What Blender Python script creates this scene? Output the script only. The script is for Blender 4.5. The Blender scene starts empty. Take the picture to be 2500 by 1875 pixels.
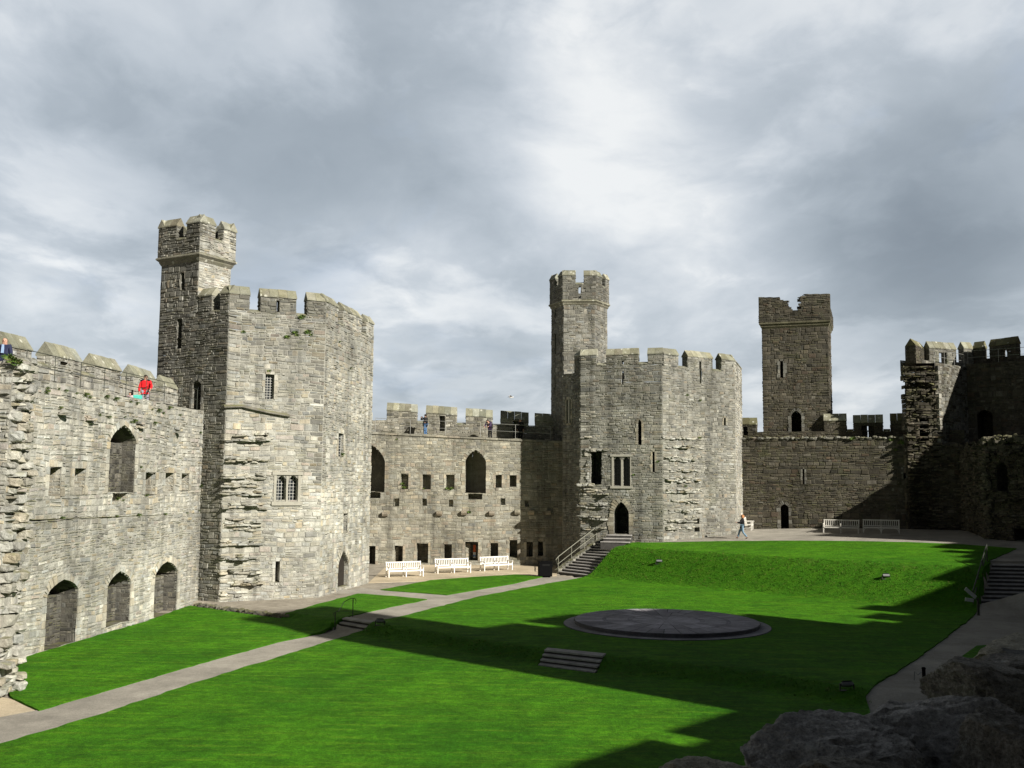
import bpy, bmesh, math, random
import numpy as np
from mathutils import Vector, Matrix, geometry, noise as mnoise
C = bpy.context.scene.collection
rng = random.Random(7)

# ------------------------------------------------------------------ camera
F, CX, CY = 2453.0, 1250.0, 937.5
CAM = np.array((0.0, 0.0, 6.0))
PITCH, ROLL = math.radians(5.65), math.radians(0.45)
_r0 = np.array((1.0, 0, 0)); _f0 = np.array((0, math.cos(PITCH), math.sin(PITCH))); _u0 = np.cross(_r0, _f0)
RIGHT = _r0 * math.cos(ROLL) + _u0 * math.sin(ROLL)
UP = _u0 * math.cos(ROLL) - _r0 * math.sin(ROLL)

def ray(px, py):
    return RIGHT * ((px - CX) / F) + UP * ((CY - py) / F) + _f0

def at_y(px, py, Y):
    d = ray(px, py); return CAM + d * (Y / d[1])

def at_z(px, py, z):
    d = ray(px, py); return CAM + d * ((z - CAM[2]) / d[2])

def zoomed(ox, oy, k):
    return lambda x, y: (ox + x / k, oy + y / k)
# survey sheets of the site photograph (enlargements); each gives photograph coordinates
Z1 = zoomed(0, 780, 3.1904); Z2 = zoomed(0, 1200, 2.4577); Z3 = zoomed(360, 500, 3.3172)
Z4 = zoomed(450, 900, 2.8608); Z5 = zoomed(880, 950, 3.3185); Z6 = zoomed(1300, 620, 3.7696)
Z7 = zoomed(1320, 1000, 3.6875); Z8 = zoomed(1800, 680, 2.37); Z9 = zoomed(2180, 800, 3.0719)
Z10 = zoomed(1800, 1000, 4.2538); M = zoomed(0, 0, 1 / 1.1302); ZB = zoomed(780, 1300, 3.16)
ZK = zoomed(470, 1430, 4.1736)

SUN_AZ = np.array((0.737, -0.676)); SUN_AZ /= np.linalg.norm(SUN_AZ)
SUN_EL = math.radians(28)
SUN = np.array((SUN_AZ[0] * math.cos(SUN_EL), SUN_AZ[1] * math.cos(SUN_EL), math.sin(SUN_EL)))

# ------------------------------------------------------------------ materials
def nmat(name):
    m = bpy.data.materials.new(name); m.use_nodes = True
    nt = m.node_tree; nt.nodes.clear()
    out = nt.nodes.new('ShaderNodeOutputMaterial'); b = nt.nodes.new('ShaderNodeBsdfPrincipled')
    nt.links.new(b.outputs[0], out.inputs[0])
    return m, nt, b

class NT:
    """small wrapper for node graphs"""
    def __init__(s, nt): s.nt = nt
    def n(s, t, **kw):
        n = s.nt.nodes.new(t)
        for k, v in kw.items(): setattr(n, k, v)
        return n
    def link(s, a, b): s.nt.links.new(a, b)
    def val(s, sock, v):
        if hasattr(v, 'links'): s.link(v, sock)
        else: sock.default_value = v
    def math(s, op, a, b=0.0, c=None, clamp=False):
        n = s.n('ShaderNodeMath', operation=op, use_clamp=clamp)
        s.val(n.inputs[0], a); s.val(n.inputs[1], b)
        if c is not None: s.val(n.inputs[2], c)
        return n.outputs[0]
    def vmath(s, op, a, b=(0, 0, 0)):
        n = s.n('ShaderNodeVectorMath', operation=op)
        s.val(n.inputs[0], a); s.val(n.inputs[1], b)
        return n.outputs['Value'] if op in ('DOT_PRODUCT', 'LENGTH') else n.outputs[0]
    def mix(s, f, a, b, mode='MIX'):
        n = s.n('ShaderNodeMix', data_type='RGBA', blend_type=mode)
        s.val(n.inputs[0], f); s.val(n.inputs[6], a); s.val(n.inputs[7], b)
        return n.outputs[2]
    def noise(s, vec, scale, detail=4, rough=0.55, dist=0.0):
        n = s.n('ShaderNodeTexNoise'); s.val(n.inputs['Vector'], vec)
        n.inputs['Scale'].default_value = scale; n.inputs['Detail'].default_value = detail
        n.inputs['Roughness'].default_value = rough; n.inputs['Distortion'].default_value = dist
        return n.outputs['Fac']
    def ramp(s, f, lo, hi, a=0.0, b=1.0):
        n = s.n('ShaderNodeMapRange'); n.clamp = True
        s.val(n.inputs[0], f); n.inputs[1].default_value = lo; n.inputs[2].default_value = hi
        n.inputs[3].default_value = a; n.inputs[4].default_value = b
        return n.outputs[0]
    def rgb(s, v):
        n = s.n('ShaderNodeCombineColor')
        for i in range(3): s.val(n.inputs[i], v if not isinstance(v, tuple) else v[i])
        return n.outputs[0]

def col4(c): return (c[0], c[1], c[2], 1.0)

def stone_material(name, moss=0.25, bump=0.5, streak=0.35, lichen=0.5, upmoss=0.65, lmask=0.52, lsize=0.0):
    m, nt, b = nmat(name); g = NT(nt)
    geo = g.n('ShaderNodeNewGeometry'); pos = geo.outputs['Position']
    at = g.n('ShaderNodeAttribute', attribute_name='stone')
    big = g.math('MULTIPLY', g.ramp(g.noise(pos, 0.13, 5, 0.62), 0.34, 0.66, 0.74, 1.16), g.ramp(g.noise(pos, 0.5, 5, 0.65, .6), 0.3, 0.7, 0.74, 1.16))
    mid = g.ramp(g.noise(pos, 2.6, 5, 0.65), 0.28, 0.75, 0.74, 1.22)
    fine = g.ramp(g.noise(pos, 17.0, 6, 0.7), 0.25, 0.78, 0.66, 1.3)
    mp = g.n('ShaderNodeMapping'); g.link(pos, mp.inputs[0]); mp.inputs['Scale'].default_value = (1.0, 1.0, 0.05)
    st = g.ramp(g.noise(mp.outputs[0], 1.3, 6, 0.72), 0.48, 0.7, 1.0, 1.0 - streak)
    f = g.math('MULTIPLY', g.math('MULTIPLY', big, mid), g.math('MULTIPLY', fine, st))
    c = g.mix(1.0, at.outputs['Color'], g.rgb(f), 'MULTIPLY')
    # green and brown algae patches
    al = g.ramp(g.noise(pos, 0.8, 6, 0.7, 0.4), 0.56, 0.74, 0.0, moss)
    c = g.mix(al, c, col4((0.105, 0.115, 0.05)))
    # crusts of pale lichen
    vo = g.n('ShaderNodeTexVoronoi'); g.link(pos, vo.inputs['Vector']); vo.inputs['Scale'].default_value = 2.4
    vo.inputs['Randomness'].default_value = 1.0
    sp = g.ramp(g.math('ADD', vo.outputs['Distance'], g.math('MULTIPLY', g.noise(pos, 9, 3), 0.16)), 0.13 + lsize, 0.2 + lsize, 1.0, 0.0)
    sp = g.math('MULTIPLY', sp, g.ramp(g.noise(pos, 0.9, 4), lmask, lmask + .1, 0.0, lichen))
    c = g.mix(sp, c, col4((0.5, 0.5, 0.43)))
    # moss where faces look up
    up = g.n('ShaderNodeSeparateXYZ'); g.link(geo.outputs['Normal'], up.inputs[0])
    um = g.math('MULTIPLY', g.ramp(up.outputs[2], 0.45, 0.8), g.ramp(g.noise(pos, 1.8, 5), 0.38, 0.6, 0.0, upmoss))
    c = g.mix(um, c, col4((0.17, 0.17, 0.075)))
    g.link(c, b.inputs['Base Color'])
    b.inputs['Roughness'].default_value = 0.95; b.inputs['Specular IOR Level'].default_value = 0.15
    bp = g.n('ShaderNodeBump'); bp.inputs['Strength'].default_value = bump; bp.inputs['Distance'].default_value = 0.05
    h = g.math('ADD', g.noise(pos, 7, 8, 0.7), g.math('MULTIPLY', g.noise(pos, 30, 4, 0.6), 0.4))
    g.link(h, bp.inputs['Height']); g.link(bp.outputs[0], b.inputs['Normal'])
    return m

def plain(name, c, rough=0.6, metal=0.0, var=0.12, scale=8.0, bump=0.0, spec=0.3):
    m, nt, b = nmat(name); g = NT(nt)
    geo = g.n('ShaderNodeNewGeometry')
    f = g.ramp(g.noise(geo.outputs['Position'], scale, 5, 0.65), 0.25, 0.75, 1 - var, 1 + var)
    g.link(g.mix(1.0, col4(c), g.rgb(f), 'MULTIPLY'), b.inputs['Base Color'])
    b.inputs['Roughness'].default_value = rough; b.inputs['Metallic'].default_value = metal
    b.inputs['Specular IOR Level'].default_value = spec
    if bump:
        bp = g.n('ShaderNodeBump'); bp.inputs['Strength'].default_value = bump; bp.inputs['Distance'].default_value = 0.02
        g.link(g.noise(geo.outputs['Position'], scale * 3, 5), bp.inputs['Height']); g.link(bp.outputs[0], b.inputs['Normal'])
    return m

def grass_material():
    m, nt, b = nmat('mown_grass'); g = NT(nt)
    geo = g.n('ShaderNodeNewGeometry'); pos = geo.outputs['Position']
    at = g.n('ShaderNodeAttribute', attribute_name='stone')
    n1 = g.ramp(g.noise(pos, 0.22, 4, 0.6), 0.3, 0.7)
    c = g.mix(n1, col4((0.034, 0.145, 0.004)), col4((0.070, 0.225, 0.006)))
    mp = g.n('ShaderNodeMapping'); g.link(pos, mp.inputs[0]); mp.inputs['Rotation'].default_value = (0, 0, math.radians(38))
    mp.inputs['Scale'].default_value = (0.16, 1.5, 1)
    n2 = g.ramp(g.noise(mp.outputs[0], 3.0, 7, 0.75), 0.5, 0.72)
    c = g.mix(g.math('MULTIPLY', n2, 0.65), c, col4((0.165, 0.285, 0.016)))
    wv = g.n('ShaderNodeTexWave'); g.link(mp.outputs[0], wv.inputs[0]); wv.inputs['Scale'].default_value = 0.42
    wv.inputs['Distortion'].default_value = 1.5; wv.bands_direction = 'Y'
    c = g.mix(g.math('MULTIPLY', wv.outputs['Fac'], 0.22), c, col4((0.022, 0.105, 0.005)))
    n3 = g.math('MULTIPLY', g.math('MULTIPLY', g.ramp(g.noise(pos, 5, 7, 0.9), 0.38, 0.62, 0.62, 1.35), g.ramp(g.noise(pos, 26, 4, 0.8), 0.36, 0.64, 0.65, 1.35)), g.ramp(g.noise(pos, 1.1, 6, 0.75), 0.34, 0.66, 0.72, 1.25))
    c = g.mix(1.0, c, g.rgb(n3), 'MULTIPLY')
    # rough uncut grass of the banks (stored per vertex where the ground is steep)
    rn = g.noise(pos, 1.7, 6, 0.75)
    rc = g.mix(g.ramp(rn, 0.35, 0.7), col4((0.030, 0.13, 0.005)), col4((0.07, 0.19, 0.009)))
    rc = g.mix(g.ramp(g.noise(pos, 0.9, 5, 0.7), 0.6, 0.78, 0, 0.5), rc, col4((0.15, 0.14, 0.04)))
    rc = g.mix(1.0, rc, g.rgb(g.ramp(g.noise(pos, 11, 5, 0.8), 0.3, 0.7, 0.5, 1.35)), 'MULTIPLY')
    sp = g.n('ShaderNodeSeparateColor'); g.link(at.outputs['Color'], sp.inputs[0])
    c = g.mix(sp.outputs[0], c, rc)
    g.link(c, b.inputs['Base Color']); b.inputs['Roughness'].default_value = 0.9
    b.inputs['Specular IOR Level'].default_value = 0.1
    bp = g.n('ShaderNodeBump'); bp.inputs['Strength'].default_value = 0.8; bp.inputs['Distance'].default_value = 0.06
    g.link(g.math('ADD', g.noise(pos, 22, 6, 0.8), g.math('MULTIPLY', rn, g.math('MULTIPLY', sp.outputs[0], 2.0))), bp.inputs['Height'])
    g.link(bp.outputs[0], b.inputs['Normal'])
    return m

def gravel_material(name, c1, c2, scale=3.0):
    m, nt, b = nmat(name); g = NT(nt)
    geo = g.n('ShaderNodeNewGeometry'); pos = geo.outputs['Position']
    f = g.ramp(g.noise(pos, scale * 0.3, 6, 0.75), 0.36, 0.64)
    c = g.mix(f, col4(c1), col4(c2))
    c = g.mix(1.0, c, g.rgb(g.ramp(g.noise(pos, scale * .12, 5, .7), .35, .65, .8, 1.15)), 'MULTIPLY')
    c = g.mix(1.0, c, g.rgb(g.ramp(g.noise(pos, 26, 6, 0.8), 0.25, 0.75, 0.6, 1.4)), 'MULTIPLY')
    g.link(c, b.inputs['Base Color']); b.inputs['Roughness'].default_value = 0.95
    b.inputs['Specular IOR Level'].default_value = 0.15
    bp = g.n('ShaderNodeBump'); bp.inputs['Strength'].default_value = 0.5; bp.inputs['Distance'].default_value = 0.03
    g.link(g.noise(pos, 35, 5, 0.8), bp.inputs['Height']); g.link(bp.outputs[0], b.inputs['Normal'])
    return m

def attr_material(name, rough=.85):
    m, nt, b = nmat(name); g = NT(nt); at = g.n('ShaderNodeAttribute', attribute_name='stone')
    geo = g.n('ShaderNodeNewGeometry')
    g.link(g.mix(1.0, at.outputs['Color'], g.rgb(g.ramp(g.noise(geo.outputs['Position'], 9, 4), .25, .75, .75, 1.25)), 'MULTIPLY'), b.inputs['Base Color'])
    b.inputs['Roughness'].default_value = rough; b.inputs['Specular IOR Level'].default_value = .15; return m
MS = stone_material('limestone_masonry', streak=0.5, lichen=0.6, lmask=0.47)
MSD = stone_material('dark_weathered_masonry', moss=0.5, lichen=0.35, streak=0.45)
MCAP = stone_material('coping_stone', moss=0.4, streak=0.1, lichen=0.85, upmoss=0.5, lmask=0.42, lsize=0.13)
MROCK = stone_material('rough_rubble', moss=0.3, bump=1.0, streak=0.1, lichen=0.9)
MSLATE = stone_material('slate_paving', moss=0.0, bump=0.15, streak=0.0, lichen=0.1, upmoss=0.0)
MGRASS = grass_material()
MGRAVEL = gravel_material('path_gravel', (0.285, 0.268, 0.232), (0.375, 0.35, 0.302))
MSAND = gravel_material('sandy_gravel', (0.46, 0.385, 0.27), (0.55, 0.47, 0.345))
MRUB = gravel_material('trodden_rubble', (0.25, 0.225, 0.185), (0.37, 0.335, 0.275), 6.0)
MSTEP = plain('step_stone_lit', (0.36, 0.345, 0.33), 0.9, 0, 0.35, 3.0, 0.3)  # treads: sunlight put into the colour, paler than the risers
MSTEPSHADE = plain('step_stone_shaded', (0.062, 0.059, 0.056), 0.9, 0, 0.35, 3.0, 0.3)  # risers: same stone with their shade put into the colour
MWHITE = plain('white_painted_wood', (0.74, 0.72, 0.68), 0.55, 0, 0.1, 5.0)
MGREYW = plain('weathered_teak', (0.62, 0.60, 0.55), 0.7, 0, 0.2, 6.0)
MSTEEL = plain('galvanised_steel', (0.34, 0.34, 0.32), 0.45, 0.6, 0.1)
MRAIL = plain('dull_steel_tube', (0.17, 0.17, 0.135), 0.55, 0.2, 0.15)
MIRON = plain('dark_green_iron', (0.05, 0.055, 0.045), 0.5, 0.3, 0.15)
MBLACK = plain('black_plastic', (0.005, 0.005, 0.0055), 0.8, 0, 0.1, spec=0.04)
MLEAD = plain('window_lead_bars', (0.46, 0.46, 0.43), 0.6, 0, 0.1)
MWFR = plain('dressed_window_stone', (0.32, 0.308, 0.262), 0.9, 0, 0.18, 4.0, 0.3)
MLAMP = plain('grey_lamp_housing', (0.16, 0.165, 0.17), 0.4, 0.2, 0.1)
MLEAF = plain('weed_leaf', (0.055, 0.115, 0.02), 0.7, 0, 0.4, 9.0)
def glass_material():
    m, nt, b = nmat('old_window_glass'); g = NT(nt)
    geo = g.n('ShaderNodeNewGeometry')
    f = g.ramp(g.noise(geo.outputs['Position'], 6.0, 3), 0.3, 0.7, 0.6, 1.4)
    g.link(g.mix(1.0, col4((0.02, 0.024, 0.028)), g.rgb(f), 'MULTIPLY'), b.inputs['Base Color'])
    b.inputs['Roughness'].default_value = 0.18
    return m
MGLASS = glass_material()

# ------------------------------------------------------------------ mesh building
class MB:
    def __init__(s): s.v = []; s.f = []; s.c = []; s.m = []
    def add(s, vs, fs, col=(0.4, 0.4, 0.4), mi=0):
        o = len(s.v); s.v.extend([tuple(map(float, p)) for p in vs])
        for f in fs:
            s.f.append(tuple(o + i for i in f)); s.c.append(col); s.m.append(mi)
    def quad(s, a, b, c, d, col=(0.4, 0.4, 0.4), mi=0): s.add((a, b, c, d), ((0, 1, 2, 3),), col, mi)
    def box(s, c, size, rz=0.0, col=(0.4, 0.4, 0.4), mi=0, taper=1.0, bev=0.0, tilt=None):
        hx, hy, hz = [x / 2 for x in size]
        ca, sa = math.cos(rz), math.sin(rz)
        pts = []
        if bev > 0:
            bb = min(bev, hx * .45, hy * .45, hz * .45)
            rings = [(-hz, hx - bb, hy - bb), (-hz + bb, hx, hy), (hz - bb, hx * taper, hy * taper), (hz, hx * taper - bb, hy * taper - bb)]
        else:
            rings = [(-hz, hx, hy), (hz, hx * taper, hy * taper)]
        for z, x, y in rings:
            for sx, sy in ((-1, -1), (1, -1), (1, 1), (-1, 1)):
                p = Vector((sx * x, sy * y, z))
                if tilt is not None: p = tilt @ p
                pts.append((c[0] + p.x * ca - p.y * sa, c[1] + p.x * sa + p.y * ca, c[2] + p.z))
        fs = [(3, 2, 1, 0)]
        for k in range(len(rings) - 1):
            o = 4 * k
            for i in range(4):
                j = (i + 1) % 4; fs.append((o + i, o + j, o + 4 + j, o + 4 + i))
        o = 4 * (len(rings) - 1); fs.append((o, o + 1, o + 2, o + 3))
        s.add(pts, fs, col, mi)
    def tube(s, pts, r, n=8, col=(0.4, 0.4, 0.4), mi=0, r1=None):
        pts = [Vector(p) for p in pts]; rings = []
        for i, p in enumerate(pts):
            d = (pts[min(i + 1, len(pts) - 1)] - pts[max(i - 1, 0)]).normalized()
            a = d.cross(Vector((0, 0, 1)))
            if a.length < 1e-3: a = Vector((1, 0, 0))
            a.normalize(); b = d.cross(a)
            rr = r if r1 is None else r + (r1 - r) * i / max(1, len(pts) - 1)
            rings.append([p + (a * math.cos(t) + b * math.sin(t)) * rr for t in [2 * math.pi * k / n for k in range(n)]])
        vs = [q for rg in rings for q in rg]; fs = []
        for i in range(len(rings) - 1):
            for k in range(n):
                kk = (k + 1) % n
                fs.append((i * n + k, i * n + kk, (i + 1) * n + kk, (i + 1) * n + k))
        fs.append(tuple(range(n))); fs.append(tuple(reversed(range((len(rings) - 1) * n, len(rings) * n))))
        s.add(vs, fs, col, mi)
    def blob(s, c, r, col=(0.4, 0.4, 0.4), mi=0, seg=10, rough=0.0, seed=0, rot=None, sq=1.0):
        vs = []; fs = []; R = rot or Matrix.Identity(3)
        nr = seg // 2 + 1
        for i in range(nr + 1):
            th = math.pi * i / nr
            for k in range(seg):
                ph = 2 * math.pi * k / seg
                d = Vector((math.sin(th) * math.cos(ph), math.sin(th) * math.sin(ph), math.cos(th)))
                q = 1 + rough * mnoise.noise(d * 1.7 + Vector((seed * 3.1, seed * 1.7, 0)))
                if sq != 1.0: d = Vector([math.copysign(abs(x) ** sq, x) for x in d])
                p = R @ Vector((d.x * r[0] * q, d.y * r[1] * q, d.z * r[2] * q))
                vs.append((c[0] + p.x, c[1] + p.y, c[2] + p.z))
        for i in range(nr):
            for k in range(seg):
                kk = (k + 1) % seg
                fs.append((i * seg + k, (i + 1) * seg + k, (i + 1) * seg + kk, i * seg + kk))
        s.add(vs, fs, col, mi)
    def build(s, name, mats, parent=None, smooth=False, loc=None):
        me = bpy.data.meshes.new(name)
        me.from_pydata(s.v, [], s.f); me.update()
        if not isinstance(mats, (list, tuple)): mats = [mats]
        for m in mats: me.materials.append(m)
        me.polygons.foreach_set('material_index', np.array(s.m, dtype=np.int32))
        ca = me.color_attributes.new('stone', 'FLOAT_COLOR', 'CORNER')
        tot = np.empty(len(s.f), dtype=np.int32); me.polygons.foreach_get('loop_total', tot)
        cc = np.ones((len(s.f), 4), dtype=np.float32)
        if s.c: cc[:, :3] = np.array(s.c, dtype=np.float32)
        ca.data.foreach_set('color', np.repeat(cc, tot, axis=0).ravel())
        if smooth: me.polygons.foreach_set('use_smooth', np.ones(len(s.f), dtype=bool))
        o = bpy.data.objects.new(name, me); C.objects.link(o)
        if parent is not None:
            o.parent = parent
            o.matrix_parent_inverse = Matrix.Translation(parent['_at']).inverted() if '_at' in parent.keys() else Matrix.Identity(4)
        return o

def tag(o, label=None, cat=None, group=None, kind=None):
    if label: o['label'] = label
    if cat: o['category'] = cat
    if group: o['group'] = group
    if kind: o['kind'] = kind
    return o

def thing(name, label, cat, loc, group=None):
    o = bpy.data.objects.new(name, None); C.objects.link(o)
    o.empty_display_size = 0.3
    o.location = tuple(float(x) for x in loc); tag(o, label, cat, group, 'thing')
    o['_at'] = tuple(float(x) for x in loc)
    return o

def copy_tree(src, loc, label=None, rz=0.0):
    """a thing with all its parts and sub-parts, meshes shared"""
    c = src.copy(); C.objects.link(c); c.location = loc; c.rotation_euler[2] = rz
    if label: c['label'] = label
    for ch in list(src.children):
        d = ch.copy(); C.objects.link(d); d.parent = c
        for g in list(ch.children):
            e = g.copy(); C.objects.link(e); e.parent = d
    return c

def local_thing(name, label, cat, group=None):
    """built round the origin, placed afterwards"""
    return thing(name, label, cat, (0, 0, 0), group)

# ------------------------------------------------------------------ masonry
PAL_PALE = [((0.415, 0.408, 0.362), 4), ((0.368, 0.362, 0.326), 3), ((0.460, 0.449, 0.392), 3), ((0.425, 0.392, 0.318), 1.3),
            ((0.300, 0.295, 0.270), 1.4), ((0.41, 0.372, 0.330), 0.8), ((0.50, 0.492, 0.442), 1.1), ((0.45, 0.40, 0.295), 0.35)]
PAL_GREY = [((0.225, 0.220, 0.192), 4), ((0.188, 0.183, 0.160), 3), ((0.268, 0.260, 0.226), 2.5), ((0.23, 0.205, 0.165), 1.0),
            ((0.150, 0.146, 0.130), 1.5), ((0.31, 0.30, 0.265), 0.7)]
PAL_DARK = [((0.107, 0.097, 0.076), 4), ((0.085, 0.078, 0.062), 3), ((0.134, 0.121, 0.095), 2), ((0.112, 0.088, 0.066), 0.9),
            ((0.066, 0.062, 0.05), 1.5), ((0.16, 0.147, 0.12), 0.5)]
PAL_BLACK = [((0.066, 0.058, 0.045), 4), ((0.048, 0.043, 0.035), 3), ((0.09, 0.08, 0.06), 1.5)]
PAL_DARKGREY = [((0.135, 0.128, 0.11), 4), ((0.10, 0.095, 0.083), 3), ((0.18, 0.17, 0.145), 1.5), ((0.07, 0.066, 0.058), 1.5)]  # dark grey stones inside the niche and arched recesses, and for the kerb
PAL_CAP = [((0.31, 0.305, 0.232), 4), ((0.262, 0.258, 0.20), 3), ((0.37, 0.365, 0.295), 2), ((0.22, 0.21, 0.165), 1)]
PAL_CAPD = [((0.17, 0.16, 0.09), 4), ((0.14, 0.13, 0.075), 3), ((0.24, 0.23, 0.165), 1)]
def mortar_of(pal):
    return tuple(x * 0.9 for x in pal[0][0])
def pick(r, pal):
    t = r.random() * sum(w for _, w in pal)
    for c, w in pal:
        t -= w
        if t <= 0: break
    k = max(0.6, r.gauss(1, 0.105)); h = r.gauss(0, 0.018)
    return (c[0] * k * (1 + h), c[1] * k, c[2] * k * (1 - h * 1.5))

class Face:
    """a vertical wall face; p0 -> p1 runs left to right seen from outside"""
    def __init__(s, p0, p1):
        s.p0 = np.array(p0[:2], float); s.p1 = np.array(p1[:2], float)
        d = s.p1 - s.p0; s.L = float(np.linalg.norm(d)); s.d = d / s.L
        s.n = np.array((s.d[1], -s.d[0]))
    def P(s, u, z, o=0.0):
        q = s.p0 + s.d * u + s.n * o
        return (q[0], q[1], z)
    def uz(s, p):
        """photograph point -> (distance along the wall, height)"""
        d = ray(*p); n3 = np.array((s.n[0], s.n[1], 0))
        t = np.dot(np.array((s.p0[0], s.p0[1], 0)) - CAM * np.array((1, 1, 0)), n3) / np.dot(d * np.array((1, 1, 0)), n3)
        q = CAM + d * t
        return float(np.dot(q[:2] - s.p0, s.d)), float(q[2])
    def shifted(s, o, a=0.0, b=0.0):
        return Face(s.p0 + s.n * o - s.d * a, s.p1 + s.n * o + s.d * b)
    def rev(s, o):
        """the same face seen from behind, offset inwards by o"""
        return Face(s.p1 - s.n * o, s.p0 - s.n * o)

def rect_hole(face, a, b, depth=0.9, **kw):
    u0, z1 = face.uz(a); u1, z0 = face.uz(b)
    return dict(u0=min(u0, u1), u1=max(u0, u1), z0=min(z0, z1), z1=max(z0, z1), spring=None, depth=depth, **kw)
def arch_hole(face, a, b, spring, depth=0.9, **kw):
    h = rect_hole(face, a, b, depth, **kw)
    h['spring'] = face.uz(((a[0] + b[0]) / 2, spring[1]))[1]
    return h

def arch_profile(h, n=7):
    """left jamb bottom, up, over the pointed head, down: list of (u, z)"""
    u0, u1, z0, z1 = h['u0'], h['u1'], h['z0'], h['z1']
    if h['spring'] is None: return [(u0, z0), (u0, z1), (u1, z1), (u1, z0)]
    sp = h['spring']; w = (u1 - u0) / 2; um = (u0 + u1) / 2; rise = z1 - sp
    pw = 1.55 if h.get('round') is None else h['round']
    left = []
    for i in range(n + 1):
        t = i / n                                   # t along the height of the head
        k = max(0.0, 1 - t ** pw) ** 0.8 if i < n else 0.0
        left.append((um - w * k, sp + rise * t))
    return [(u0, z0)] + left + [(2 * um - u, z) for u, z in reversed(left[:-1])] + [(u1, z0)]

def hole_rects(h):
    if h['spring'] is None: return [(h['u0'], h['u1'], h['z0'], h['z1'])]
    pr = arch_profile(h, 7); rs = [(h['u0'], h['u1'], h['z0'], h['spring'])]
    left = pr[1:9]; um = (h['u0'] + h['u1']) / 2
    for (ua, za), (ub, zb) in zip(left[:-1], left[1:]):
        um_ = (ua + ub) / 2
        rs.append((um_, 2 * um - um_, za, zb))
    return rs

def subtract(r, hs):
    todo = [r]
    for (a, b, c, d) in hs:
        nxt = []
        for (u0, u1, z0, z1) in todo:
            if a >= u1 or b <= u0 or c >= z1 or d <= z0: nxt.append((u0, u1, z0, z1)); continue
            if a > u0: nxt.append((u0, a, z0, z1))
            if b < u1: nxt.append((b, u1, z0, z1))
            m0, m1 = max(u0, a), min(u1, b)
            if c > z0: nxt.append((m0, m1, z0, c))
            if d < z1: nxt.append((m0, m1, d, z1))
        todo = nxt
    return [q for q in todo if q[1] - q[0] > 1e-3 and q[3] - q[2] > 1e-3]

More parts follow.
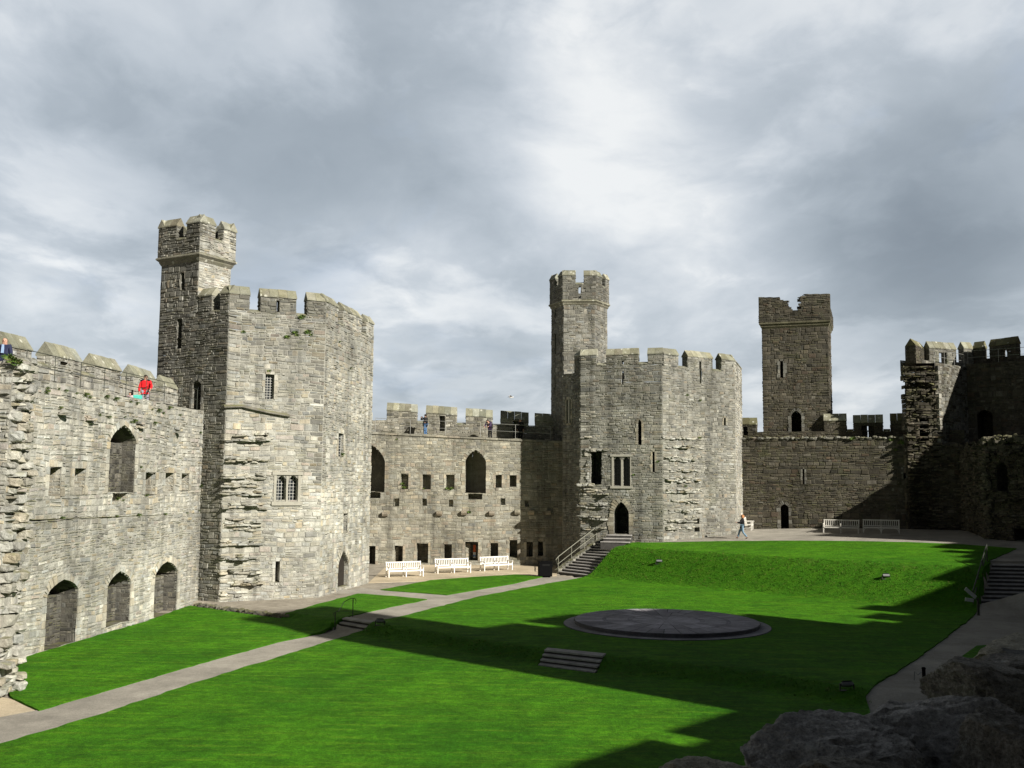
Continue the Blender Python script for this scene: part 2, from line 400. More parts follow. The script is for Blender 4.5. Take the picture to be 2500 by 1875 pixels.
def masonry(mb, face, zb, zt, pal, holes=(), ch=(0.10, 0.24), ln=(0.17, 0.5), relief=(0.006, 0.048), off=0.0, seed=1,
            mortar=None, tint=None, u0=0.0, u1=None, rough=0.0, quoin=0.0):
    """lay irregular coursed stones on a face between heights zb(u) and zt(u)"""
    r = random.Random(seed); u1 = face.L if u1 is None else u1
    zbf = zb if callable(zb) else (lambda u: zb); ztf = zt if callable(zt) else (lambda u: zt)
    us = np.linspace(u0, u1, 9)
    z = min(zbf(u) for u in us); top = max(ztf(u) for u in us)
    mortar = mortar or mortar_of(pal)
    hr = [q for h in holes for q in hole_rects(h)]
    V, Fs, Cs = mb.v, mb.f, mb.c
    def W(u, zz, o):
        e = min(1.0, max(0.0, min(u - u0, u1 - u) / 0.5)); k = seed * 1.37
        a = mnoise.noise((u * .45 + k, zz * .5, k)) * .085 + mnoise.noise((u * 1.9 + k, zz * 1.9, 3.3)) * .05
        b = mnoise.noise((u * 1.3, zz * 1.6 + k, 7.7)) * .06 * e
        return face.P(u + b, zz + a * e, o)
    row = 0
    while z < top - 0.02:
        if row == 0 or z > zend: zf, ztn, zend = r.uniform(.72, 1.3), r.uniform(.9, 1.07), z + r.uniform(.7, 2.6)
        h = r.uniform(*ch) * zf
        if r.random() < 0.15: h *= 1.35
        zn = min(z + h, top)
        if top - zn < ch[0] * 0.5: zn = top
        u = u0; k = 0
        while u < u1 - 0.01:
            l = r.uniform(*ln) * (1.0 if r.random() > 0.12 else 1.5) * zf ** .6
            if quoin and (u == u0 or u1 - u < 0.9):
                l = quoin * (1.3 if row % 2 else 0.8)
            un = u + l
            if u1 - un < ln[0] * 0.6: un = u1
            zc = (z + zn) / 2; ucen = (u + un) / 2
            lo, hi = zbf(ucen), ztf(ucen)
            a, b = max(z, lo), min(zn, hi)
            if b - a > 0.02:
                parts = [(u, un, a, b)]
                if (b - a) > 0.17 and r.random() < 0.38 and not (quoin and (u == u0 or un == u1)):
                    zm = a + (b - a) * r.uniform(0.35, 0.65)
                    parts = [(u, un, a, zm), (u, un, zm, b)]
                    if r.random() < 0.4:
                        um = u + l * r.uniform(0.35, 0.65)
                        if um < un - 0.05: parts = [(u, um, a, zm), (um, un, a, zm), (u, un, zm, b)]
                if hr:
                    near = [q for q in hr if q[0] < un and q[1] > u and q[2] < b and q[3] > a]
                    if near: parts = [q for p in parts for q in subtract(p, near)]
                for (pa, pb, za, zz) in parts:
                    c = pick(r, pal); c = (c[0] * ztn, c[1] * ztn, c[2] * ztn)
                    if tint is not None:
                        t = tint((pa + pb) / 2, (za + zz) / 2); c = (c[0] * t, c[1] * t, c[2] * t)
                    o = len(V)
                    V.append(W(pa, za, off)); V.append(W(pb, za, off)); V.append(W(pb, zz, off)); V.append(W(pa, zz, off))
                    Fs.append((o, o + 1, o + 2, o + 3)); Cs.append(mortar); mb.m.append(0)
                    w, hh = pb - pa, zz - za
                    j = min(0.014 + r.random() * 0.014, w * 0.2, hh * 0.2); bv = min(0.02, w * .15, hh * .15)
                    rl = r.uniform(*relief) + (rough * r.random() ** 4)
                    jt = lambda s=0.03: r.uniform(-s, s)
                    q = [(pa + j + jt() * .6, za + j + jt() * .6), (pb - j + jt() * .6, za + j + jt() * .6),
                         (pb - j + jt() * .6, zz - j + jt() * .6), (pa + j + jt() * .6, zz - j + jt() * .6)]
                    sg = ((1, 1), (-1, 1), (-1, -1), (1, -1))
                    for (x, y) in q: V.append(W(x, y, off))
                    for (x, y), (sx, sy) in zip(q, sg): V.append(W(x + sx * bv, y + sy * bv, off + rl * r.uniform(0.35, 1.4)))
                    b0, t0 = o + 4, o + 8
                    Fs.append((t0, t0 + 1, t0 + 2, t0 + 3))
                    for i in range(4):
                        jn = (i + 1) % 4; Fs.append((b0 + i, b0 + jn, t0 + jn, t0 + i))
                    for _ in range(5): Cs.append(c); mb.m.append(0)
            u = un; k += 1
        z = zn; row += 1

def reveal(mb, face, h, pal, seed=3, off=0.0, back=True, splay=0.0):
    """the inside of an opening: jambs, head, sill and far wall, laid in small stones; a hooded one runs deeper above its far wall"""
    r = random.Random(seed); pr = arch_profile(h); d = h['depth']; zt = h['spring'] if h['spring'] is not None else h['z1']
    hood = h.get('hood'); D = h.get('deep', d) if hood else d
    nseg = max(1, int(D / 0.35)); ss = [off - (D + off) * i / nseg for i in range(nseg + 1)]
    small = dict(ch=(.1, .22), ln=(.14, .34), relief=(.0, .02))
    zones = [(h['z0'], zt, d)] if not hood else [(h['z0'], hood, d), (hood, zt, D)]
    for k, (za, zb, dd) in enumerate(zones):
        if zb - za < .03: continue
        masonry(mb, Face(face.P(h['u0'], 0, off), face.P(h['u0'], 0, -dd)), za, zb, pal, seed=seed + 10 + k, **small)
        masonry(mb, Face(face.P(h['u1'], 0, -dd), face.P(h['u1'], 0, off)), za, zb, pal, seed=seed + 20 + k, **small)
    heads = [(a, b) for a, b in zip(pr[:-1], pr[1:]) if not (abs(a[0] - b[0]) < 1e-6)]
    for a, b in heads:
        n = max(1, int(abs(b[0] - a[0]) / .3))
        for j in range(n):
            p = (a[0] + (b[0] - a[0]) * j / n, a[1] + (b[1] - a[1]) * j / n); q = (a[0] + (b[0] - a[0]) * (j + 1) / n, a[1] + (b[1] - a[1]) * (j + 1) / n)
            for i in range(nseg): mb.quad(face.P(p[0], p[1], ss[i]), face.P(p[0], p[1], ss[i + 1]), face.P(q[0], q[1], ss[i + 1]), face.P(q[0], q[1], ss[i]), pick(r, pal))
    ns = max(1, int((h['u1'] - h['u0']) / .35))
    for j in range(ns):
        ua, ub = h['u0'] + (h['u1'] - h['u0']) * j / ns, h['u0'] + (h['u1'] - h['u0']) * (j + 1) / ns
        mb.quad(face.P(ua, h['z0'], off), face.P(ub, h['z0'], off), face.P(ub, h['z0'], -d), face.P(ua, h['z0'], -d), pick(r, pal))
        if hood: mb.quad(face.P(ua, hood, -d), face.P(ub, hood, -d), face.P(ub, hood, -D), face.P(ua, hood, -D), pick(r, pal))
    if back:
        def bk(dd, z0, z1f, sd):
            masonry(mb, Face(face.P(h['u0'], 0, -dd), face.P(h['u1'], 0, -dd)), z0, z1f, pal, seed=sd, ch=(.12, .26), ln=(.18, .4))
        w = h['u1'] - h['u0']
        top = h['z1'] if h['spring'] is None else (lambda u: h['spring'] + (h['z1'] - h['spring']) * max(0, 1 - abs(u / w * 2 - 1) ** 1.3) ** 0.7)
        if hood: bk(d, h['z0'], hood, seed + 1); bk(D, hood, top, seed + 2)
        else: bk(d, h['z0'], top, seed + 1)

def surround(mb, face, h, pal, w=0.22, seed=5, off=0.0, proud=0.05, sill=False, split=0.3):
    """dressed blocks round an opening"""
    r = random.Random(seed); pr = arch_profile(h, 6)
    if sill: pr = pr + [pr[0]]
    um, zm = (h['u0'] + h['u1']) / 2, (h['z0'] + (h['spring'] or h['z1'])) / 2
    for a, b in zip(pr[:-1], pr[1:]):
        L = math.hypot(b[0] - a[0], b[1] - a[1]); n = max(1, round(L / split))
        for i in range(n):
            p = (a[0] + (b[0] - a[0]) * i / n, a[1] + (b[1] - a[1]) * i / n); q = (a[0] + (b[0] - a[0]) * (i + 1) / n, a[1] + (b[1] - a[1]) * (i + 1) / n)
            dx, dz = (b[0] - a[0]) / L, (b[1] - a[1]) / L
            nx, nz = -dz, dx
            ww = w * r.uniform(0.75, 1.35); g = 0.008
            c = pick(r, pal); o1 = off + proud * r.uniform(0.6, 1.1)
            p2, q2 = (p[0] + dx * g, p[1] + dz * g), (q[0] - dx * g, q[1] - dz * g)
            P = [p2, q2, (q2[0] + nx * ww, q2[1] + nz * ww), (p2[0] + nx * ww, p2[1] + nz * ww)]
            vs = [face.P(x, z, off - 0.1) for x, z in P] + [face.P(x, z, o1) for x, z in P]
            mb.add(vs, [(4, 5, 6, 7), (7, 6, 5, 4)][1:] + [(0, 1, 5, 4), (1, 2, 6, 5), (2, 3, 7, 6), (3, 0, 4, 7)], c)

def cap_slabs(mb, face, u0, u1, th, z_eave, z_ridge, pal, seed=1, over=0.05, ends=(True, True), back=0.0, seg=0.45):
    """a gabled stone coping, front eave on the face and ridge at half thickness, made of slabs"""
    r = random.Random(seed); L = u1 - u0; n = max(1, int(L / seg)); ze = z_eave if callable(z_eave) else (lambda u: z_eave)
    zr = z_ridge if callable(z_ridge) else (lambda u: z_ridge)
    for i in range(n):
        a, b = u0 + L * i / n, u0 + L * (i + 1) / n
        g = 0.006; a2, b2 = a + (g if i else -over * .6), b - (g if i < n - 1 else -over * .6)
        dz = r.uniform(-0.012, 0.02); c1, c2 = pick(r, pal), pick(r, pal)
        e = 0.07
        prof = [(over, -e), (over, 0.0), (-th / 2, 1.0), (-th - over, 0.0), (-th - over, -e)]
        def pt(u, k):
            o, t = prof[k]
            zz = ze(u) + t if t <= 0 else zr(u)
            return face.P(u, zz + dz, o)
        A = [pt(a2, k) for k in range(5)]; B = [pt(b2, k) for k in range(5)]
        vs = A + B
        mb.add(vs, [(1, 6, 7, 2), (0, 5, 6, 1)], c1)
        mb.add(vs, [(2, 7, 8, 3), (3, 8, 9, 4), (4, 9, 5, 0)], c2)
        mb.add(vs, [(0, 1, 2, 3, 4), (9, 8, 7, 6, 5)], c1)

def merlon(parent, face, u0, u1, zb, z_eave, z_ridge, th, pal, cpal, seed, mat, matc, holes=(), name='merlon', ends=(True, True), corner=None, cap=True):
    """block of parapet with its gabled coping (a child part with the cap as sub-part)"""
    ze = z_eave if callable(z_eave) else (lambda u: z_eave)
    mb = MB(); mi = MB()
    f2 = Face(face.P(u0, 0), face.P(u1, 0))
    hs = [dict(h, u0=h['u0'] - u0, u1=h['u1'] - u0, depth=th) for h in holes]
    zt = lambda u: ze(u0 + u) - 0.05
    masonry(mb, f2, zb, zt, pal, hs, seed=seed)
    fb = f2.rev(th)
    L = f2.L
    masonry(mb, fb, zb, lambda u: zt(L - u), pal, [dict(h, u0=L - h['u1'], u1=L - h['u0']) for h in hs], seed=seed + 1)
    for h in hs: reveal(mb, f2, h, pal, seed + 2, back=h.get('blind', False))
    if ends[0]: masonry(mb, Face(f2.P(0, 0, -th), f2.P(0, 0, 0)), zb, zt(0), pal, seed=seed + 3, ln=(0.2, 0.4))
    if ends[1]: masonry(mb, Face(f2.P(L, 0, 0), f2.P(L, 0, -th)), zb, zt(L), pal, seed=seed + 4, ln=(0.2, 0.4))
    o = mb.build(name, mat, parent)
    if cap:
        mc = MB(); cap_slabs(mc, face, u0, u1, th, z_eave, z_ridge, cpal, seed + 5, ends=ends)
        mc.build('coping', matc, o)
    return o

def sill_slab(mb, face, u0, u1, th, z, pal, seed, zb=None):
    """sloping coping of the gap between two merlons"""
    cap_slabs(mb, face, u0, u1, th, z, z + 0.14, pal, seed, over=0.03)

def stub_course(mb, face, u0, u1, z, pal, seed, h=0.22, proj=0.4, off=0.0):
    """a broken course of bonding stones sticking out of a wall: ragged layered slabs"""
    r = random.Random(seed); layers = max(1, round(h / 0.13)); R2 = Matrix(((face.d[0], face.n[0], 0), (face.d[1], face.n[1], 0), (0, 0, 1)))
    for k in range(layers):
        u = u0 + r.uniform(-.15, .15); zl = z + h * k / layers; th = h / layers
        env = r.uniform(0, 6)
        while u < u1:
            l = r.uniform(0.16, 0.62)
            if r.random() < 0.86:
                p = .78 * proj * (0.62 + .38 * math.sin(u * 2.1 + env)) * r.uniform(0.5, 1.15) * (1.0 if k == 0 else r.uniform(.55, 1))
                tz = Matrix.Rotation(r.uniform(-.12, .12), 3, 'Y') @ Matrix.Rotation(r.uniform(-.1, .1), 3, 'X')
                c = face.P(u + l / 2, zl + th / 2 + r.uniform(-.05, .05), off + p * .35)
                n0 = len(mb.v); mb.blob((0, 0, 0), (l * .56, p * .72 + .06, th * r.uniform(.5, .8)), pick(r, pal), 0, 12, .55, seed * 7 + k * 31 + int(u * 13), tz, .7)
                for i in range(n0, len(mb.v)):
                    q = Vector(mb.v[i]); q.z = max(-th * .42, min(th * .45, q.z)); q = R2 @ q
                    mb.v[i] = (c[0] + q.x, c[1] + q.y, c[2] + q.z)
            u += l * r.uniform(0.75, 1.02)

def railing(name, label, face, u0, u1, z, step=1.9, mat=None, h=1.05, group=None, off=-0.15, mid=True, r=0.015, zf=None, end=None):
    zf = zf or (lambda u: z)
    base = face.P((u0 + u1) / 2, zf((u0 + u1) / 2), off)
    t = thing(name, label, 'railing', base, group)
    n = max(1, round((u1 - u0) / step))
    for i in range(n + 1):
        u = u0 + (u1 - u0) * i / n
        m = MB(); m.tube([face.P(u, zf(u) - 0.05, off), face.P(u, zf(u) + h, off)], r * 1.05); m.build('post', mat or MIRON, t)
    for k, hh in enumerate((h, h * 0.5) if mid else (h,)):
        m = MB(); m.tube([face.P(u0 + (u1 - u0) * i / 12, zf(u0 + (u1 - u0) * i / 12) + hh, off) for i in range(13)], r); m.build('rail', mat or MIRON, t)
    return t

# ------------------------------------------------------------------ terrain
def sm(t):
    t = min(1.0, max(0.0, t)); return t * t * (3 - 2 * t)
B1 = [at_z(*p, 0.0)[:2] for p in (ZK(40, 168), ZK(500, 218), ZK(930, 292), ZK(1250, 330), ZK(1555, 338), ZK(1850, 378),
      ZB(900, 770), ZB(1400, 850), ZB(1770, 897), M(1310, 1416), M(1480, 1432), M(1640, 1450), M(1860, 1485))]
B1 = [(B1[0][0] - 4, B1[0][1])] + [tuple(b) for b in B1] + [(B1[-1][0] + 3, B1[-1][1] - 2.0), (B1[-1][0] + 20, B1[-1][1] - 6.0)]
b1x, b1y = [b[0] for b in B1], [b[1] for b in B1]
KERB_X = at_z(*ZK(930, 292), 0.0)[0]
CUTS = []
def height(x, y, cuts=True):
    yb = float(np.interp(x, b1x, b1y))
    k = sm((x - KERB_X) / 2.2)
    w = 2.2
    hr = -0.36 + 0.36 * sm((y - yb + w) / w)
    hl = -0.36 + 0.18 * sm((y - yb + 6.0) / 5.7) + (0.18 * sm((y - yb + .2) / .2))
    h = hl + (hr - hl) * k
    d = (x - 5.0 + y - 64.8) * 0.7071; ww = (x - 5.0 - y + 64.8) * 0.7071
    wid = 3.3 + 1.9 * sm((ww - 8) / 18)
    t = sm(d / wid) * 1.87 + max(0.0, d - wid) * 0.055
    t *= sm((ww + 1.65) / 0.6)
    h += min(t, 2.9)
    if cuts:
        for (o, iu, iv, z0, z1) in CUTS:
            dx, dy = x - o[0], y - o[1]; u = dx * iu[0] + dy * iu[1]
            if -.01 <= u <= 1.01:
                v = dx * iv[0] + dy * iv[1]
                if -.02 <= v <= 1.0: h = min(h, z0 + (z1 - z0) * v - .28)
    return h
def add_cut(s, z0, z1):
    o = np.array(s['bl']); U = np.array(s['br']) - o; V = np.array(s['tl']) - o; m = np.linalg.inv(np.array([[U[0], V[0]], [U[1], V[1]]]))
    CUTS.append((o, m[0], m[1], z0, z1))
    for i in range(25):
        for q in (-.03, .03, 1 - .02, 1.04):
            CUTPTS.append(tuple(o + U * (i / 24) + V * q))
            CUTPTS.append(tuple(o + U * (q if q < .5 else q) + V * (i / 24)))
CUTPTS = []
STL = dict(tl=tuple(at_z(*ZK(1555, 336), 0)[:2]), tr=tuple(at_z(*ZK(1848, 378), 0)[:2]), bl=tuple(at_z(*ZK(1462, 445), -0.34)[:2]), br=tuple(at_z(*ZK(1732, 495), -0.34)[:2]))
SM = dict(bl=tuple(at_z(*Z7(145, 1476), 0)[:2]), br=tuple(at_z(*Z7(437, 1512), 0)[:2]), tl=tuple(at_z(*Z7(503, 1203), 1.9)[:2]), tr=tuple(at_z(*Z7(705, 1213), 1.9)[:2]))
SR = dict(bl=tuple(at_z(2390, 1494, 0)[:2]), br=tuple(at_z(2640, 1500, 0)[:2]), tl=tuple(at_z(2424, 1379, 1.9)[:2]), tr=tuple(at_z(2680, 1384, 1.9)[:2]))
SF = dict(tl=tuple(at_z(*M(1180, 1403), .05)[:2]), tr=tuple(at_z(*M(1306, 1416), .05)[:2]), bl=tuple(at_z(*M(1163, 1440), -.33)[:2]), br=tuple(at_z(*M(1284, 1456), -.33)[:2]))
add_cut(STL, -.36, 0); add_cut(SR, 0, 1.95); add_cut(SF, -.36, .05); add_cut(SM, 0, 1.92)
def steep(x, y):
    e = 0.25
    return math.hypot(height(x + e, y, False) - height(x - e, y, False), height(x, y + e, False) - height(x, y - e, False)) / (2 * e)
def ground(px, py, far=140.0):
    d = ray(px, py); t = 8.0; prev = t
    while t < far:
        p = CAM + d * t
        if p[2] < height(p[0], p[1], False):
            a, b = prev, t
            for _ in range(14):
                m = (a + b) / 2; q = CAM + d * m
                if q[2] < height(q[0], q[1], False): b = m
                else: a = m
            return CAM + d * b
        prev = t; t += 0.25
    return CAM + d * far
def gxy(p): 
    q = ground(*p); return (float(q[0]), float(q[1]))

def axis(lo, hi, step, far):
    v = list(np.arange(lo, hi + 1e-6, step)); a = step; out = []; x = lo
    while x > -far: a *= 1.7; x -= a; out.append(x)
    left = out[::-1]; out = []; x = hi; a = step
    while x < far: a *= 1.7; x += a; out.append(x)
    return left + v + out
def build_ground():
    xs, ys = axis(-30, 42, 0.4, 2600), axis(0, 88, 0.4, 2600)
    mb = MB(); nx = len(xs)
    for y in ys:
        for x in xs:
            inside = -30 <= x <= 42 and 0 <= y <= 88
            hx, hy = min(max(x, -30), 42), min(max(y, 0), 88)
            mb.v.append((x, y, height(hx, hy) - min(0.25, 0.6 * steep(hx, hy)) - (0.0 if inside else 0.3)))
    for j in range(len(ys) - 1):
        for i in range(nx - 1):
            mb.f.append((j * nx + i, j * nx + i + 1, (j + 1) * nx + i + 1, (j + 1) * nx + i)); mb.c.append((0, 0, 0)); mb.m.append(0)
    tag(mb.build('ground', MRUB, smooth=True), kind='structure')
build_ground()

def drape(name, poly, mat, lift, res=0.5, skirt=0.12, attr=True, wobble=0.0, seed=0):
    """a sheet laid over the terrain inside a plan polygon"""
    r = random.Random(seed)
    pts = []
    for a, b in zip(poly, poly[1:] + poly[:1]):
        L = math.hypot(b[0] - a[0], b[1] - a[1]); n = max(1, int(L / res))
        for i in range(n):
            t = i / n; x, y = a[0] + (b[0] - a[0]) * t, a[1] + (b[1] - a[1]) * t
            if wobble and i: x += r.uniform(-wobble, wobble); y += r.uniform(-wobble, wobble)
            pts.append((x, y))
    nb = len(pts); xs = [p[0] for p in pts]; ys = [p[1] for p in pts]
    arr = np.array(pts); nxt = np.roll(arr, -1, 0)
    def inside(x, y):
        c = ((arr[:, 1] > y) != (nxt[:, 1] > y))
        xi = arr[:, 0] + (y - arr[:, 1]) / np.where(nxt[:, 1] == arr[:, 1], 1e-9, nxt[:, 1] - arr[:, 1]) * (nxt[:, 0] - arr[:, 0])
        return np.count_nonzero(c & (x < xi)) % 2 == 1
    inner = [p for p in CUTPTS if min(xs) < p[0] < max(xs) and min(ys) < p[1] < max(ys) and inside(*p) and np.min((arr[:, 0] - p[0]) ** 2 + (arr[:, 1] - p[1]) ** 2) > .002] if res < .6 else []
    npt = len(inner)
    cp = np.array(inner) if inner else None
    for j in range(int((max(ys) - min(ys)) / res) + 1):
        for i in range(int((max(xs) - min(xs)) / res) + 1):
            x, y = min(xs) + (i + 0.5 * (j % 2)) * res, min(ys) + j * res
            if inside(x, y) and np.min((arr[:, 0] - x) ** 2 + (arr[:, 1] - y) ** 2) > (res * 0.5) ** 2 and (cp is None or np.min((cp[:, 0] - x) ** 2 + (cp[:, 1] - y) ** 2) > .01): inner.append((x, y))
    vs = [Vector(p) for p in pts + inner]
    V, E, Fc, *_ = geometry.delaunay_2d_cdt(vs, [], [list(range(nb))], 1, 1e-5)
    mb = MB(); zz = [height(v.x, v.y) + lift for v in V]
    mb.v = [(v.x, v.y, z) for v, z in zip(V, zz)]
    for f in Fc:
        f = list(f); a, b, c = V[f[0]], V[f[1]], V[f[2]]
        if (b - a).cross(c - a) < 0: f.reverse()
        cx, cy = sum(V[i].x for i in f) / len(f), sum(V[i].y for i in f) / len(f)
        s = .8 * sm((steep(cx, cy) - 0.12) / 0.3) if attr else 0
        mb.f.append(tuple(f)); mb.c.append((s, s, s)); mb.m.append(0)
    # turned-down edge
    if skirt:
        area = sum(a[0] * b[1] - b[0] * a[1] for a, b in zip(pts, pts[1:] + pts[:1]))
        ring = pts if area > 0 else pts[::-1]
        for a, b in zip(ring, ring[1:] + ring[:1]):
            za, zb = height(*a) + lift, height(*b) + lift
            mb.add([(a[0], a[1], za - skirt), (b[0], b[1], zb - skirt), (b[0], b[1], zb), (a[0], a[1], za)], [(0, 1, 2, 3)], (0.6, 0.6, 0.6))
    return tag(mb.build(name, mat, smooth=False), kind='structure')

# ------------------------------------------------------------------ plan of the castle
P_ = at_z(534, 1470, 0.0)[:2]; Q_ = at_z(778, 1459, 0.0)[:2]; R_ = at_z(899, 1424, 0.0)[:2]
dPQ = (Q_ - P_) / np.linalg.norm(Q_ - P_); angPQ = math.atan2(dPQ[1], dPQ[0])
aL = angPQ - math.radians(56)
dTP = np.array((math.cos(aL), math.sin(aL)))
def along_px(p, d, px, py):
    """travel from p along d (plan) until the photograph column px"""
    r = ray(px, py); r2 = r[:2]
    # p + d t = r2 k
    A = np.array([[d[0], -r2[0]], [d[1], -r2[1]]]); t, k = np.linalg.solve(A, -np.array(p)); return np.array(p) + d * t
T_ = along_px(P_, -dTP, 386, 850)
C_ = at_z(1619.6, 1322.7, 2.1)[:2]
D_ = along_px(C_, np.array((math.cos(math.radians(31)), math.sin(math.radians(31)))), 1796, 1100)
B_ = along_px(C_, -np.array((math.cos(math.radians(-14)), math.sin(math.radians(-14)))), 1417, 1100)
A_ = along_px(B_, -np.array((math.cos(math.radians(-59)), math.sin(math.radians(-59)))), 1374, 1100)
E_ = along_px(D_, np.array((math.cos(math.radians(72)), math.sin(math.radians(72)))), 1813, 1100)
LW1 = along_px(P_, -dTP, 486, 1300)
LW0 = at_z(34, 1612, -0.36)[:2]
dLW = (LW1 - LW0) / np.linalg.norm(LW1 - LW0)
print('PLAN', dict(P=P_, Q=Q_, R=R_, T=T_, A=A_, B=B_, C=C_, D=D_, E=E_, LW0=LW0, LW1=LW1))

# ================================================================== left curtain wall
def curtain_wall_west():
    f = Face(LW0 - dLW * 7.0, LW1 + dLW * 1.2)
    cen = f.P(f.L / 2, 0)
    t = thing('curtain_wall', 'pale sunlit curtain wall with three arched recesses at its foot and one tall pointed niche', 'castle wall', (cen[0], cen[1], -0.5))
    ua, za = f.uz(Z1(1560, 705)); ub, zb_ = f.uz(Z1(205, 455))
    ztop = lambda u: zb_ + (za - zb_) * (u - ub) / (ua - ub)
    ul, zl = f.uz(Z2(1195, 132)); ul2, zl2 = f.uz(Z2(140, 172))
    zled = lambda u: zl2 + (zl - zl2) * (u - ul2) / (ul - ul2)
    H = []
    niche = arch_hole(f, Z1(860, 808), Z1(1040, 1345), Z1(950, 960), .62, deep=2.2); niche['hood'] = niche['spring'] + .02; H.append((niche, 'niche', dict(w=0.24)))
    H.append((rect_hole(f, Z1(875, 1357), Z1(992, 1420), 0.5), 'recess', None))
    for (x0, y0, x1, y1) in ((165, 1128, 240, 1290), (382, 1146, 466, 1378), (578, 1158, 656, 1365), (1132, 1188, 1206, 1362), (1285, 1193, 1346, 1340), (1412, 1197, 1468, 1332)):
        H.append((rect_hole(f, Z1(x0, y0), Z1(x1, y1), 0.75), 'window', dict(w=0.2)))
    for (x0, y0, x1, y1, sp) in ((270, 543, 442, 905, 620), (635, 490, 764, 775, 570), (920, 430, 1046, 720, 505)):
        h = arch_hole(f, Z2(x0, y0), Z2(x1, y1), Z2(x0, sp), .6, round=1.9, deep=2.2); h['hood'] = h['spring'] - .12; h['z0'] = max(h['z0'], -0.35); H.append((h, 'arched_recess', dict(w=0.26)))
    hs = [h for h, _, _ in H]
    mb = MB()
    masonry(mb, f, zled, ztop, PAL_PALE, hs, ch=(0.12, 0.27), ln=(0.2, 0.55), seed=11)
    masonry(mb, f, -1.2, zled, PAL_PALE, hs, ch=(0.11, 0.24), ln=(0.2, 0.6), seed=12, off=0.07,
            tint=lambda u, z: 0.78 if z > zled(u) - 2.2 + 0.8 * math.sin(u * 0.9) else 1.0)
    # ledge between the two
    n = 24
    for i in range(n):
        a, b = f.L * i / n, f.L * (i + 1) / n
        mb.quad(f.P(a, zled(a), 0.075), f.P(b, zled(b), 0.075), f.P(b, zled(b) + .02, 0), f.P(a, zled(a) + .02, 0), (0.2, 0.2, 0.15))
    # wall-walk and the far side
    W = 1.75
    for i in range(n):
        a, b = f.L * i / n, f.L * (i + 1) / n
        mb.quad(f.P(a, ztop(a), 0.0), f.P(b, ztop(b), 0.0), f.P(b, ztop(b), -.32), f.P(a, ztop(a), -.32), pick(rng, PAL_PALE))
        mb.quad(f.P(b, ztop(b) - .45, -.32), f.P(a, ztop(a) - .45, -.32), f.P(a, ztop(a), -.32), f.P(b, ztop(b), -.32), pick(rng, PAL_PALE))
        mb.quad(f.P(a, ztop(a) - .45, -.32), f.P(b, ztop(b) - .45, -.32), f.P(b, ztop(b) - .45, -W - .7), f.P(a, ztop(a) - .45, -W - .7), (0.25, 0.24, 0.2))
    mb.quad(f.P(f.L, -1, -W - .7), f.P(0, -1, -W - .7), f.P(0, ztop(0), -W - .7), f.P(f.L, ztop(f.L), -W - .7), (0.25, 0.24, 0.2))
    mb.quad(f.P(0, -1, -W - .7), f.P(0, -1, 0), f.P(0, ztop(0), 0), f.P(0, ztop(0), -W - .7), (0.25, 0.24, 0.2))
    mb.build('wall', MS, t)
    for i, (h, nm, sur) in enumerate(H):
        m = MB(); reveal(m, f, h, PAL_DARKGREY if nm in ('niche', 'arched_recess') else PAL_PALE[2:4] + PAL_PALE[7:], 40 + i, off=0.07 if h['z1'] < zled(h['u0']) else 0.0)
        if sur: surround(m, f, h, PAL_PALE[2:4] + PAL_PALE[7:], seed=60 + i, off=0.07 if h['z1'] < zled(h['u0']) else 0.0, **sur)
        m.build(nm, MS, t)
    for i, p in enumerate(((460, 745), (680, 775), (862, 800), (1070, 825), (1365, 870))):
        u, z = f.uz(Z1(*p)); m = MB(); stub_course(m, f, u - 0.12, u + 0.1, z - 0.1, PAL_PALE[3:6], 80 + i, 0.24, 0.36); 
        if m.v: m.build('corbel', MS, t)
    # parapet and merlons beyond the walk
    pf = f.shifted(-W)
    zsill = lambda u: ztop(u) + 0.95
    pm = MB(); masonry(pm, pf, lambda u: ztop(u) - .5, zsill, PAL_PALE, seed=15)
    L = pf.L; masonry(pm, pf.rev(0.65), lambda u: ztop(L - u) - 3, lambda u: zsill(L - u), PAL_PALE, seed=16)
    pm.build('parapet', MS, t)
    ed = [(Z1(-160, 150), Z1(248, 238)), (Z1(405, 268), Z1(632, 322)), (Z1(745, 350), Z1(940, 398)), (Z1(1045, 432), Z1(1216, 482)), (Z1(1285, 510), Z1(1380, 540))]
    last = None
    for i, (a, b) in enumerate(ed):
        u0, z0 = pf.uz(a); u1, z1 = pf.uz(b)
        ze = (lambda u, u0=u0, u1=u1, z0=z0, z1=z1: z0 + (z1 - z0) * (u - u0) / (u1 - u0))
        hs2 = []
        if i == 1:
            hu0, hz1 = pf.uz(Z1(470, 333)); hu1, hz0 = pf.uz(Z1(525, 372)); hs2 = [dict(u0=hu0, u1=hu1, z0=hz0, z1=hz1, spring=None)]
        merlon(t, pf, u0, u1, min(zsill(u0), zsill(u1)) - 0.05, ze, lambda u, ze=ze: ze(u) + 0.52, 0.65, PAL_PALE, PAL_CAP, 100 + 9 * i, MS, MCAP, hs2)
        if last is not None:
            m = MB(); sill_slab(m, pf, last + .06, u0 - .06, 0.65, (zsill(last) + zsill(u0)) / 2, PAL_CAP, 150 + i); m.build('crenel_sill', MCAP, t)
        last = u1
    r0, _ = f.uz(Z1(230, 450)); r1, _ = f.uz(Z1(1555, 700))
    railing('railing', 'thin dark iron railing along the walk of the pale sunlit wall', f, r0, r1, 0, 1.95, MIRON, 1.05, zf=ztop)
    return f, ztop, pf
LWF, LWTOP, LWP = curtain_wall_west()

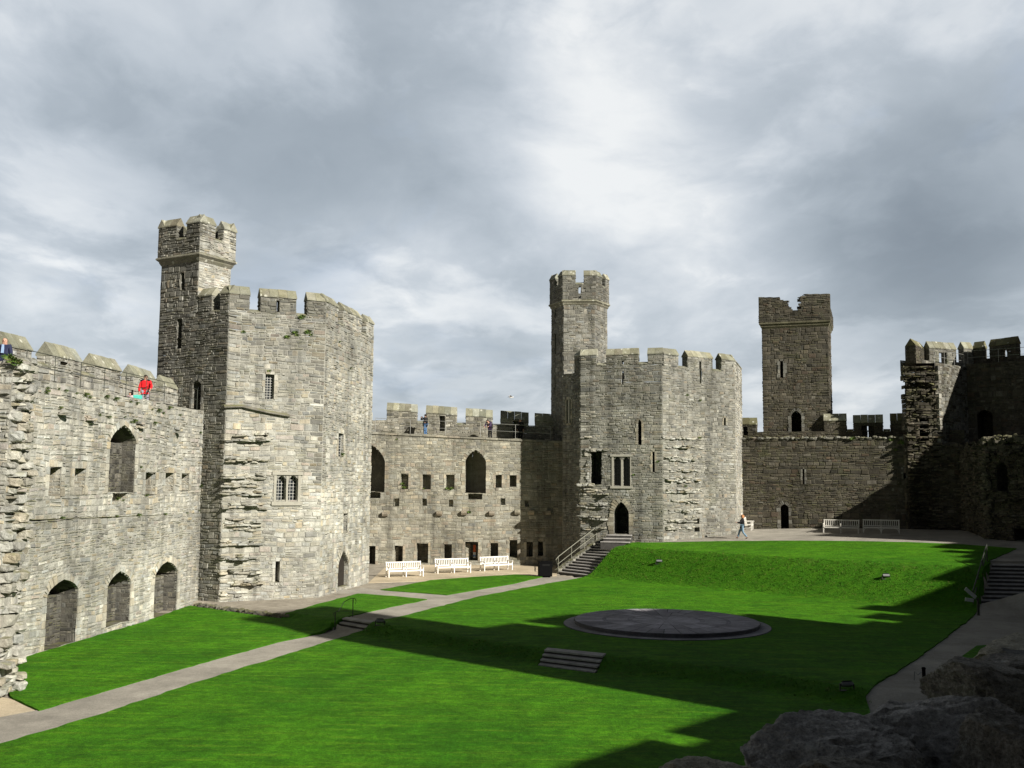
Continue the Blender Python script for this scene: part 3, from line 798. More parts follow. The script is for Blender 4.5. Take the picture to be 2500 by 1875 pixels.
# ================================================================== broken end of a cross wall at the frame edge
def ruined_stub():
    px, py = -14.95, 29.9
    t = thing('ruined_wall_stub', 'ragged pale broken end of a cross wall with rough stones sticking out', 'ruined wall', (px - 2, py + .6, -0.5))
    ztop = at_y(20, 872, py)[2]
    r = random.Random(5)
    cf = Face((px, py), (px - 0.1, py + 1.25)); cf = Face((px, py), (px + 0.02, py + 1.2))
    m = MB(); masonry(m, cf, -1.0, ztop - 0.2, PAL_PALE, seed=21, ch=(0.16, 0.34), ln=(0.2, 0.5), rough=0.3)
    side = Face((px - 4.6, py), (px, py)); masonry(m, side, -1.0, ztop - 0.2, PAL_PALE, seed=22, rough=0.1)
    back = Face((px, py + 1.2), (px - 4.6, py + 1.2)); masonry(m, back, -1.0, ztop - 0.2, PAL_PALE, seed=23, rough=0.05)
    m.quad((px, py, ztop - .2), (px, py + 1.2, ztop - .2), (px - 4.6, py + 1.2, ztop - .2), (px - 4.6, py, ztop - .2), (.2, .19, .15))
    m.build('wall', MS, t)
    z = -0.6; k = 0; m = MB()
    while z < ztop:
        h = r.uniform(0.2, 0.36)
        for j in range(3):
            y = py + 0.2 + 0.4 * j + r.uniform(-.08, .08)
            if r.random() < 0.62:
                p = r.uniform(0.04, 0.34) * (1.0 if z > 0.5 else 1.4)
                R = Matrix.Rotation(r.uniform(-.2, .2), 3, 'Z') @ Matrix.Rotation(r.uniform(-.15, .15), 3, 'Y')
                m = MB(); m.blob((px + p * 0.3, y, z + h / 2), (0.14 + p * 0.4, r.uniform(.14, .26), h * 0.46), pick(r, PAL_PALE), 0, 12, 0.3, k, R, .5); m.build('bonding_stone', MROCK, t)
            k += 1
        z += h * 1.02
    for j in range(8):
        m = MB(); m.blob((px - r.uniform(0, 3), py + r.uniform(0.1, 1.1), ztop - .15), (r.uniform(.2, .4), r.uniform(.2, .35), r.uniform(.12, .22)), pick(r, PAL_PALE), 0, 10, 0.5, 70 + j); m.build('top_stone', MROCK, t)
ruined_stub()

# ================================================================== left tower
def window_bars(parent, face, h, depth, nx, nz, mat, seed=0, pane=True):
    """leaded glazing set back in an opening"""
    w = h['u1'] - h['u0']; zt = h['z1']; pr = arch_profile(h, 6)
    if pane:
        m = MB(); pts = [face.P(u, z, -depth) for u, z in pr]; m.add(pts, [tuple(reversed(range(len(pts))))]); m.build('pane', MGLASS, parent)
    m = MB()
    def head(u):
        if h['spring'] is None: return zt
        best = zt
        for (a, b) in zip(pr[:-1], pr[1:]):
            if min(a[0], b[0]) <= u <= max(a[0], b[0]) and abs(a[0] - b[0]) > 1e-6:
                return a[1] + (b[1] - a[1]) * (u - a[0]) / (b[0] - a[0])
        return best
    def width(z):
        xs = [a[0] + (b[0] - a[0]) * (z - a[1]) / (b[1] - a[1]) for a, b in zip(pr[:-1], pr[1:]) if min(a[1], b[1]) <= z <= max(a[1], b[1]) and abs(a[1] - b[1]) > 1e-6]
        return (min(xs), max(xs)) if len(xs) > 1 else (h['u0'], h['u1'])
    for i in range(nx + 1):
        u = h['u0'] + w * i / nx; u = min(max(u, h['u0'] + .012), h['u1'] - .012)
        m.tube([face.P(u, h['z0'], -depth + .015), face.P(u, head(u), -depth + .015)], 0.014, 5)
    for i in range(nz + 1):
        z = h['z0'] + (zt - h['z0']) * i / (nz + .4); a, b = width(z)
        m.tube([face.P(a, z, -depth + .02), face.P(b, z, -depth + .02)], 0.012, 5)
    m.build('glazing_bars', mat, parent)

def crown_merlon_run(parent, face, spans, zsill, th, pal, cpal, seed, eave=None, holes={}, rise=0.42):
    """merlons on one face; spans = list of (photo left, photo right) eave points"""
    prev = None
    for i, (a, b) in enumerate(spans):
        u0, z0 = face.uz(a); u1, z1 = face.uz(b)
        u0, u1 = max(u0, 0.0), min(u1, face.L)
        zz = eave if eave is not None else (z0 + z1) / 2
        merlon(parent, face, u0, u1, zsill - .02, zz, zz + rise, th, pal, cpal, seed + 11 * i, MS, MCAP, holes.get(i, ()))
        if prev is not None and u0 - prev > 0.15:
            m = MB(); sill_slab(m, face, prev + .05, u0 - .05, th, zsill, cpal, seed + 5 * i); m.build('crenel_sill', MCAP, parent)
        prev = u1

def tower_west():
    fL, fF, fR = Face(T_, P_), Face(P_, Q_), Face(Q_, R_)
    cen = (P_ + R_) / 2 + np.array((-2, 3))
    t = thing('polygonal_tower', 'tall pale many-sided tower with a square-topped stair turret beside the arched wall', 'tower', (cen[0], cen[1], 0))
    uS, zS = fF.uz(Z3(870, 862)); zsill = zS
    # --- openings
    HL, HF, HR = [], [], []
    wd = rect_hole(fF, Z4(566, 38), Z4(624, 214), 0.5); HF.append(('window', wd, dict(w=0.16)))
    tw = []
    for x0, x1 in ((646, 706), (727, 789)):
        h = arch_hole(fF, Z4(x0, 745), Z4(x1, 920), Z4(x0, 785), 0.45); tw.append(h); HF.append(('twin', h, None))
    HF.append(('arrow_slit', rect_hole(fF, Z4(636, 1345), Z4(663, 1488), 1.2), dict(w=0.16)))
    door = arch_hole(fR, Z4(1072, 1278), Z4(1142, 1512), Z4(1072, 1385), 3.0); HR.append(('doorway', door, dict(w=0.3)))
    HR.append(('window', rect_hole(fR, Z4(1074, 450), Z4(1108, 618), 0.7), dict(w=0.2, sill=True)))
    HR.append(('recess', rect_hole(fR, Z4(1108, 1012), Z4(1138, 1146), 0.25), dict(w=0.16)))
    HL.append(('arrow_slit', rect_hole(fL, Z3(272, 555), Z3(298, 690), 1.2), None))
    HL.append(('arrow_slit', rect_hole(fL, Z3(243, 930), Z3(272, 1165), 1.2), None))
    HL.append(('doorway', arch_hole(fL, Z3(368, 1425), Z3(432, 1660), Z3(400, 1460), 2.0), dict(w=0.16)))
    HL.append(('recess', rect_hole(fL, Z4(114, 375), Z4(145, 430), 0.8), None))
    # turret plan on the left face
    K = along_px(T_, dTP, *Z3(415, 560)); uK = float(np.linalg.norm(K - T_))
    dK = np.array((-dTP[1], dTP[0])); Kb = along_px(K, dK, *Z3(672, 600))
    fTl, fTr = Face(T_, K), Face(K, Kb); fTl.L = uK
    zstr = fTl.uz(Z3(420, 410))[1]
    mb = MB()
    band = 0
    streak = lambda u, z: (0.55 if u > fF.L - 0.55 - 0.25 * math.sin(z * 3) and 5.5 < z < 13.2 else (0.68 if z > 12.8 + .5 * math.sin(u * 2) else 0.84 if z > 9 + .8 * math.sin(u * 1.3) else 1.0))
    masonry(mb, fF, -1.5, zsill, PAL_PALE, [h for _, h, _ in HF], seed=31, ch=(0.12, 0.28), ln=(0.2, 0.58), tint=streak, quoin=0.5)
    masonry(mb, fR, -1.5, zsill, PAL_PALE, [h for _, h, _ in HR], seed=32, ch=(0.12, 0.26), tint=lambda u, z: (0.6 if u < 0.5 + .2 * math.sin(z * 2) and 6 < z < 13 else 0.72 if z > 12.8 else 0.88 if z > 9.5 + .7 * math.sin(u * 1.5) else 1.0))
    masonry(mb, fL, -1.5, zsill, PAL_GREY, [h for _, h, _ in HL], seed=33, ch=(0.12, 0.27), quoin=0.45)
    masonry(mb, fL, zsill, zstr + .02, PAL_GREY, [h for _, h, _ in HL], seed=38, ch=(0.14, 0.31), u1=uK)
    masonry(mb, fTr, zsill - 2, zstr + .02, PAL_PALE, seed=34)
    # hidden sides and the roof behind the parapet
    bk = R_ + np.array((-3.0, 6.5)); bk2 = T_ + np.array((2.0, 6.0))
    g = (0.25, 0.24, 0.21)
    for a, b in ((R_, bk), (bk, bk2), (bk2, T_)):
        masonry(mb, Face(a, b), -1.5, zsill, PAL_PALE, seed=35, ch=(0.3, 0.5), ln=(0.6, 1.2))
    mb.add([(p[0], p[1], zsill - 1.3) for p in (T_, P_, Q_, R_, bk, bk2)], [(0, 1, 2, 3, 4, 5)], g)
    fTb = Face(Kb, Kb - dTP * uK); fTw = Face(Kb - dTP * uK, T_)
    for q in (fTb, fTw): masonry(mb, q, zsill - 2, zstr + .02, PAL_PALE, seed=36, ch=(0.3, 0.45))
    mb.build('wall', MS, t)
    pal_w = PAL_PALE[2:4]
    for fc, HH, pal in ((fF, HF, PAL_PALE), (fR, HR, PAL_PALE), (fL, HL, PAL_GREY)):
        for i, (nm, h, sur) in enumerate(HH):
            m = MB(); reveal(m, fc, h, pal, 200 + i)
            if sur: surround(m, fc, h, pal_w if pal is PAL_PALE else PAL_GREY[1:3], seed=210 + i, **sur)
            o = m.build('window' if nm == 'twin' else nm, MS, t)
            if nm == 'twin': window_bars(o, fc, h, 0.3, 3, 7, MLEAD)
            if h is wd: window_bars(o, fc, h, 0.22, 3, 9, MLEAD)
            if nm == 'window' and fc is fR: window_bars(o, fc, h, 0.16, 2, 8, MLEAD)
    m = MB(); pr = arch_profile(door, 7); pts = [fR.P(u, z, -.24) for u, z in pr]; m.add(pts, [tuple(reversed(range(len(pts))))], (.028, .024, .02))
    m.build('door', attr_material('old_oak', .8), t)
    # square frame round the twin lights
    a0, a1 = fF.uz(Z4(633, 742)), fF.uz(Z4(802, 928)); m = MB()
    U0, U1, ZT, ZB_ = a0[0], a1[0], a0[1], a1[1]
    for (u0, u1, z0, z1, p) in ((U0 - .05, tw[0]['u0'] - .01, ZB_, ZT, .05), (tw[0]['u1'] + .01, tw[1]['u0'] - .01, ZB_, tw[0]['spring'] + .25, .045), (tw[1]['u1'] + .01, U1 + .05, ZB_, ZT, .05),
                                (U0 - .15, U1 + .15, ZT, ZT + .16, .09), (U0 - .15, U1 + .15, ZB_ - .2, ZB_, .1)):
        vs = [fF.P(u, z, o) for o in (-.1, p) for u, z in ((u0, z0), (u1, z0), (u1, z1), (u0, z1))]
        m.add(vs, [(4, 5, 6, 7), (0, 1, 5, 4), (1, 2, 6, 5), (2, 3, 7, 6), (3, 0, 4, 7)], (0.40, 0.37, 0.29))
    m.build('window_frame', MWFR, t)
    # drip course
    m = MB(); line = [fF.uz(Z4(*p)) for p in ((275, 270), (400, 266), (570, 305), (732, 333))]
    for a, b in zip(line[:-1], line[1:]):
        vs = [fF.P(u, z + dz, o) for (u, z) in (a, b) for dz, o in ((-.06, -.02), (-.03, .2), (.02, .2), (.14, -.02))]
        m.add(vs, [(0, 4, 5, 1), (1, 5, 6, 2), (2, 6, 7, 3), (0, 1, 2, 3), (7, 6, 5, 4)], (.2, .19, .16))
    m.build('drip_course', MS, t)
    # scar of the vanished cross wall: broken bonding courses
    for i, (y, x0, x1, pj, hh) in enumerate(((505, 330, 565, .5, .42), (520, 280, 330, .2, .25), (650, 275, 540, .38, .22), (768, 262, 540, .45, .3), (830, 262, 540, .25, .25), (885, 262, 530, .4, .2), (980, 258, 528, .42, .28),
                                     (1055, 300, 360, .2, .2), (1105, 275, 530, .36, .26), (1133, 310, 535, .3, .2), (1240, 258, 510, .4, .26), (1340, 245, 515, .46, .26), (1440, 250, 505, .45, .3), (1520, 245, 520, .42, .26), (1595, 240, 430, .5, .3))):
        u0, z = fF.uz(Z4(x0, y)); u1, _ = fF.uz(Z4(x1, y))
        m = MB(); stub_course(m, fF, u0, u1, z, PAL_PALE[1:5], 250 + i, hh, pj); m.build('bonding_course', MROCK, t)
    # --- main parapet
    slit = rect_hole(fF, Z3(1050, 770), Z3(1072, 862)); slit2 = rect_hole(fR, Z3(1658, 882), Z3(1672, 990))
    ev = fF.uz(Z3(1060, 742))[1]
    crown_merlon_run(t, fF, [(Z3(666, 715), Z3(830, 720)), (Z3(918, 738), Z3(1207, 750)), (Z3(1297, 770), Z3(1432, 780))], zsill, 0.6, PAL_GREY, PAL_CAP, 300, ev, {1: [slit]})
    crown_merlon_run(t, fR, [(Z3(1432, 780), Z3(1546, 800)), (Z3(1590, 828), Z3(1736, 860)), (Z3(1780, 885), Z3(1866, 912))], zsill, 0.6, PAL_PALE, PAL_CAP, 340, ev)
    crown_merlon_run(t, fL, [(Z3(418, 730), Z3(525, 725)), (Z3(592, 715), Z3(666, 715))], zsill, 0.6, PAL_GREY, PAL_CAP, 370, ev)
    for q, (a, b) in ((Face(R_, bk), (0, 3)), (Face(R_, bk), (4, 6.5)), (Face(bk, bk2), (0.3, 3)), (Face(bk, bk2), (4, 6.5))):
        merlon(t, q, a, min(b, q.L), zsill, ev, ev + .42, 0.6, PAL_PALE, PAL_CAP, 380 + int(a * 3), MS, MCAP)
    # --- stair turret crown
    ov = 0.16; cm = MB()
    pts = [T_, K, Kb, Kb - dTP * uK]
    def grow(o):
        c = sum(pts) / 4; out = []
        for i in range(4):
            a, b, d = pts[i - 1], pts[i], pts[(i + 1) % 4]
            e1 = (b - a) / np.linalg.norm(b - a); e2 = (d - b) / np.linalg.norm(d - b)
            n1, n2 = np.array((e1[1], -e1[0])), np.array((e2[1], -e2[0]))
            out.append(b + (n1 + n2) * o / (1 + np.dot(n1, n2)))
        return out
    g0, g1 = grow(0.02), grow(ov)
    zc = zstr
    def ringq(A, za, Bq, zb2, col):
        for i in range(4):
            j = (i + 1) % 4
            cm.quad((A[i][0], A[i][1], za), (A[j][0], A[j][1], za), (Bq[j][0], Bq[j][1], zb2), (Bq[i][0], Bq[i][1], zb2), col)
    ringq(g0, zc - .3, grow(.1), zc - .15, (.2, .19, .15)); ringq(grow(.1), zc - .15, grow(.1), zc - .1, (.2, .19, .15)); ringq(grow(.1), zc - .1, grow(ov + .07), zc + .02, (.22, .21, .17)); ringq(grow(ov + .07), zc + .02, grow(ov + .07), zc + .09, (.26, .25, .2)); ringq(grow(ov + .07), zc + .09, g1, zc + .14, (.26, .25, .2))
    cm.build('string_course', MCAP, t)
    zts = fTl.uz(Z3(300, 278))[1]; zte = fTl.uz(Z3(440, 136))[1]
    cb = MB(); faces = [Face(g1[i - 1], g1[i]) for i in range(4)]
    faces = [Face(g1[0], g1[1]), Face(g1[1], g1[2]), Face(g1[2], g1[3]), Face(g1[3], g1[0])]
    for i, q in enumerate(faces): masonry(cb, q, zc + .12, zts, PAL_GREY if i == 0 else PAL_PALE, seed=400 + i)
    for i, q in enumerate(faces): masonry(cb, q.rev(0.45), zc + .12, zts, PAL_GREY, seed=405 + i)
    cb.add([(p[0], p[1], zc + .3) for p in g1], [(0, 1, 2, 3)], (.2, .2, .17))
    cb.build('turret_parapet', MS, t)
    crown_merlon_run(t, faces[0], [(Z3(122, 178), Z3(240, 165)), (Z3(320, 140), Z3(446, 134))], zts, 0.45, PAL_GREY, PAL_CAP, 410, zte, rise=.4)
    crown_merlon_run(t, faces[1], [(Z3(446, 134), Z3(553, 150)), (Z3(622, 168), Z3(722, 190))], zts, 0.45, PAL_PALE, PAL_CAP, 430, zte, rise=.4)
    q = faces[2]; crown_merlon_run(t, q, [], zts, .45, PAL_PALE, PAL_CAP, 440, zte)
    for q in (faces[2], faces[3]):
        for a, b in ((0, q.L * .38), (q.L * .62, q.L)): merlon(t, q, a, b, zts, zte, zte + .4, .45, PAL_GREY, PAL_CAP, 450 + int(a * 7), MS, MCAP)
    # low kerb of rough stones round the foot
    k0, k1 = at_z(*ZK(40, 170), 0)[:2], at_z(*ZK(935, 295), 0)[:2]
    kb = thing('stone_kerb', 'low rough stone kerb between tower foot and lawn', 'kerb', (float((k0[0] + k1[0]) / 2), float((k0[1] + k1[1]) / 2), -0.5))
    m = MB(); r = random.Random(9); L = np.linalg.norm(k1 - k0); u = 0
    while u < L:
        l = r.uniform(.25, .6); p = k0 + (k1 - k0) * ((u + l / 2) / L)
        m.blob((p[0], p[1] - .06, -0.12 + r.uniform(-.02, .02)), (l * .56, .17, r.uniform(.12, .17)), pick(r, PAL_DARKGREY), 0, 10, .5, int(u * 10)); u += l * .9
    m.build('stones', MROCK, kb)
    return fF, fR, fL
TWF, TWR, TWL = tower_west()

# ================================================================== curtain wall between the towers
def curtain_wall_north():
    Y = 74.8
    x0 = at_y(*Z5(60, 900), Y)[0] - 3.5; x1 = float(A_[0]) + 0.9
    f = Face((x0, Y), (x1, Y))
    t = thing('curtain_wall', 'grey curtain wall between two towers with a row of dark openings behind white benches', 'castle wall', (float(x0 + x1) / 2, Y, 0))
    ua, za = f.uz(Z5(110, 347)); ub, zb_ = f.uz(Z5(1240, 401))
    ztop = lambda u: za + (zb_ - za) * (u - ua) / (ub - ua)
    H = []
    def add(nm, h, sur): H.append((nm, h, sur))
    for (a, b, sp, nt) in (((-30, 448), (195, 832), 590, ((20, 832), (160, 880))), ((848, 490), (1016, 842), 590, ((872, 846), (988, 890)))):
        add('arched_recess', arch_hole(f, Z5(*a), Z5(*b), Z5(a[0], sp), 2.6), dict(w=.24)); add('recess', rect_hole(f, Z5(*nt[0]), Z5(*nt[1]), .7), None)
    for x0_, y0, x1_, y1 in ((328, 682, 388, 810), (502, 690, 570, 812), (693, 693, 762, 812), (1095, 693, 1145, 800), (1207, 697, 1265, 795)):
        add('window', rect_hole(f, Z5(x0_, y0), Z5(x1_, y1), .62), dict(w=.17, sill=True))
    for x0_, y0, x1_, y1 in ((270, 884, 317, 945), (500, 888, 540, 950), (714, 890, 750, 948), (1138, 888, 1175, 942), (1330, 905, 1362, 950)):
        add('beam_hole', rect_hole(f, Z5(x0_, y0), Z5(x1_, y1), .34), None)
    for x0_, y0, x1_, y1 in ((68, 1270, 120, 1425), (275, 1267, 342, 1410), (455, 1242, 548, 1408), (676, 1256, 740, 1384), (848, 1236, 953, 1390), (1053, 1246, 1116, 1364), (1207, 1222, 1271, 1362), (1345, 1238, 1398, 1360), (1438, 1234, 1482, 1352)):
        add('loophole', rect_hole(f, Z5(x0_, y0), Z5(x1_, y1), 1.25), dict(w=.18))
    hs = [h for _, h, _ in H]
    mb = MB()
    PALN = [((0.31, 0.298, 0.247), 4), ((0.268, 0.258, 0.215), 3), ((0.352, 0.337, 0.275), 2.5), ((0.305, 0.268, 0.212), 1.0), ((0.215, 0.207, 0.178), 1.2), ((0.37, 0.33, 0.25), .6)]
    masonry(mb, f, -1, ztop, PALN, hs, ch=(0.13, 0.27), ln=(0.22, 0.6), seed=501, relief=(0.008, 0.03))
    W = 1.7; n = 6
    L = f.L
    mb.quad(f.P(0, ztop(0), 0), f.P(L, ztop(L), 0), f.P(L, ztop(L), -.3), f.P(0, ztop(0), -.3), (.3, .29, .24))
    mb.quad(f.P(L, ztop(L) - .3, -.3), f.P(0, ztop(0) - .3, -.3), f.P(0, ztop(0), -.3), f.P(L, ztop(L), -.3), (.3, .29, .24))
    mb.quad(f.P(0, ztop(0) - .3, -.3), f.P(L, ztop(L) - .3, -.3), f.P(L, ztop(L) - .3, -W - .7), f.P(0, ztop(0) - .3, -W - .7), (.25, .24, .2))
    masonry(mb, f.rev(W + .7), -1, lambda u: ztop(L - u) + .3, PALN, seed=502, ch=(.3, .5), ln=(.6, 1.2))
    mb.build('wall', MS, t)
    # string line under the walk
    m = MB()
    for i in range(20):
        a, b = L * i / 20 + .01, L * (i + 1) / 20 - .01
        for zo, p, hh in ((-.03, .09, .13),):
            vs = [f.P(u, ztop(u) + zo + dz, o) for u in (a, b) for dz, o in ((-hh, -.05), (-hh, p), (0, p), (0, -.05))]
            m.add(vs, [(0, 4, 5, 1), (1, 5, 6, 2), (2, 6, 7, 3)], pick(rng, PALN))
    m.build('string_course', MS, t)
    for i, (nm, h, sur) in enumerate(H):
        m = MB(); reveal(m, f, h, PALN, 520 + i)
        if sur: surround(m, f, h, PALN[2:4] + PALN[5:], seed=540 + i, proud=.035, **sur)
        if nm == 'loophole' and i % 3 == 0:   # broken inner jamb
            masonry(m, Face(f.P(h['u0'] + .02, 0, -.5), f.P(h['u0'] + (h['u1'] - h['u0']) * .38, 0, -.75)), h['z0'], h['z1'] - .15, PALN[2:4] + PALN[5:], seed=560 + i)
        m.build(nm, MS, t)
    for i, (x, y) in enumerate(((200, 1010), (640, 1005), (840, 1000), (1065, 1003), (1272, 995), (1385, 998), (1520, 1000))):
        u, z = f.uz(Z5(x, y)); m = MB(); c = pick(rng, PALN[2:4])
        vs = []
        for o, lo in ((-.1, -.2), (.2, -.17), (.3, -.02)):
            vs += [f.P(u - .2, z + lo, o), f.P(u + .2, z + lo, o), f.P(u + .2, z + .14, o), f.P(u - .2, z + .14, o)]
        fs = [(k + a, k + (a + 1) % 4, k + 4 + (a + 1) % 4, k + 4 + a) for k in (0, 4) for a in range(4)] + [(8, 9, 10, 11)]
        m.add(vs, fs, c); m.build('corbel', MS, t)
    pf = f.shifted(-W); m = MB(); s0 = pf.uz(Z5(815, 285))[1]; e0 = pf.uz(Z5(650, 195))[1]; e1 = pf.uz(Z5(1250, 238))[1]
    ue0, ue1 = pf.uz(Z5(650, 195))[0], pf.uz(Z5(1250, 238))[0]
    zsill = lambda u: ztop(u) + (s0 - ztop(pf.uz(Z5(815, 285))[0])); ev = lambda u: e0 + (e1 - e0) * (u - ue0) / (ue1 - ue0)
    PALM = [((0.34, 0.325, 0.27), 3), ((0.28, 0.265, 0.22), 3), ((0.43, 0.41, 0.35), 1.5), ((0.2, 0.19, 0.165), 1.6)]
    spans = [((215, 172), (456, 185)), ((533, 190), (778, 200)), ((855, 210), (1068, 220)), ((1137, 235), (1360, 240)), ((1415, 245), (1600, 250))]
    doors = {1: rect_hole(pf, Z5(640, 216), Z5(685, 337), blind=True), 3: rect_hole(pf, Z5(1237, 252), Z5(1300, 400), blind=True)}
    ph = list(doors.values())
    for h in ph: h['depth'] = .55
    masonry(m, pf, lambda u: ztop(u) - .35, zsill, PALM, ph, seed=580); masonry(m, pf.rev(.65), lambda u: ztop(u) - .5, lambda u: zsill(pf.L - u), PALM, seed=581)
    m.build('parapet', MS, t)
    last = None
    for i, (a, b) in enumerate(spans):
        u0, u1 = pf.uz(Z5(*a))[0], pf.uz(Z5(*b))[0]
        merlon(t, pf, u0, u1, min(zsill(u0), zsill(u1)) - .03, ev, lambda u: ev(u) + .56, .65, PALM, PAL_CAP, 600 + 9 * i, MS, MCAP, [doors[i]] if i in doors else ())
        if last is not None:
            m = MB(); sill_slab(m, pf, last + .05, u0 - .05, .65, (zsill(last) + zsill(u0)) / 2, PAL_CAP, 650 + i); m.build('crenel_sill', MCAP, t)
        last = u1
    for k, h in doors.items():
        m = MB(); reveal(m, pf, h, PALM, 660 + k); m.build('embrasure', MS, t)
    r0 = f.uz(Z5(118, 345))[0]; r1 = f.uz(Z5(1540, 410))[0]
    railing('railing', 'pale steel railing along the walk above the row of benches', f, r0, r1, 0, 2.75, MSTEEL, 1.05, zf=ztop)
    return f, ztop, H
NWF, NWTOP, NWH = curtain_wall_north()

# ================================================================== middle tower
def tower_middle():
    fA, fB, fC, fD = Face(A_, B_), Face(B_, C_), Face(C_, D_), Face(D_, E_)
    t = thing('polygonal_tower', 'grey many-sided tower with a slim octagonal stair turret above the grass bank', 'tower', (float(C_[0]), float(C_[1] + 5), 1.0))
    zs = fB.uz(Z6(1010, 1008))[1]; ev = fB.uz(Z6(1130, 912))[1]; zs2 = fC.uz(Z6(1390, 1045))[1]
    PALT = [((0.275, 0.27, 0.238), 4), ((0.23, 0.226, 0.2), 3), ((0.32, 0.312, 0.272), 2), ((0.27, 0.243, 0.198), .9), ((0.175, 0.172, 0.155), 1.5), ((0.36, 0.352, 0.31), .7)]
    HA, HB, HC = [], [], []
    slB = arch_hole(fB, Z7(875, 90), Z7(909, 315), Z7(875, 125), 1.3)
    HB += [('arrow_slit', slB, dict(w=.16)), ('arrow_slit', rect_hole(fB, Z7(1005, 380), Z7(1028, 562), 1.3), dict(w=.15))]
    ruin = rect_hole(fB, Z7(447, 372), Z7(550, 672), 2.2); HB.append(('ruined_doorway', ruin, None))
    tw = [arch_hole(fB, Z7(657, 425), Z7(724, 686), Z7(657, 462), .6), arch_hole(fB, Z7(741, 425), Z7(806, 686), Z7(741, 462), .6)]
    HB += [('twin', tw[0], None), ('twin', tw[1], None)]
    door = arch_hole(fB, Z7(656, 828), Z7(796, 1124), Z7(656, 935), 3.0); HB.append(('doorway', door, dict(w=.34, proud=.09)))
    s1 = rect_hole(fB, Z6(822, 1080), Z6(840, 1195), 1.0); HB.append(('arrow_slit', s1, None))
    HC += [('window', rect_hole(fC, Z7(1645, 72), Z7(1664, 142), .9), dict(w=.14)), ('arrow_slit', rect_hole(fC, Z6(1537, 1060), Z6(1556, 1190), 1.0), None),
           ('beam_hole', rect_hole(fC, Z7(1382, 985), Z7(1432, 1030), .5), None), ('beam_hole', rect_hole(fC, Z7(1382, 1062), Z7(1432, 1102), .5), None)]
    twA = rect_hole(fA, Z6(316, 1340), Z6(356, 1556), .5); HA.append(('twin', twA, dict(w=.14, sill=True)))
    mb = MB()
    masonry(mb, fA, -1.5, zs2 - .3, PAL_GREY, [h for _, h, _ in HA], seed=701)
    masonry(mb, fB, -1.5, zs, PALT, [h for _, h, _ in HB], seed=702, quoin=.5, tint=lambda u, z: .72 if z > zs - 3.2 else 1.0)
    groove = lambda u, z: (.62 if abs(u - fC.L * .62) < .28 + .1 * math.sin(z) else (.85 if z > zs - 2 else 1.0))
    masonry(mb, fC, -1.0, zs2, PALT, [h for _, h, _ in HC], seed=703, tint=groove, quoin=.42)
    masonry(mb, fD, -1.0, zs2 - .2, PAL_PALE, seed=704, quoin=.3)
    bk = E_ + np.array((-4, 5.0)); bk2 = A_ + np.array((3.2, 7.5))
    for a, b in ((E_, bk), (bk, bk2), (bk2, A_)): masonry(mb, Face(a, b), -1, zs2, PALT, seed=705, ch=(.3, .5), ln=(.6, 1.2))
    mb.add([(p[0], p[1], zs2 - 1.4) for p in (A_, B_, C_, D_, E_, bk, bk2)], [tuple(range(7))], (.25, .24, .2))
    mb.build('wall', MS, t)
    for fc, HH, pal in ((fA, HA, PAL_GREY), (fB, HB, PALT), (fC, HC, PALT)):
        for i, (nm, h, sur) in enumerate(HH):
            m = MB(); reveal(m, fc, h, pal, 720 + i)
            if sur: surround(m, fc, h, [((.33, .30, .23), 2), ((.29, .27, .22), 2), ((.38, .35, .27), 1)], seed=740 + i, **sur)
            if nm == 'ruined_doorway':
                r = random.Random(4); z = h['z0']
                while z < h['z1'] + .1:
                    hh = r.uniform(.13, .3)
                    if r.random() < .8:
                        w = r.uniform(.12, .5); m.blob(fc.P(h['u0'] - w * .35 - r.uniform(0, .25), z + hh / 2, -.06), (w * .6, r.uniform(.12, .2), hh * .5), pick(r, PALT[:3] + PAL_PALE[:2]), 0, 12, .4, int(z * 50), None, .55)
                    if r.random() < .45:
                        w = r.uniform(.1, .24); m.blob(fc.P(h['u1'] + w * .3, z + hh / 2, -.06), (w * .6, .16, hh * .5), pick(r, PALT[:3]), 0, 12, .4, int(z * 70), None, .55)
                    z += hh
                for k in range(4): m.blob(fc.P(h['u0'] - .25 + .45 * k, h['z1'] + .06, -.04), (r.uniform(.2, .34), .2, r.uniform(.07, .12)), pick(r, PALT[:3] + PAL_PALE[:2]), 0, 12, .4, 30 + k, None, .55)
                for k in range(3): m.blob(fc.P(h['u0'] - .75 + .4 * k, h['z0'] - .06, 0), (.24, .24, .12), pick(r, PAL_PALE[1:3]), 0, 12, .4, 40 + k, None, .55)
            o = m.build('window' if nm == 'twin' else nm, MROCK if nm == 'ruined_doorway' else MS, t)
            if nm == 'twin': window_bars(o, fc, h, .4, 4, 10, MIRON)
    a0, a1 = fB.uz(Z7(640, 423)), fB.uz(Z7(815, 690)); m = MB()
    U0, U1, ZT, ZB_ = a0[0], a1[0], a0[1], a1[1]
    for (u0, u1, z0, z1, p) in ((U0, tw[0]['u0'] - .005, ZB_, ZT, .06), (tw[0]['u1'] + .005, tw[1]['u0'] - .005, ZB_, tw[0]['spring'] + .1, .05), (tw[1]['u1'] + .005, U1, ZB_, ZT, .06), (U0 - .1, U1 + .1, ZT, ZT + .14, .1), (U0 - .1, U1 + .1, ZB_ - .16, ZB_, .11)):
        vs = [fB.P(u, z, o) for o in (-.1, p) for u, z in ((u0, z0), (u1, z0), (u1, z1), (u0, z1))]
        m.add(vs, [(4, 5, 6, 7), (0, 1, 5, 4), (1, 2, 6, 5), (2, 3, 7, 6), (3, 0, 4, 7)], (.38, .35, .28))
    m.build('window_frame', MWFR, t)
    m = MB(); u = (twA['u0'] + twA['u1']) / 2
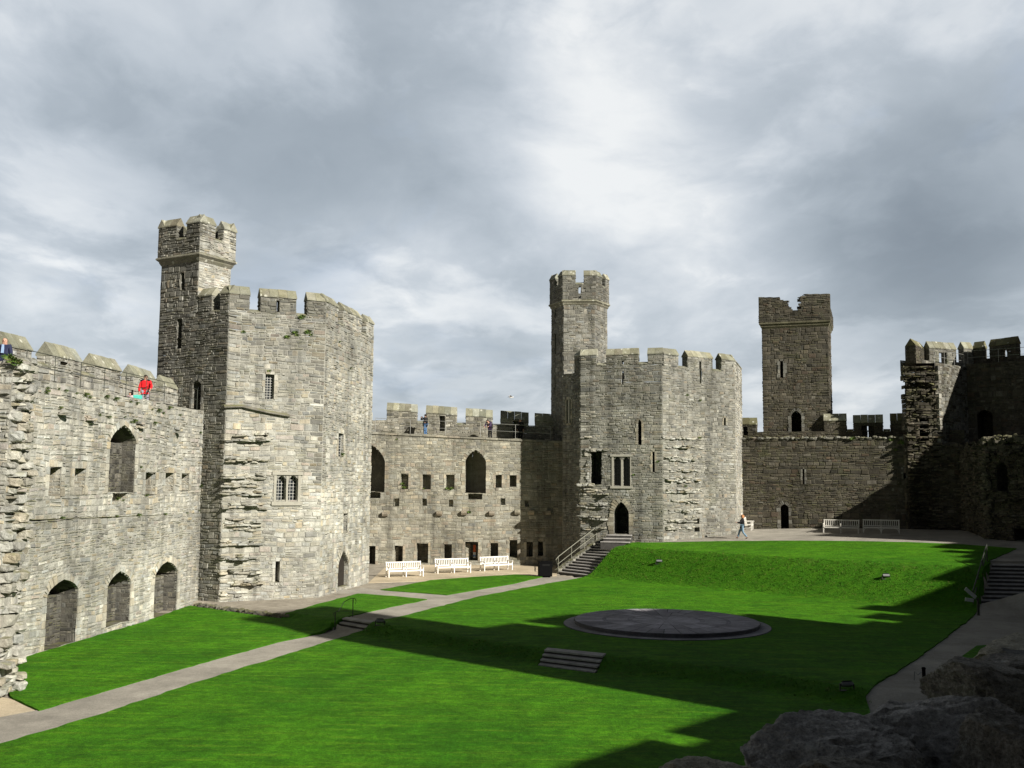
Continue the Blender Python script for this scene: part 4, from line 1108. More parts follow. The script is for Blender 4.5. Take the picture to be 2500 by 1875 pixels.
    m.add([fA.P(u + d, z, o) for o in (-.3, .03) for d, z in ((-.09, twA['z0']), (.09, twA['z0']), (.09, twA['z1']), (-.09, twA['z1']))], [(4, 5, 6, 7), (0, 1, 5, 4), (2, 3, 7, 6), (3, 0, 4, 7), (1, 2, 6, 5)], (.33, .31, .25)); m.build('mullion', MWFR, t)
    for i, (y, x0, x1, pj, hh) in enumerate(((265, 1105, 1440, .35, .2), (345, 1130, 1440, .4, .25), (452, 1125, 1370, .5, .3), (465, 1150, 1360, .3, .3), (558, 1130, 1400, .4, .25), (640, 1110, 1430, .5, .3), (655, 1200, 1420, .3, .2), (750, 1110, 1430, .5, .35), (838, 1150, 1380, .4, .25), (930, 1160, 1400, .45, .35), (1015, 1110, 1360, .45, .3), (1085, 1110, 1360, .4, .28))):
        u0, z = fC.uz(Z7(x0, y)); u1, _ = fC.uz(Z7(x1, y)); m = MB(); stub_course(m, fC, u0, u1, z, PAL_PALE[:3] + PAL_PALE[6:], 760 + i, hh * .8, pj * .62); m.build('bonding_course', MROCK, t)
    for i, (y, x0, x1, pj, hh) in enumerate(((245, 352, 430, .3, .14), (752, 375, 585, .5, .4), (872, 338, 560, .55, .42), (978, 338, 560, .6, .3), (1070, 350, 560, .6, .26))):
        u0, z = fB.uz(Z7(x0, y)); u1, _ = fB.uz(Z7(x1, y)); m = MB(); stub_course(m, fB, max(u0, -.3), u1, z - .1, PAL_PALE[1:5], 790 + i, hh, pj); m.build('bonding_course', MROCK, t)
    # parapets
    crown_merlon_run(t, fB, [(Z6(440, 945), Z6(590, 945)), (Z6(680, 930), Z6(972, 930)), (Z6(1060, 912), Z6(1206, 912))], zs, .6, PAL_GREY, PAL_CAP, 800, ev,
                     {1: [rect_hole(fB, Z6(822, 985), Z6(840, 1080))]})
    crown_merlon_run(t, fC, [(Z6(1206, 912), Z6(1342, 915)), (Z6(1428, 942), Z6(1657, 950)), (Z6(1738, 960), Z6(1872, 965))], zs2, .6, PALT, PAL_CAP, 830, fC.uz(Z6(1540, 945))[1],
                     {1: [rect_hole(fC, Z6(1537, 985), Z6(1556, 1060))]})
    evd = fC.uz(Z6(1540, 945))[1]
    for a, b in ((0, fD.L * .3), (fD.L * .42, fD.L * .7), (fD.L * .82, fD.L)): merlon(t, fD, a, b, zs2 - .2, evd, evd + .42, .6, PAL_PALE, PAL_CAP, 850 + int(a * 3), MS, MCAP)
    crown_merlon_run(t, fA, [(Z6(385, 965), Z6(440, 945))], zs2 - .3, .6, PAL_GREY, PAL_CAP, 870, ev)
    # stair turret: an eight-sided shaft with a corbelled top
    cx, cy = at_y(1414, 800, 76.2)[:2]
    k = 76.2 / F
    ang = math.atan2(cx, cy)
    rx = np.array((math.cos(ang), -math.sin(ang))); ry = np.array((math.sin(ang), math.cos(ang)))
    def plan(s):
        offs = [(-69, 18), (-38, -42), (38.5, -42), (69.5, 18), (38, 78), (-38, 78)]
        return [np.array((cx, cy)) + (rx * a + ry * b * 1.0) * k * s for a, b in offs]
    p = plan(1.0); fs = [Face(p[i], p[(i + 1) % 6]) for i in range(6)]
    zc = fs[1].uz(Z6(430, 440))[1]
    m = MB(); tH = []
    sl = [rect_hole(fs[0], Z6(206, 498), Z6(216, 570), .8), rect_hole(fs[0], Z6(206, 740), Z6(216, 915), .8), rect_hole(fs[0], Z6(204, 1120), Z6(213, 1290), .8)]
    for i, q in enumerate(fs):
        masonry(m, q, -1.0 if i in (0, 5) else zs2 - 2.5, zc, PALT if i else PAL_GREY, sl if i == 0 else (), seed=900 + i, quoin=.35)
    m.build('turret_wall', MS, t)
    for h in sl:
        m = MB(); reveal(m, fs[0], h, PAL_GREY, 910); m.build('arrow_slit', MS, t)
    cm = MB()
    def ringq(A, za, Bq, zb2, col):
        for i in range(6):
            j = (i + 1) % 6
            cm.quad((A[i][0], A[i][1], za), (A[j][0], A[j][1], za), (Bq[j][0], Bq[j][1], zb2), (Bq[i][0], Bq[i][1], zb2), col)
    c1 = (.22, .21, .16)
    ringq(plan(1.0), zc - .28, plan(1.05), zc - .16, c1); ringq(plan(1.05), zc - .16, plan(1.05), zc - .08, c1); ringq(plan(1.05), zc - .08, plan(1.11), zc + .02, c1); ringq(plan(1.11), zc + .02, plan(1.11), zc + .1, (.3, .29, .22)); ringq(plan(1.11), zc + .1, plan(1.065), zc + .15, (.3, .29, .22))
    cm.build('string_course', MCAP, t)
    g = plan(1.065); gf = [Face(g[i], g[(i + 1) % 6]) for i in range(6)]
    zts = gf[1].uz(Z6(430, 275))[1]; zte = gf[1].uz(Z6(530, 190))[1]
    sh = rect_hole(gf[1], Z6(424, 296), Z6(446, 408), .45)
    m = MB()
    for i, q in enumerate(gf):
        masonry(m, q, zc + .12, zts, PAL_GREY, [sh] if i == 1 else (), seed=920 + i)
        hh = []
        if i == 4:
            hh = [dict(u0=q.L - sh['u1'], u1=q.L - sh['u0'], z0=sh['z0'], z1=sh['z1'], spring=None)]
        masonry(m, q.rev(.4), zc + .12, zts, PAL_GREY, [dict(sh, u0=q.L - sh['u1'], u1=q.L - sh['u0'])] if i == 1 else (), seed=930 + i)
    m.add([(a[0], a[1], zc + .1) for a in g], [tuple(range(6))], (.2, .2, .17)); m.build('turret_parapet', MS, t)
    crown_merlon_run(t, gf[0], [(Z6(160, 250), Z6(206, 240)), (Z6(238, 200), Z6(276, 188))], zts, .4, PAL_GREY, PAL_CAP, 940, zte, rise=.38)
    crown_merlon_run(t, gf[1], [(Z6(276, 188), Z6(394, 190)), (Z6(474, 190), Z6(590, 190))], zts, .4, PALT, PAL_CAP, 950, zte, rise=.38)
    crown_merlon_run(t, gf[2], [(Z6(590, 190), Z6(640, 200)), (Z6(672, 250), Z6(718, 260))], zts, .4, PALT, PAL_CAP, 960, zte, rise=.38)
    for i in (3, 5): 
        for a, b in ((0, gf[i].L * .33), (gf[i].L * .67, gf[i].L)): merlon(t, gf[i], a, b, zts, zte, zte + .38, .4, PALT, PAL_CAP, 970 + i, MS, MCAP)
    q = gf[4]
    for a, b in ((0, q.L * .22), (q.L * .78, q.L)): merlon(t, q, a, b, zts, zte, zte + .38, .4, PALT, PAL_CAP, 980, MS, MCAP)
    return fA, fB, fC, door
TMA, TMB, TMC, TMDOOR = tower_middle()

# ================================================================== right-hand curtain wall with its watch turret
def curtain_wall_east():
    p0 = at_y(1790, 1200, 78.0)[:2]; p1 = at_y(2345, 1200, 72.4)[:2]
    f = Face(p0, p1)
    t = thing('curtain_wall', 'brown grazing-lit curtain wall with one small door behind the two grey benches', 'castle wall', ((float(p0[0] + p1[0]) / 2), float(p0[1] + p1[1]) / 2, 2.2))
    zt0 = f.uz(Z10(200, 297))[1]; zt1 = f.uz(Z10(1780, 287))[1]; u_a, u_b = f.uz(Z10(200, 297))[0], f.uz(Z10(1780, 287))[0]
    ud, zd = f.uz(Z10(1880, 335)); ue, ze = f.uz(Z10(2040, 365))
    def ztop(u):
        if u <= u_b: return zt0 + (zt1 - zt0) * (u - u_a) / (u_b - u_a) + .04 * math.sin(u * 5)
        return float(np.interp(u, [u_b, ud, ue, f.L], [zt1, zd, ze, ze - .2])) + .05 * math.sin(u * 7)
    door = arch_hole(f, Z10(446, 980), Z10(539, 1268), Z10(446, 1020), 2.0)
    H = [('doorway', door, dict(w=.22)), ('arrow_slit', rect_hole(f, Z10(677, 615), Z10(700, 775), 1.2), dict(w=.14)), ('arrow_slit', rect_hole(f, Z10(1722, 600), Z10(1752, 726), 1.2), dict(w=.14)),
         ('recess', rect_hole(f, Z10(1885, 1238), Z10(1968, 1298), .8), None)]
    us = f.uz(Z10(1800, 700))[0]
    mb = MB()
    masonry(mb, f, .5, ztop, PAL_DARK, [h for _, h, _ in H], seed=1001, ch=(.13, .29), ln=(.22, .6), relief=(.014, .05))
    L = f.L
    masonry(mb, f.rev(2.4), 0, lambda u: ztop(L - u) - .1, PAL_DARK, seed=1002, ch=(.3, .5), ln=(.6, 1.2))
    for i in range(30):
        a, b = L * i / 30, L * (i + 1) / 30
        mb.quad(f.P(a, ztop(a) - .02, 0), f.P(b, ztop(b) - .02, 0), f.P(b, zt1 - .1, -2.4), f.P(a, zt1 - .1, -2.4), (.2, .18, .13))
    mb.build('wall', MSD, t)
    r = random.Random(3); m = MB(); u = .2      # rough lip of loose edge stones
    while u < ue:
        l = r.uniform(.25, .6); m.blob(f.P(u, ztop(u) - .02, -.05), (l * .55, .22, r.uniform(.08, .14)), pick(r, PAL_GREY), 0, 9, .5, int(u * 9)); u += l * .9
    m.build('edge_stones', MROCK, t)
    for i, (nm, h, sur) in enumerate(H):
        m = MB(); reveal(m, f, h, PAL_DARK, 1010 + i)
        if sur: surround(m, f, h, PAL_DARK[2:3] + PAL_GREY[:1], seed=1020 + i, **sur)
        m.build(nm, MSD, t)
    m = MB()
    z = 2.6; i = 0
    while z < zd - .3:
        m = MB(); stub_course(m, f, us + r.uniform(-.2, .3), f.L - r.uniform(.3, 1.3), z, PAL_DARK, 1030 + i, r.uniform(.16, .3), r.uniform(.25, .55)); m.build('bonding_course', MSD, t); z += r.uniform(.28, .5); i += 1
    # parapet beyond the walk
    W = 1.5; pf = f.shifted(-W, 1.0, 0.5)
    zs = pf.uz(Z10(1165, 222))[1]; ev = pf.uz(Z10(1350, 127))[1]; rg = pf.uz(Z10(1350, 44))[1]
    win = rect_hole(pf, Z10(1292, 170), Z10(1425, 296), .6); win['z1'] = min(win['z1'], ev - .1)
    sky = rect_hole(pf, Z10(1348, 178), Z10(1362, 292), .6)
    wl = rect_hole(pf, Z10(60, 186), Z10(110, 272), .6, blind=True)
    m = MB(); masonry(m, pf, zt0 - .4, zs, PAL_DARK, [win, wl], seed=1050); masonry(m, pf.rev(.6), zt0 - 2, zs, PAL_DARK, [dict(win, u0=pf.L - sky['u1'], u1=pf.L - sky['u0'])], seed=1051); m.build('parapet', MSD, t)
    spans = [((-30, 140), (198, 146)), ((900, 104), (1130, 106)), ((1205, 126), (1510, 124)), ((1590, 106), (1800, 104))]
    last = None
    for i, (a, b) in enumerate(spans):
        u0, u1 = pf.uz(Z10(*a))[0], pf.uz(Z10(*b))[0]
        e = pf.uz(Z10(*b))[1]
        merlon(t, pf, u0, u1, zs - .03, e, e + (.5 if i != 2 else .55), .6, PAL_DARK, PAL_CAP if i in (1, 2) else PAL_CAPD, 1060 + 9 * i, MSD, MCAP, [dict(win, z0=zs)] if i == 2 else ([wl] if i == 0 else ()))
        if last is not None and i != 1:
            m = MB(); sill_slab(m, pf, last + .05, u0 - .05, .6, zs, PAL_CAPD, 1070 + i); m.build('crenel_sill', MCAP, t)
        last = u1
    m = MB(); reveal(m, pf, wl, PAL_DARK, 1080); reveal(m, pf, dict(win, depth=.55), PAL_DARK, 1081, back=False, splay=.0); m.build('embrasure', MSD, t)
    # far half of the splayed window leaves a narrow slit
    u, z = (win['u0'] + win['u1']) / 2, 0; m = MB()
    for a, b in ((win['u0'] - .05, sky['u0']), (sky['u1'], win['u1'] + .05)):
        m.box(((pf.P((a + b) / 2, 0, -.5))[0], (pf.P((a + b) / 2, 0, -.5))[1], (win['z0'] + win['z1']) / 2), (b - a, .12, win['z1'] - win['z0']), math.atan2(f.d[1], f.d[0]), PAL_DARK[1][0])
    m.build('slit_jamb', MSD, t)
    railing('railing', 'short steel railing by the dark doorway on the broken wall top', f, f.uz(Z10(1800, 300))[0], f.uz(Z10(1990, 330))[0], 0, 1.3, MSTEEL, 1.0, zf=lambda u: f.uz(Z10(1870, 305))[1], off=-.5)
    # watch turret
    q0 = at_y(*Z8(147, 600), 79.0)[:2]; q1 = at_y(*Z8(533, 600), 77.3)[:2]
    tf = Face(q0, q1); w = tf.L
    tt = thing('watch_turret', 'tall square brown stone turret with a ragged notched top on the curtain wall walk', 'turret', (float(q0[0] + q1[0]) / 2, float(q0[1]) + 2, 8.0))
    c = [q0, q1, q1 - tf.n * w * .9, q0 - tf.n * w * .9]
    sd = [Face(c[i], c[(i + 1) % 4]) for i in range(4)]
    zst = tf.uz(Z8(340, 262))[1]; zb = zt0 - 1.5
    dh = arch_hole(tf, Z8(310, 765), Z8(374, 930), Z8(310, 795), 2.2); sl = rect_hole(tf, Z8(246, 478), Z8(267, 572), 1.2)
    m = MB()
    for i, q in enumerate(sd): masonry(m, q, zb, zst, PAL_DARK, [dh, sl] if i == 0 else (), seed=1100 + i, ch=(.16, .36), quoin=.5)
    m.build('wall', MSD, tt)
    for i, (h, nm) in enumerate(((dh, 'doorway'), (sl, 'arrow_slit'))):
        m = MB(); reveal(m, tf, h, PAL_DARK, 1110 + i); surround(m, tf, h, PAL_GREY[:2], w=.2, seed=1115 + i); m.build(nm, MSD, tt)
    ov = .2; g = [c[0] + (-tf.d + tf.n) * ov, c[1] + (tf.d + tf.n) * ov, c[2] + (tf.d - tf.n) * ov, c[3] + (-tf.d - tf.n) * ov]
    gi = [c[0] + (-tf.d + tf.n) * .1, c[1] + (tf.d + tf.n) * .1, c[2] + (tf.d - tf.n) * .1, c[3] + (-tf.d - tf.n) * .1]
    cm = MB()
    for A, za, B2, zb2 in ((c, zst - .3, gi, zst - .15), (gi, zst - .15, gi, zst - .05), (gi, zst - .05, g, zst + .05), (g, zst + .05, g, zst + .2)):
        for i in range(4):
            j = (i + 1) % 4; cm.quad((A[i][0], A[i][1], za), (A[j][0], A[j][1], za), (B2[j][0], B2[j][1], zb2), (B2[i][0], B2[i][1], zb2), (.16, .15, .1))
    cm.build('string_course', MSD, tt)
    gf = [Face(g[i], g[(i + 1) % 4]) for i in range(4)]; gw = gf[0].L
    prof = [(gf[0].uz(Z8(*p))) for p in ((128, 108), (244, 108), (246, 128), (292, 128), (296, 160), (316, 184), (356, 184), (358, 112), (386, 90), (528, 88), (542, 112))]
    pu, pz_ = [p[0] for p in prof], [p[1] for p in prof]
    ztp = lambda u: float(np.interp(u, pu, pz_)) + .012 * math.sin(u * 9)
    m = MB()
    masonry(m, gf[0], zst + .18, ztp, PAL_DARK, seed=1120, ch=(.12, .22)); masonry(m, gf[0].rev(.6), zst + .18, lambda u: ztp(gw - u), PAL_DARK, seed=1121, ch=(.12, .22))
    n = 60
    for i in range(n):
        a, b = gw * i / n, gw * (i + 1) / n
        m.quad(gf[0].P(a, ztp((a + b) / 2), 0), gf[0].P(b, ztp((a + b) / 2), 0), gf[0].P(b, ztp((a + b) / 2), -.6), gf[0].P(a, ztp((a + b) / 2), -.6), pick(r, PAL_CAPD))
        if i and abs(ztp(a - gw / n / 2) - ztp(a + gw / n / 2)) > .02:
            m.quad(gf[0].P(a, zst + .3, 0), gf[0].P(a, ztp(a - gw / n / 2), 0), gf[0].P(a, ztp(a - gw / n / 2), -.6), gf[0].P(a, zst + .3, -.6), pick(r, PAL_DARK))
    zhi = max(pz_)
    for i in (1, 2, 3):
        q = gf[i]; base = min(pz_) + .1
        masonry(m, q, zst + .18, base, PAL_DARK, seed=1130 + i); masonry(m, q.rev(.6), zst + .18, base, PAL_DARK, seed=1140 + i)
    for k in range(14):
        u = r.uniform(0.1, gw - .1); m.blob(gf[0].P(u, ztp(u) - .02, -.3), (r.uniform(.15, .3), .28, .05), pick(r, PAL_CAP), 0, 8, .4, k)
    m.add([(p[0], p[1], zst + .3) for p in g], [(0, 1, 2, 3)], (.14, .13, .1))
    m.build('notched_parapet', MSD, tt)
    return f, ztop
EWF, EWTOP = curtain_wall_east()

# ================================================================== right-hand gate tower, open towards the ward
def gate_tower():
    a0 = at_y(*Z9(95, 600), 73.25)[:2]; a1 = at_y(*Z9(325, 600), 73.0)[:2]
    dv = np.array((math.cos(math.radians(38)), math.sin(math.radians(38))))
    a2 = along_px(a1, dv, *Z9(557, 500)); d3 = np.array((math.cos(math.radians(-38)), math.sin(math.radians(-38)))); a3 = a2 + d3 * 4.4
    d4 = np.array((math.cos(math.radians(-64)), math.sin(math.radians(-64)))); a4 = a3 + d4 * 22
    t = thing('gate_tower', 'big dark shaded tower with ragged broken flank and gabled merlons', 'tower', (float(a2[0]), float(a2[1]), 2.3))
    f1, f2, f3, f4 = Face(a0, a1), Face(a1, a2), Face(a2, a3), Face(a3, a4)
    z1 = f1.uz(Z9(200, 292))[1]; z2 = f2.uz(Z9(450, 283))[1]; z3 = z2 + .25
    h1 = rect_hole(f1, Z9(195, 682), Z9(272, 850), 2.0)
    h3 = arch_hole(f3, Z9(630, 618), Z9(755, 830), Z9(630, 650), 1.8)
    m = MB()
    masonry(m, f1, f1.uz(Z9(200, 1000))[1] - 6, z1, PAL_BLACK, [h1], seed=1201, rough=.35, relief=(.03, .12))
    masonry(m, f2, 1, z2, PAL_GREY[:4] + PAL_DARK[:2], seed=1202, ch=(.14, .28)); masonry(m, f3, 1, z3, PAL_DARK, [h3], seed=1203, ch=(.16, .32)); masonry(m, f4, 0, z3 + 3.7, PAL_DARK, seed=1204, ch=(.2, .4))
    b0 = a0 + np.array((4.2, 8)); masonry(m, Face(b0, a0), 1, z1 - .3, PAL_DARK, seed=1205, ch=(.25, .4), ln=(.4, .9))
    bq = [a1, a2, a3, a4, a4 + np.array((9, 3)), a2 + np.array((6, 9)), b0, a0]
    m.add([(p[0], p[1], z2 - .03) for p in bq], [tuple(range(8))], (.15, .14, .11))
    masonry(m, f4.rev(1.2), z3 - .2, z3 + 3.7, PAL_DARK, seed=1207, ch=(.4, .6), ln=(.8, 1.5)); m.quad(f4.P(0, z3 + 3.7, 0), f4.P(f4.L, z3 + 3.7, 0), f4.P(f4.L, z3 + 3.7, -1.2), f4.P(0, z3 + 3.7, -1.2), (.15, .14, .11)); m.quad(f4.P(0, z3, 0), f4.P(0, z3 + 3.7, 0), f4.P(0, z3 + 3.7, -1.2), f4.P(0, z3, -1.2), (.15, .14, .11))
    for q in (Face(a4, bq[4]), Face(bq[4], bq[5]), Face(bq[5], b0)): masonry(m, q, 0, z2, PAL_DARK, seed=1206, ch=(.4, .6), ln=(.8, 1.5))
    m.build('wall', MSD, t)
    m = MB(); r = random.Random(12); z = 3.0; i = 0
    while z < z1 - .2:
        m = MB(); stub_course(m, f1, 0, f1.L, z, PAL_DARK, 1210 + i, r.uniform(.12, .25), r.uniform(.1, .32)); m.build('bonding_course', MSD, t); z += r.uniform(.4, .8); i += 1
    m = MB(); z = 2.5
    while z < z1 - .1:      # toothed broken edge
        hh = r.uniform(.25, .4)
        if r.random() < .75:
            l = r.uniform(.15, .4); m = MB(); m.box((a1[0] + l * .4, a1[1] + .1, z + hh / 2), (l, .5, hh * .95), math.radians(38), pick(r, PAL_GREY), bev=.03); m.build('toothing_stone', MSD, t); m = MB()
            m.box((a0[0] - l * .1, a0[1] + .3, z + hh / 2), (l * .4, .5, hh * .95), 0, pick(r, PAL_DARK), bev=.03); m.build('toothing_stone', MSD, t)
        z += hh
    for i, (fc, h) in enumerate(((f1, h1), (f3, h3))):
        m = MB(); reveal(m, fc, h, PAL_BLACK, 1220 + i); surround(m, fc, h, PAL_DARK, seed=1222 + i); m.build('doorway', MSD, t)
    # upper parapets stand behind the walk
    W = 1.3
    q1 = Face(a0 + np.array((-.1, 1.2)), a1 + np.array((.8, 1.6)))
    q2 = f2.shifted(-W, 1.5, -.6)
    def par(q, spans, zz, pal, cpal, seed, holes={}):
        e = q.uz(spans[0][1])[1]; s = e - .95
        m = MB(); masonry(m, q, zz - .1, s, pal, [h for hh in holes.values() for h in hh], seed=seed); masonry(m, q.rev(.55), zz - .1, s, pal, seed=seed + 1); m.build('parapet', MSD, t)
        for i, (a, b) in enumerate(spans):
            (u0, e0), (u1, e1) = q.uz(a), q.uz(b)
            merlon(t, q, u0, u1, s - .02, (e0 + e1) / 2, (e0 + e1) / 2 + .5, .55, pal, cpal, seed + 9 * i + 2, MSD, MCAP, holes.get(i, ()))
    qq = Face(at_y(*Z9(90, 150), 74.7)[:2], at_y(*Z9(600, 150), 77.0)[:2])
    wn = rect_hole(qq, Z9(345, 182), Z9(405, 285), .5)
    par(qq, [(Z9(145, 150), Z9(212, 152)), (Z9(272, 152), Z9(473, 154)), (Z9(530, 153), Z9(600, 152))], z1 - .05, PAL_GREY, PAL_CAP, 1230, {1: [wn]})
    # the tall corner merlon seen end-on
    qe = Face(at_y(*Z9(90, 150), 74.7)[:2], at_y(*Z9(172, 150), 73.9)[:2]); u0, e0 = qe.uz(Z9(90, 140)); u1, _ = qe.uz(Z9(160, 150))
    m = MB(); masonry(m, qe, z1 - .1, e0, PAL_DARK, seed=1250); c0, c1 = qe.P(0, 0, 0), qe.P(qe.L, 0, 0)
    zr = qe.uz(Z9(125, 80))[1]; mid = qe.P(qe.L * .5, 0, 0)
    back = np.array((1.6, 2.2))
    vs = [(c0[0], c0[1], e0), (c1[0], c1[1], e0), (mid[0], mid[1], zr)]; vs += [(x + back[0], y + back[1], z) for x, y, z in vs]
    m.add(vs, [(0, 1, 2), (5, 4, 3), (0, 2, 5, 3), (1, 4, 5, 2)], PAL_CAPD[0][0])
    masonry(m, Face((c1[0], c1[1]), (c1[0] + back[0], c1[1] + back[1])), z1 - .1, e0, PAL_DARK, seed=1251); m.build('merlon', MSD, t)
    q3 = Face(at_y(*Z9(600, 150), 77.0)[:2], at_y(*Z9(1240, 150), 71.6)[:2])
    wn3 = arch_hole(q3, Z9(812, 150), Z9(856, 215), Z9(812, 175), .5)
    par(q3, [(Z9(600, 152), Z9(672, 145)), (Z9(722, 134), Z9(924, 112)), (Z9(1010, 100), Z9(1200, 80))], z3 - .1, PAL_DARK, PAL_CAPD, 1260, {1: [wn3]})
    railing('railing', 'thin steel railing round the walk of the big dark tower', f2, .2, f2.L, z2, 1.6, MSTEEL, 1.0)
    railing('railing', 'thin dark railing on the upper walk beside the gabled merlons of the shaded tower', f3, .1, f3.L, z3, 2.2, MSTEEL, 1.0)
    # lower buttress mass, broken, nearer the viewer
    b0 = at_y(*Z9(690, 1200), 65.5)[:2]; b1 = at_y(*Z9(1150, 1200), 62.0)[:2]
    fb = Face(b0, b1); zt = fb.uz(Z9(830, 852))[1]
    bt = thing('broken_buttress', 'dark broken mass of rubble wall with a window hole in front of the shaded tower', 'ruined wall', (float(b0[0] + b1[0]) / 2, float(b0[1] + b1[1]) / 2, 2.0))
    hw = arch_hole(fb, Z9(775, 1010), Z9(866, 1225), Z9(775, 1060), 1.2); hd = rect_hole(fb, Z9(906, 1502), Z9(1010, 1622), 1.5)
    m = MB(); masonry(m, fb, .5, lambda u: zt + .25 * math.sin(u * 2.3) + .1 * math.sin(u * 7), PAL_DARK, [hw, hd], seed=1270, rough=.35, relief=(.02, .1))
    masonry(m, Face(b0 + np.array((1.5, 7)), b0), .5, lambda u: zt + .2 * math.sin(u * 3), PAL_DARK, seed=1271, rough=.3)
    m.quad((b0[0], b0[1], zt), (b1[0], b1[1], zt), (b1[0] + 1.5, b1[1] + 7, zt), (b0[0] + 1.5, b0[1] + 7, zt), (.1, .1, .08)); m.build('wall', MSD, bt)
    for i, h in enumerate((hw, hd)):
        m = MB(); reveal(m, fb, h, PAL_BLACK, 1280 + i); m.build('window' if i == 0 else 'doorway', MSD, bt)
    m = MB()
    for k in range(40):
        u = r.uniform(0, fb.L * .7); m.blob(fb.P(u, zt + .1 + r.uniform(-.2, .15), -r.uniform(0, .6)), (r.uniform(.15, .4), .3, r.uniform(.1, .25)), pick(r, PAL_DARK), 0, 8, .5, k)
    for k in range(60):
        m.blob(fb.P(r.uniform(-.1, .35), r.uniform(2.2, zt), .05), (r.uniform(.12, .3), .3, r.uniform(.1, .2)), pick(r, PAL_DARK), 0, 8, .5, k)
    for k in range(26):
        m.blob(fb.P(r.uniform(-2.2, 3), 2.25, r.uniform(.3, 1.3)), (r.uniform(.2, .5), r.uniform(.2, .4), r.uniform(.06, .16)), pick(r, PAL_DARK), 0, 8, .5, k)
    m.build('loose_stones', MROCK, bt)
gate_tower()

# ================================================================== lawns and paths
def G(*ps): return [gxy(p) for p in ps]
path_left_far = G(ZB(190, 655), ZB(420, 608), ZB(830, 525))
path_left_near = G(M(0, 1552), M(100, 1533), M(250, 1490), M(430, 1437), M(600, 1390), ZB(128, 755))
path_right = G(M(0, 1612), M(200, 1553), M(430, 1476), M(600, 1423), M(760, 1372))
path_right2 = G(ZB(415, 700), ZB(640, 655), ZB(1200, 510), ZB(1700, 412), ZB(2050, 347))
jn = G(ZB(980, 490), ZB(1500, 402), ZB(1700, 352))
def ext(a, b, k): return (b[0] + (b[0] - a[0]) * k, b[1] + (b[1] - a[1]) * k)
pl0 = ext(path_left_near[1], path_left_near[0], 3.0); pr0 = ext(path_right[1], path_right[0], 2.0)
drape('path', [pr0] + path_right + [STL['br'], STL['bl']] + path_left_near[::-1] + [pl0], MGRAVEL, 0.004 + .03, skirt=0.05, attr=False, seed=1)
drape('path', [STL['tl'], STL['tr']] + path_right2 + jn[::-1] + G(ZB(470, 450), ZB(330, 430), ZB(60, 470), ZB(330, 482)) + path_left_far[::-1][:2], MGRAVEL, 0.034, skirt=0.05, attr=False, seed=2)
# sandy strip in front of the grey wall
sand = [(TWR_[0], TWR_[1]) for TWR_ in [tuple(R_)]] + G(ZB(820, 375), ZB(1000, 362), ZB(1520, 328), ZB(1700, 345), ZB(1830, 335)) + [(3.5, 74.7), (-9.0, 74.7)]
drape('sandy_path', sand, MSAND, 0.02, skirt=0.03, attr=False, seed=3)
drape('sandy_path', [pl0] + G(M(0, 1552), M(100, 1533), Z2(230, 1326), Z2(150, 1290), Z2(70, 1250), Z2(20, 1240), (-40, 1690)), MSAND, 0.024, skirt=0.03, attr=False, seed=4)
# lawns: sheets of turf with a cut edge
kb0, kb1 = at_z(*ZK(40, 180), 0)[:2] - np.array((0, .25)), at_z(*ZK(915, 300), 0)[:2] - np.array((0, .25))
lawnA = [tuple(kb1), gxy(ZK(1330, 185)), gxy(ZK(1690, 92)), gxy(ZB(560, 498)), gxy(ZB(830, 525)), gxy(ZB(420, 612)), STL['tl'], STL['bl']] + path_left_near[::-1][1:-2] + \
        [gxy(Z2(232, 1326)), gxy(Z2(150, 1288)), gxy(Z2(62, 1240))] + [tuple(LW0 + np.array((.12, -1))), tuple(LW0 + dLW * 8 + np.array((.1, 0))), tuple(LW1 + np.array((.1, -1.2))), tuple(kb0)]
drape('lawn', lawnA, MGRASS, 0.07, 0.42, wobble=.055, seed=5)
lawnB = [pr0] + path_right + [STL['br'], STL['tr']] + path_right2 + [SM['br'], SM['tr']] + G(M(1400, 1174), M(1550, 1171), M(1700, 1170), M(1850, 1171), M(1960, 1173), M(2080, 1178), M(2196, 1187)) + \
        [(SR['tl'][0] + .2, SR['tl'][1] + .8), SR['tl'], SR['bl']] + G(M(2095, 1340), M(2030, 1390), M(1960, 1440), M(1870, 1507)) + [(9.2, 25), (8.2, 18), (7.6, 6), (-18, 6)]
drape('lawn', lawnB, MGRASS, 0.07, 0.42, wobble=.055, seed=6)
drape('lawn', G(ZB(470, 450), ZB(660, 415), ZB(850, 376), ZB(1200, 350), ZB(1520, 331), ZB(1720, 350), ZB(1500, 400), ZB(1150, 458), ZB(980, 490), ZB(720, 470)), MGRASS, 0.07, 0.4, wobble=.055, seed=7)
drape('path', [SR['bl']] + G(M(2095, 1340), M(2030, 1390), M(1960, 1440), M(1870, 1507)) + [(9.2, 25), (8.2, 18), (13.5, 18), (14, 25)] + G(M(2020, 1462), M(2110, 1398)) + [(SR['br'][0], SR['br'][1] - 6), SR['br']], MGRAVEL, 0.03, skirt=0.05, attr=False, seed=8)
dl = G(M(2020, 1462), M(2110, 1398)) + [(SR['br'][0], SR['br'][1] - 6), (30, 30), (14, 25)]
drape('lawn', dl, MGRASS, 0.06, 0.5, seed=9)
up = G(Z7(830, 1205), M(1400, 1174), M(1550, 1171), M(1700, 1170), M(1850, 1171), M(1960, 1173), M(2080, 1178), M(2196, 1187)) + [(SR['tl'][0] + .2, SR['tl'][1] + .8), SR['tr'], (42, 60), (38, 74), (24, 75.5), (17.6, 77), tuple(D_), tuple(C_)]
drape('path', up, MGRAVEL, 0.03, skirt=0.04, attr=False, seed=10)

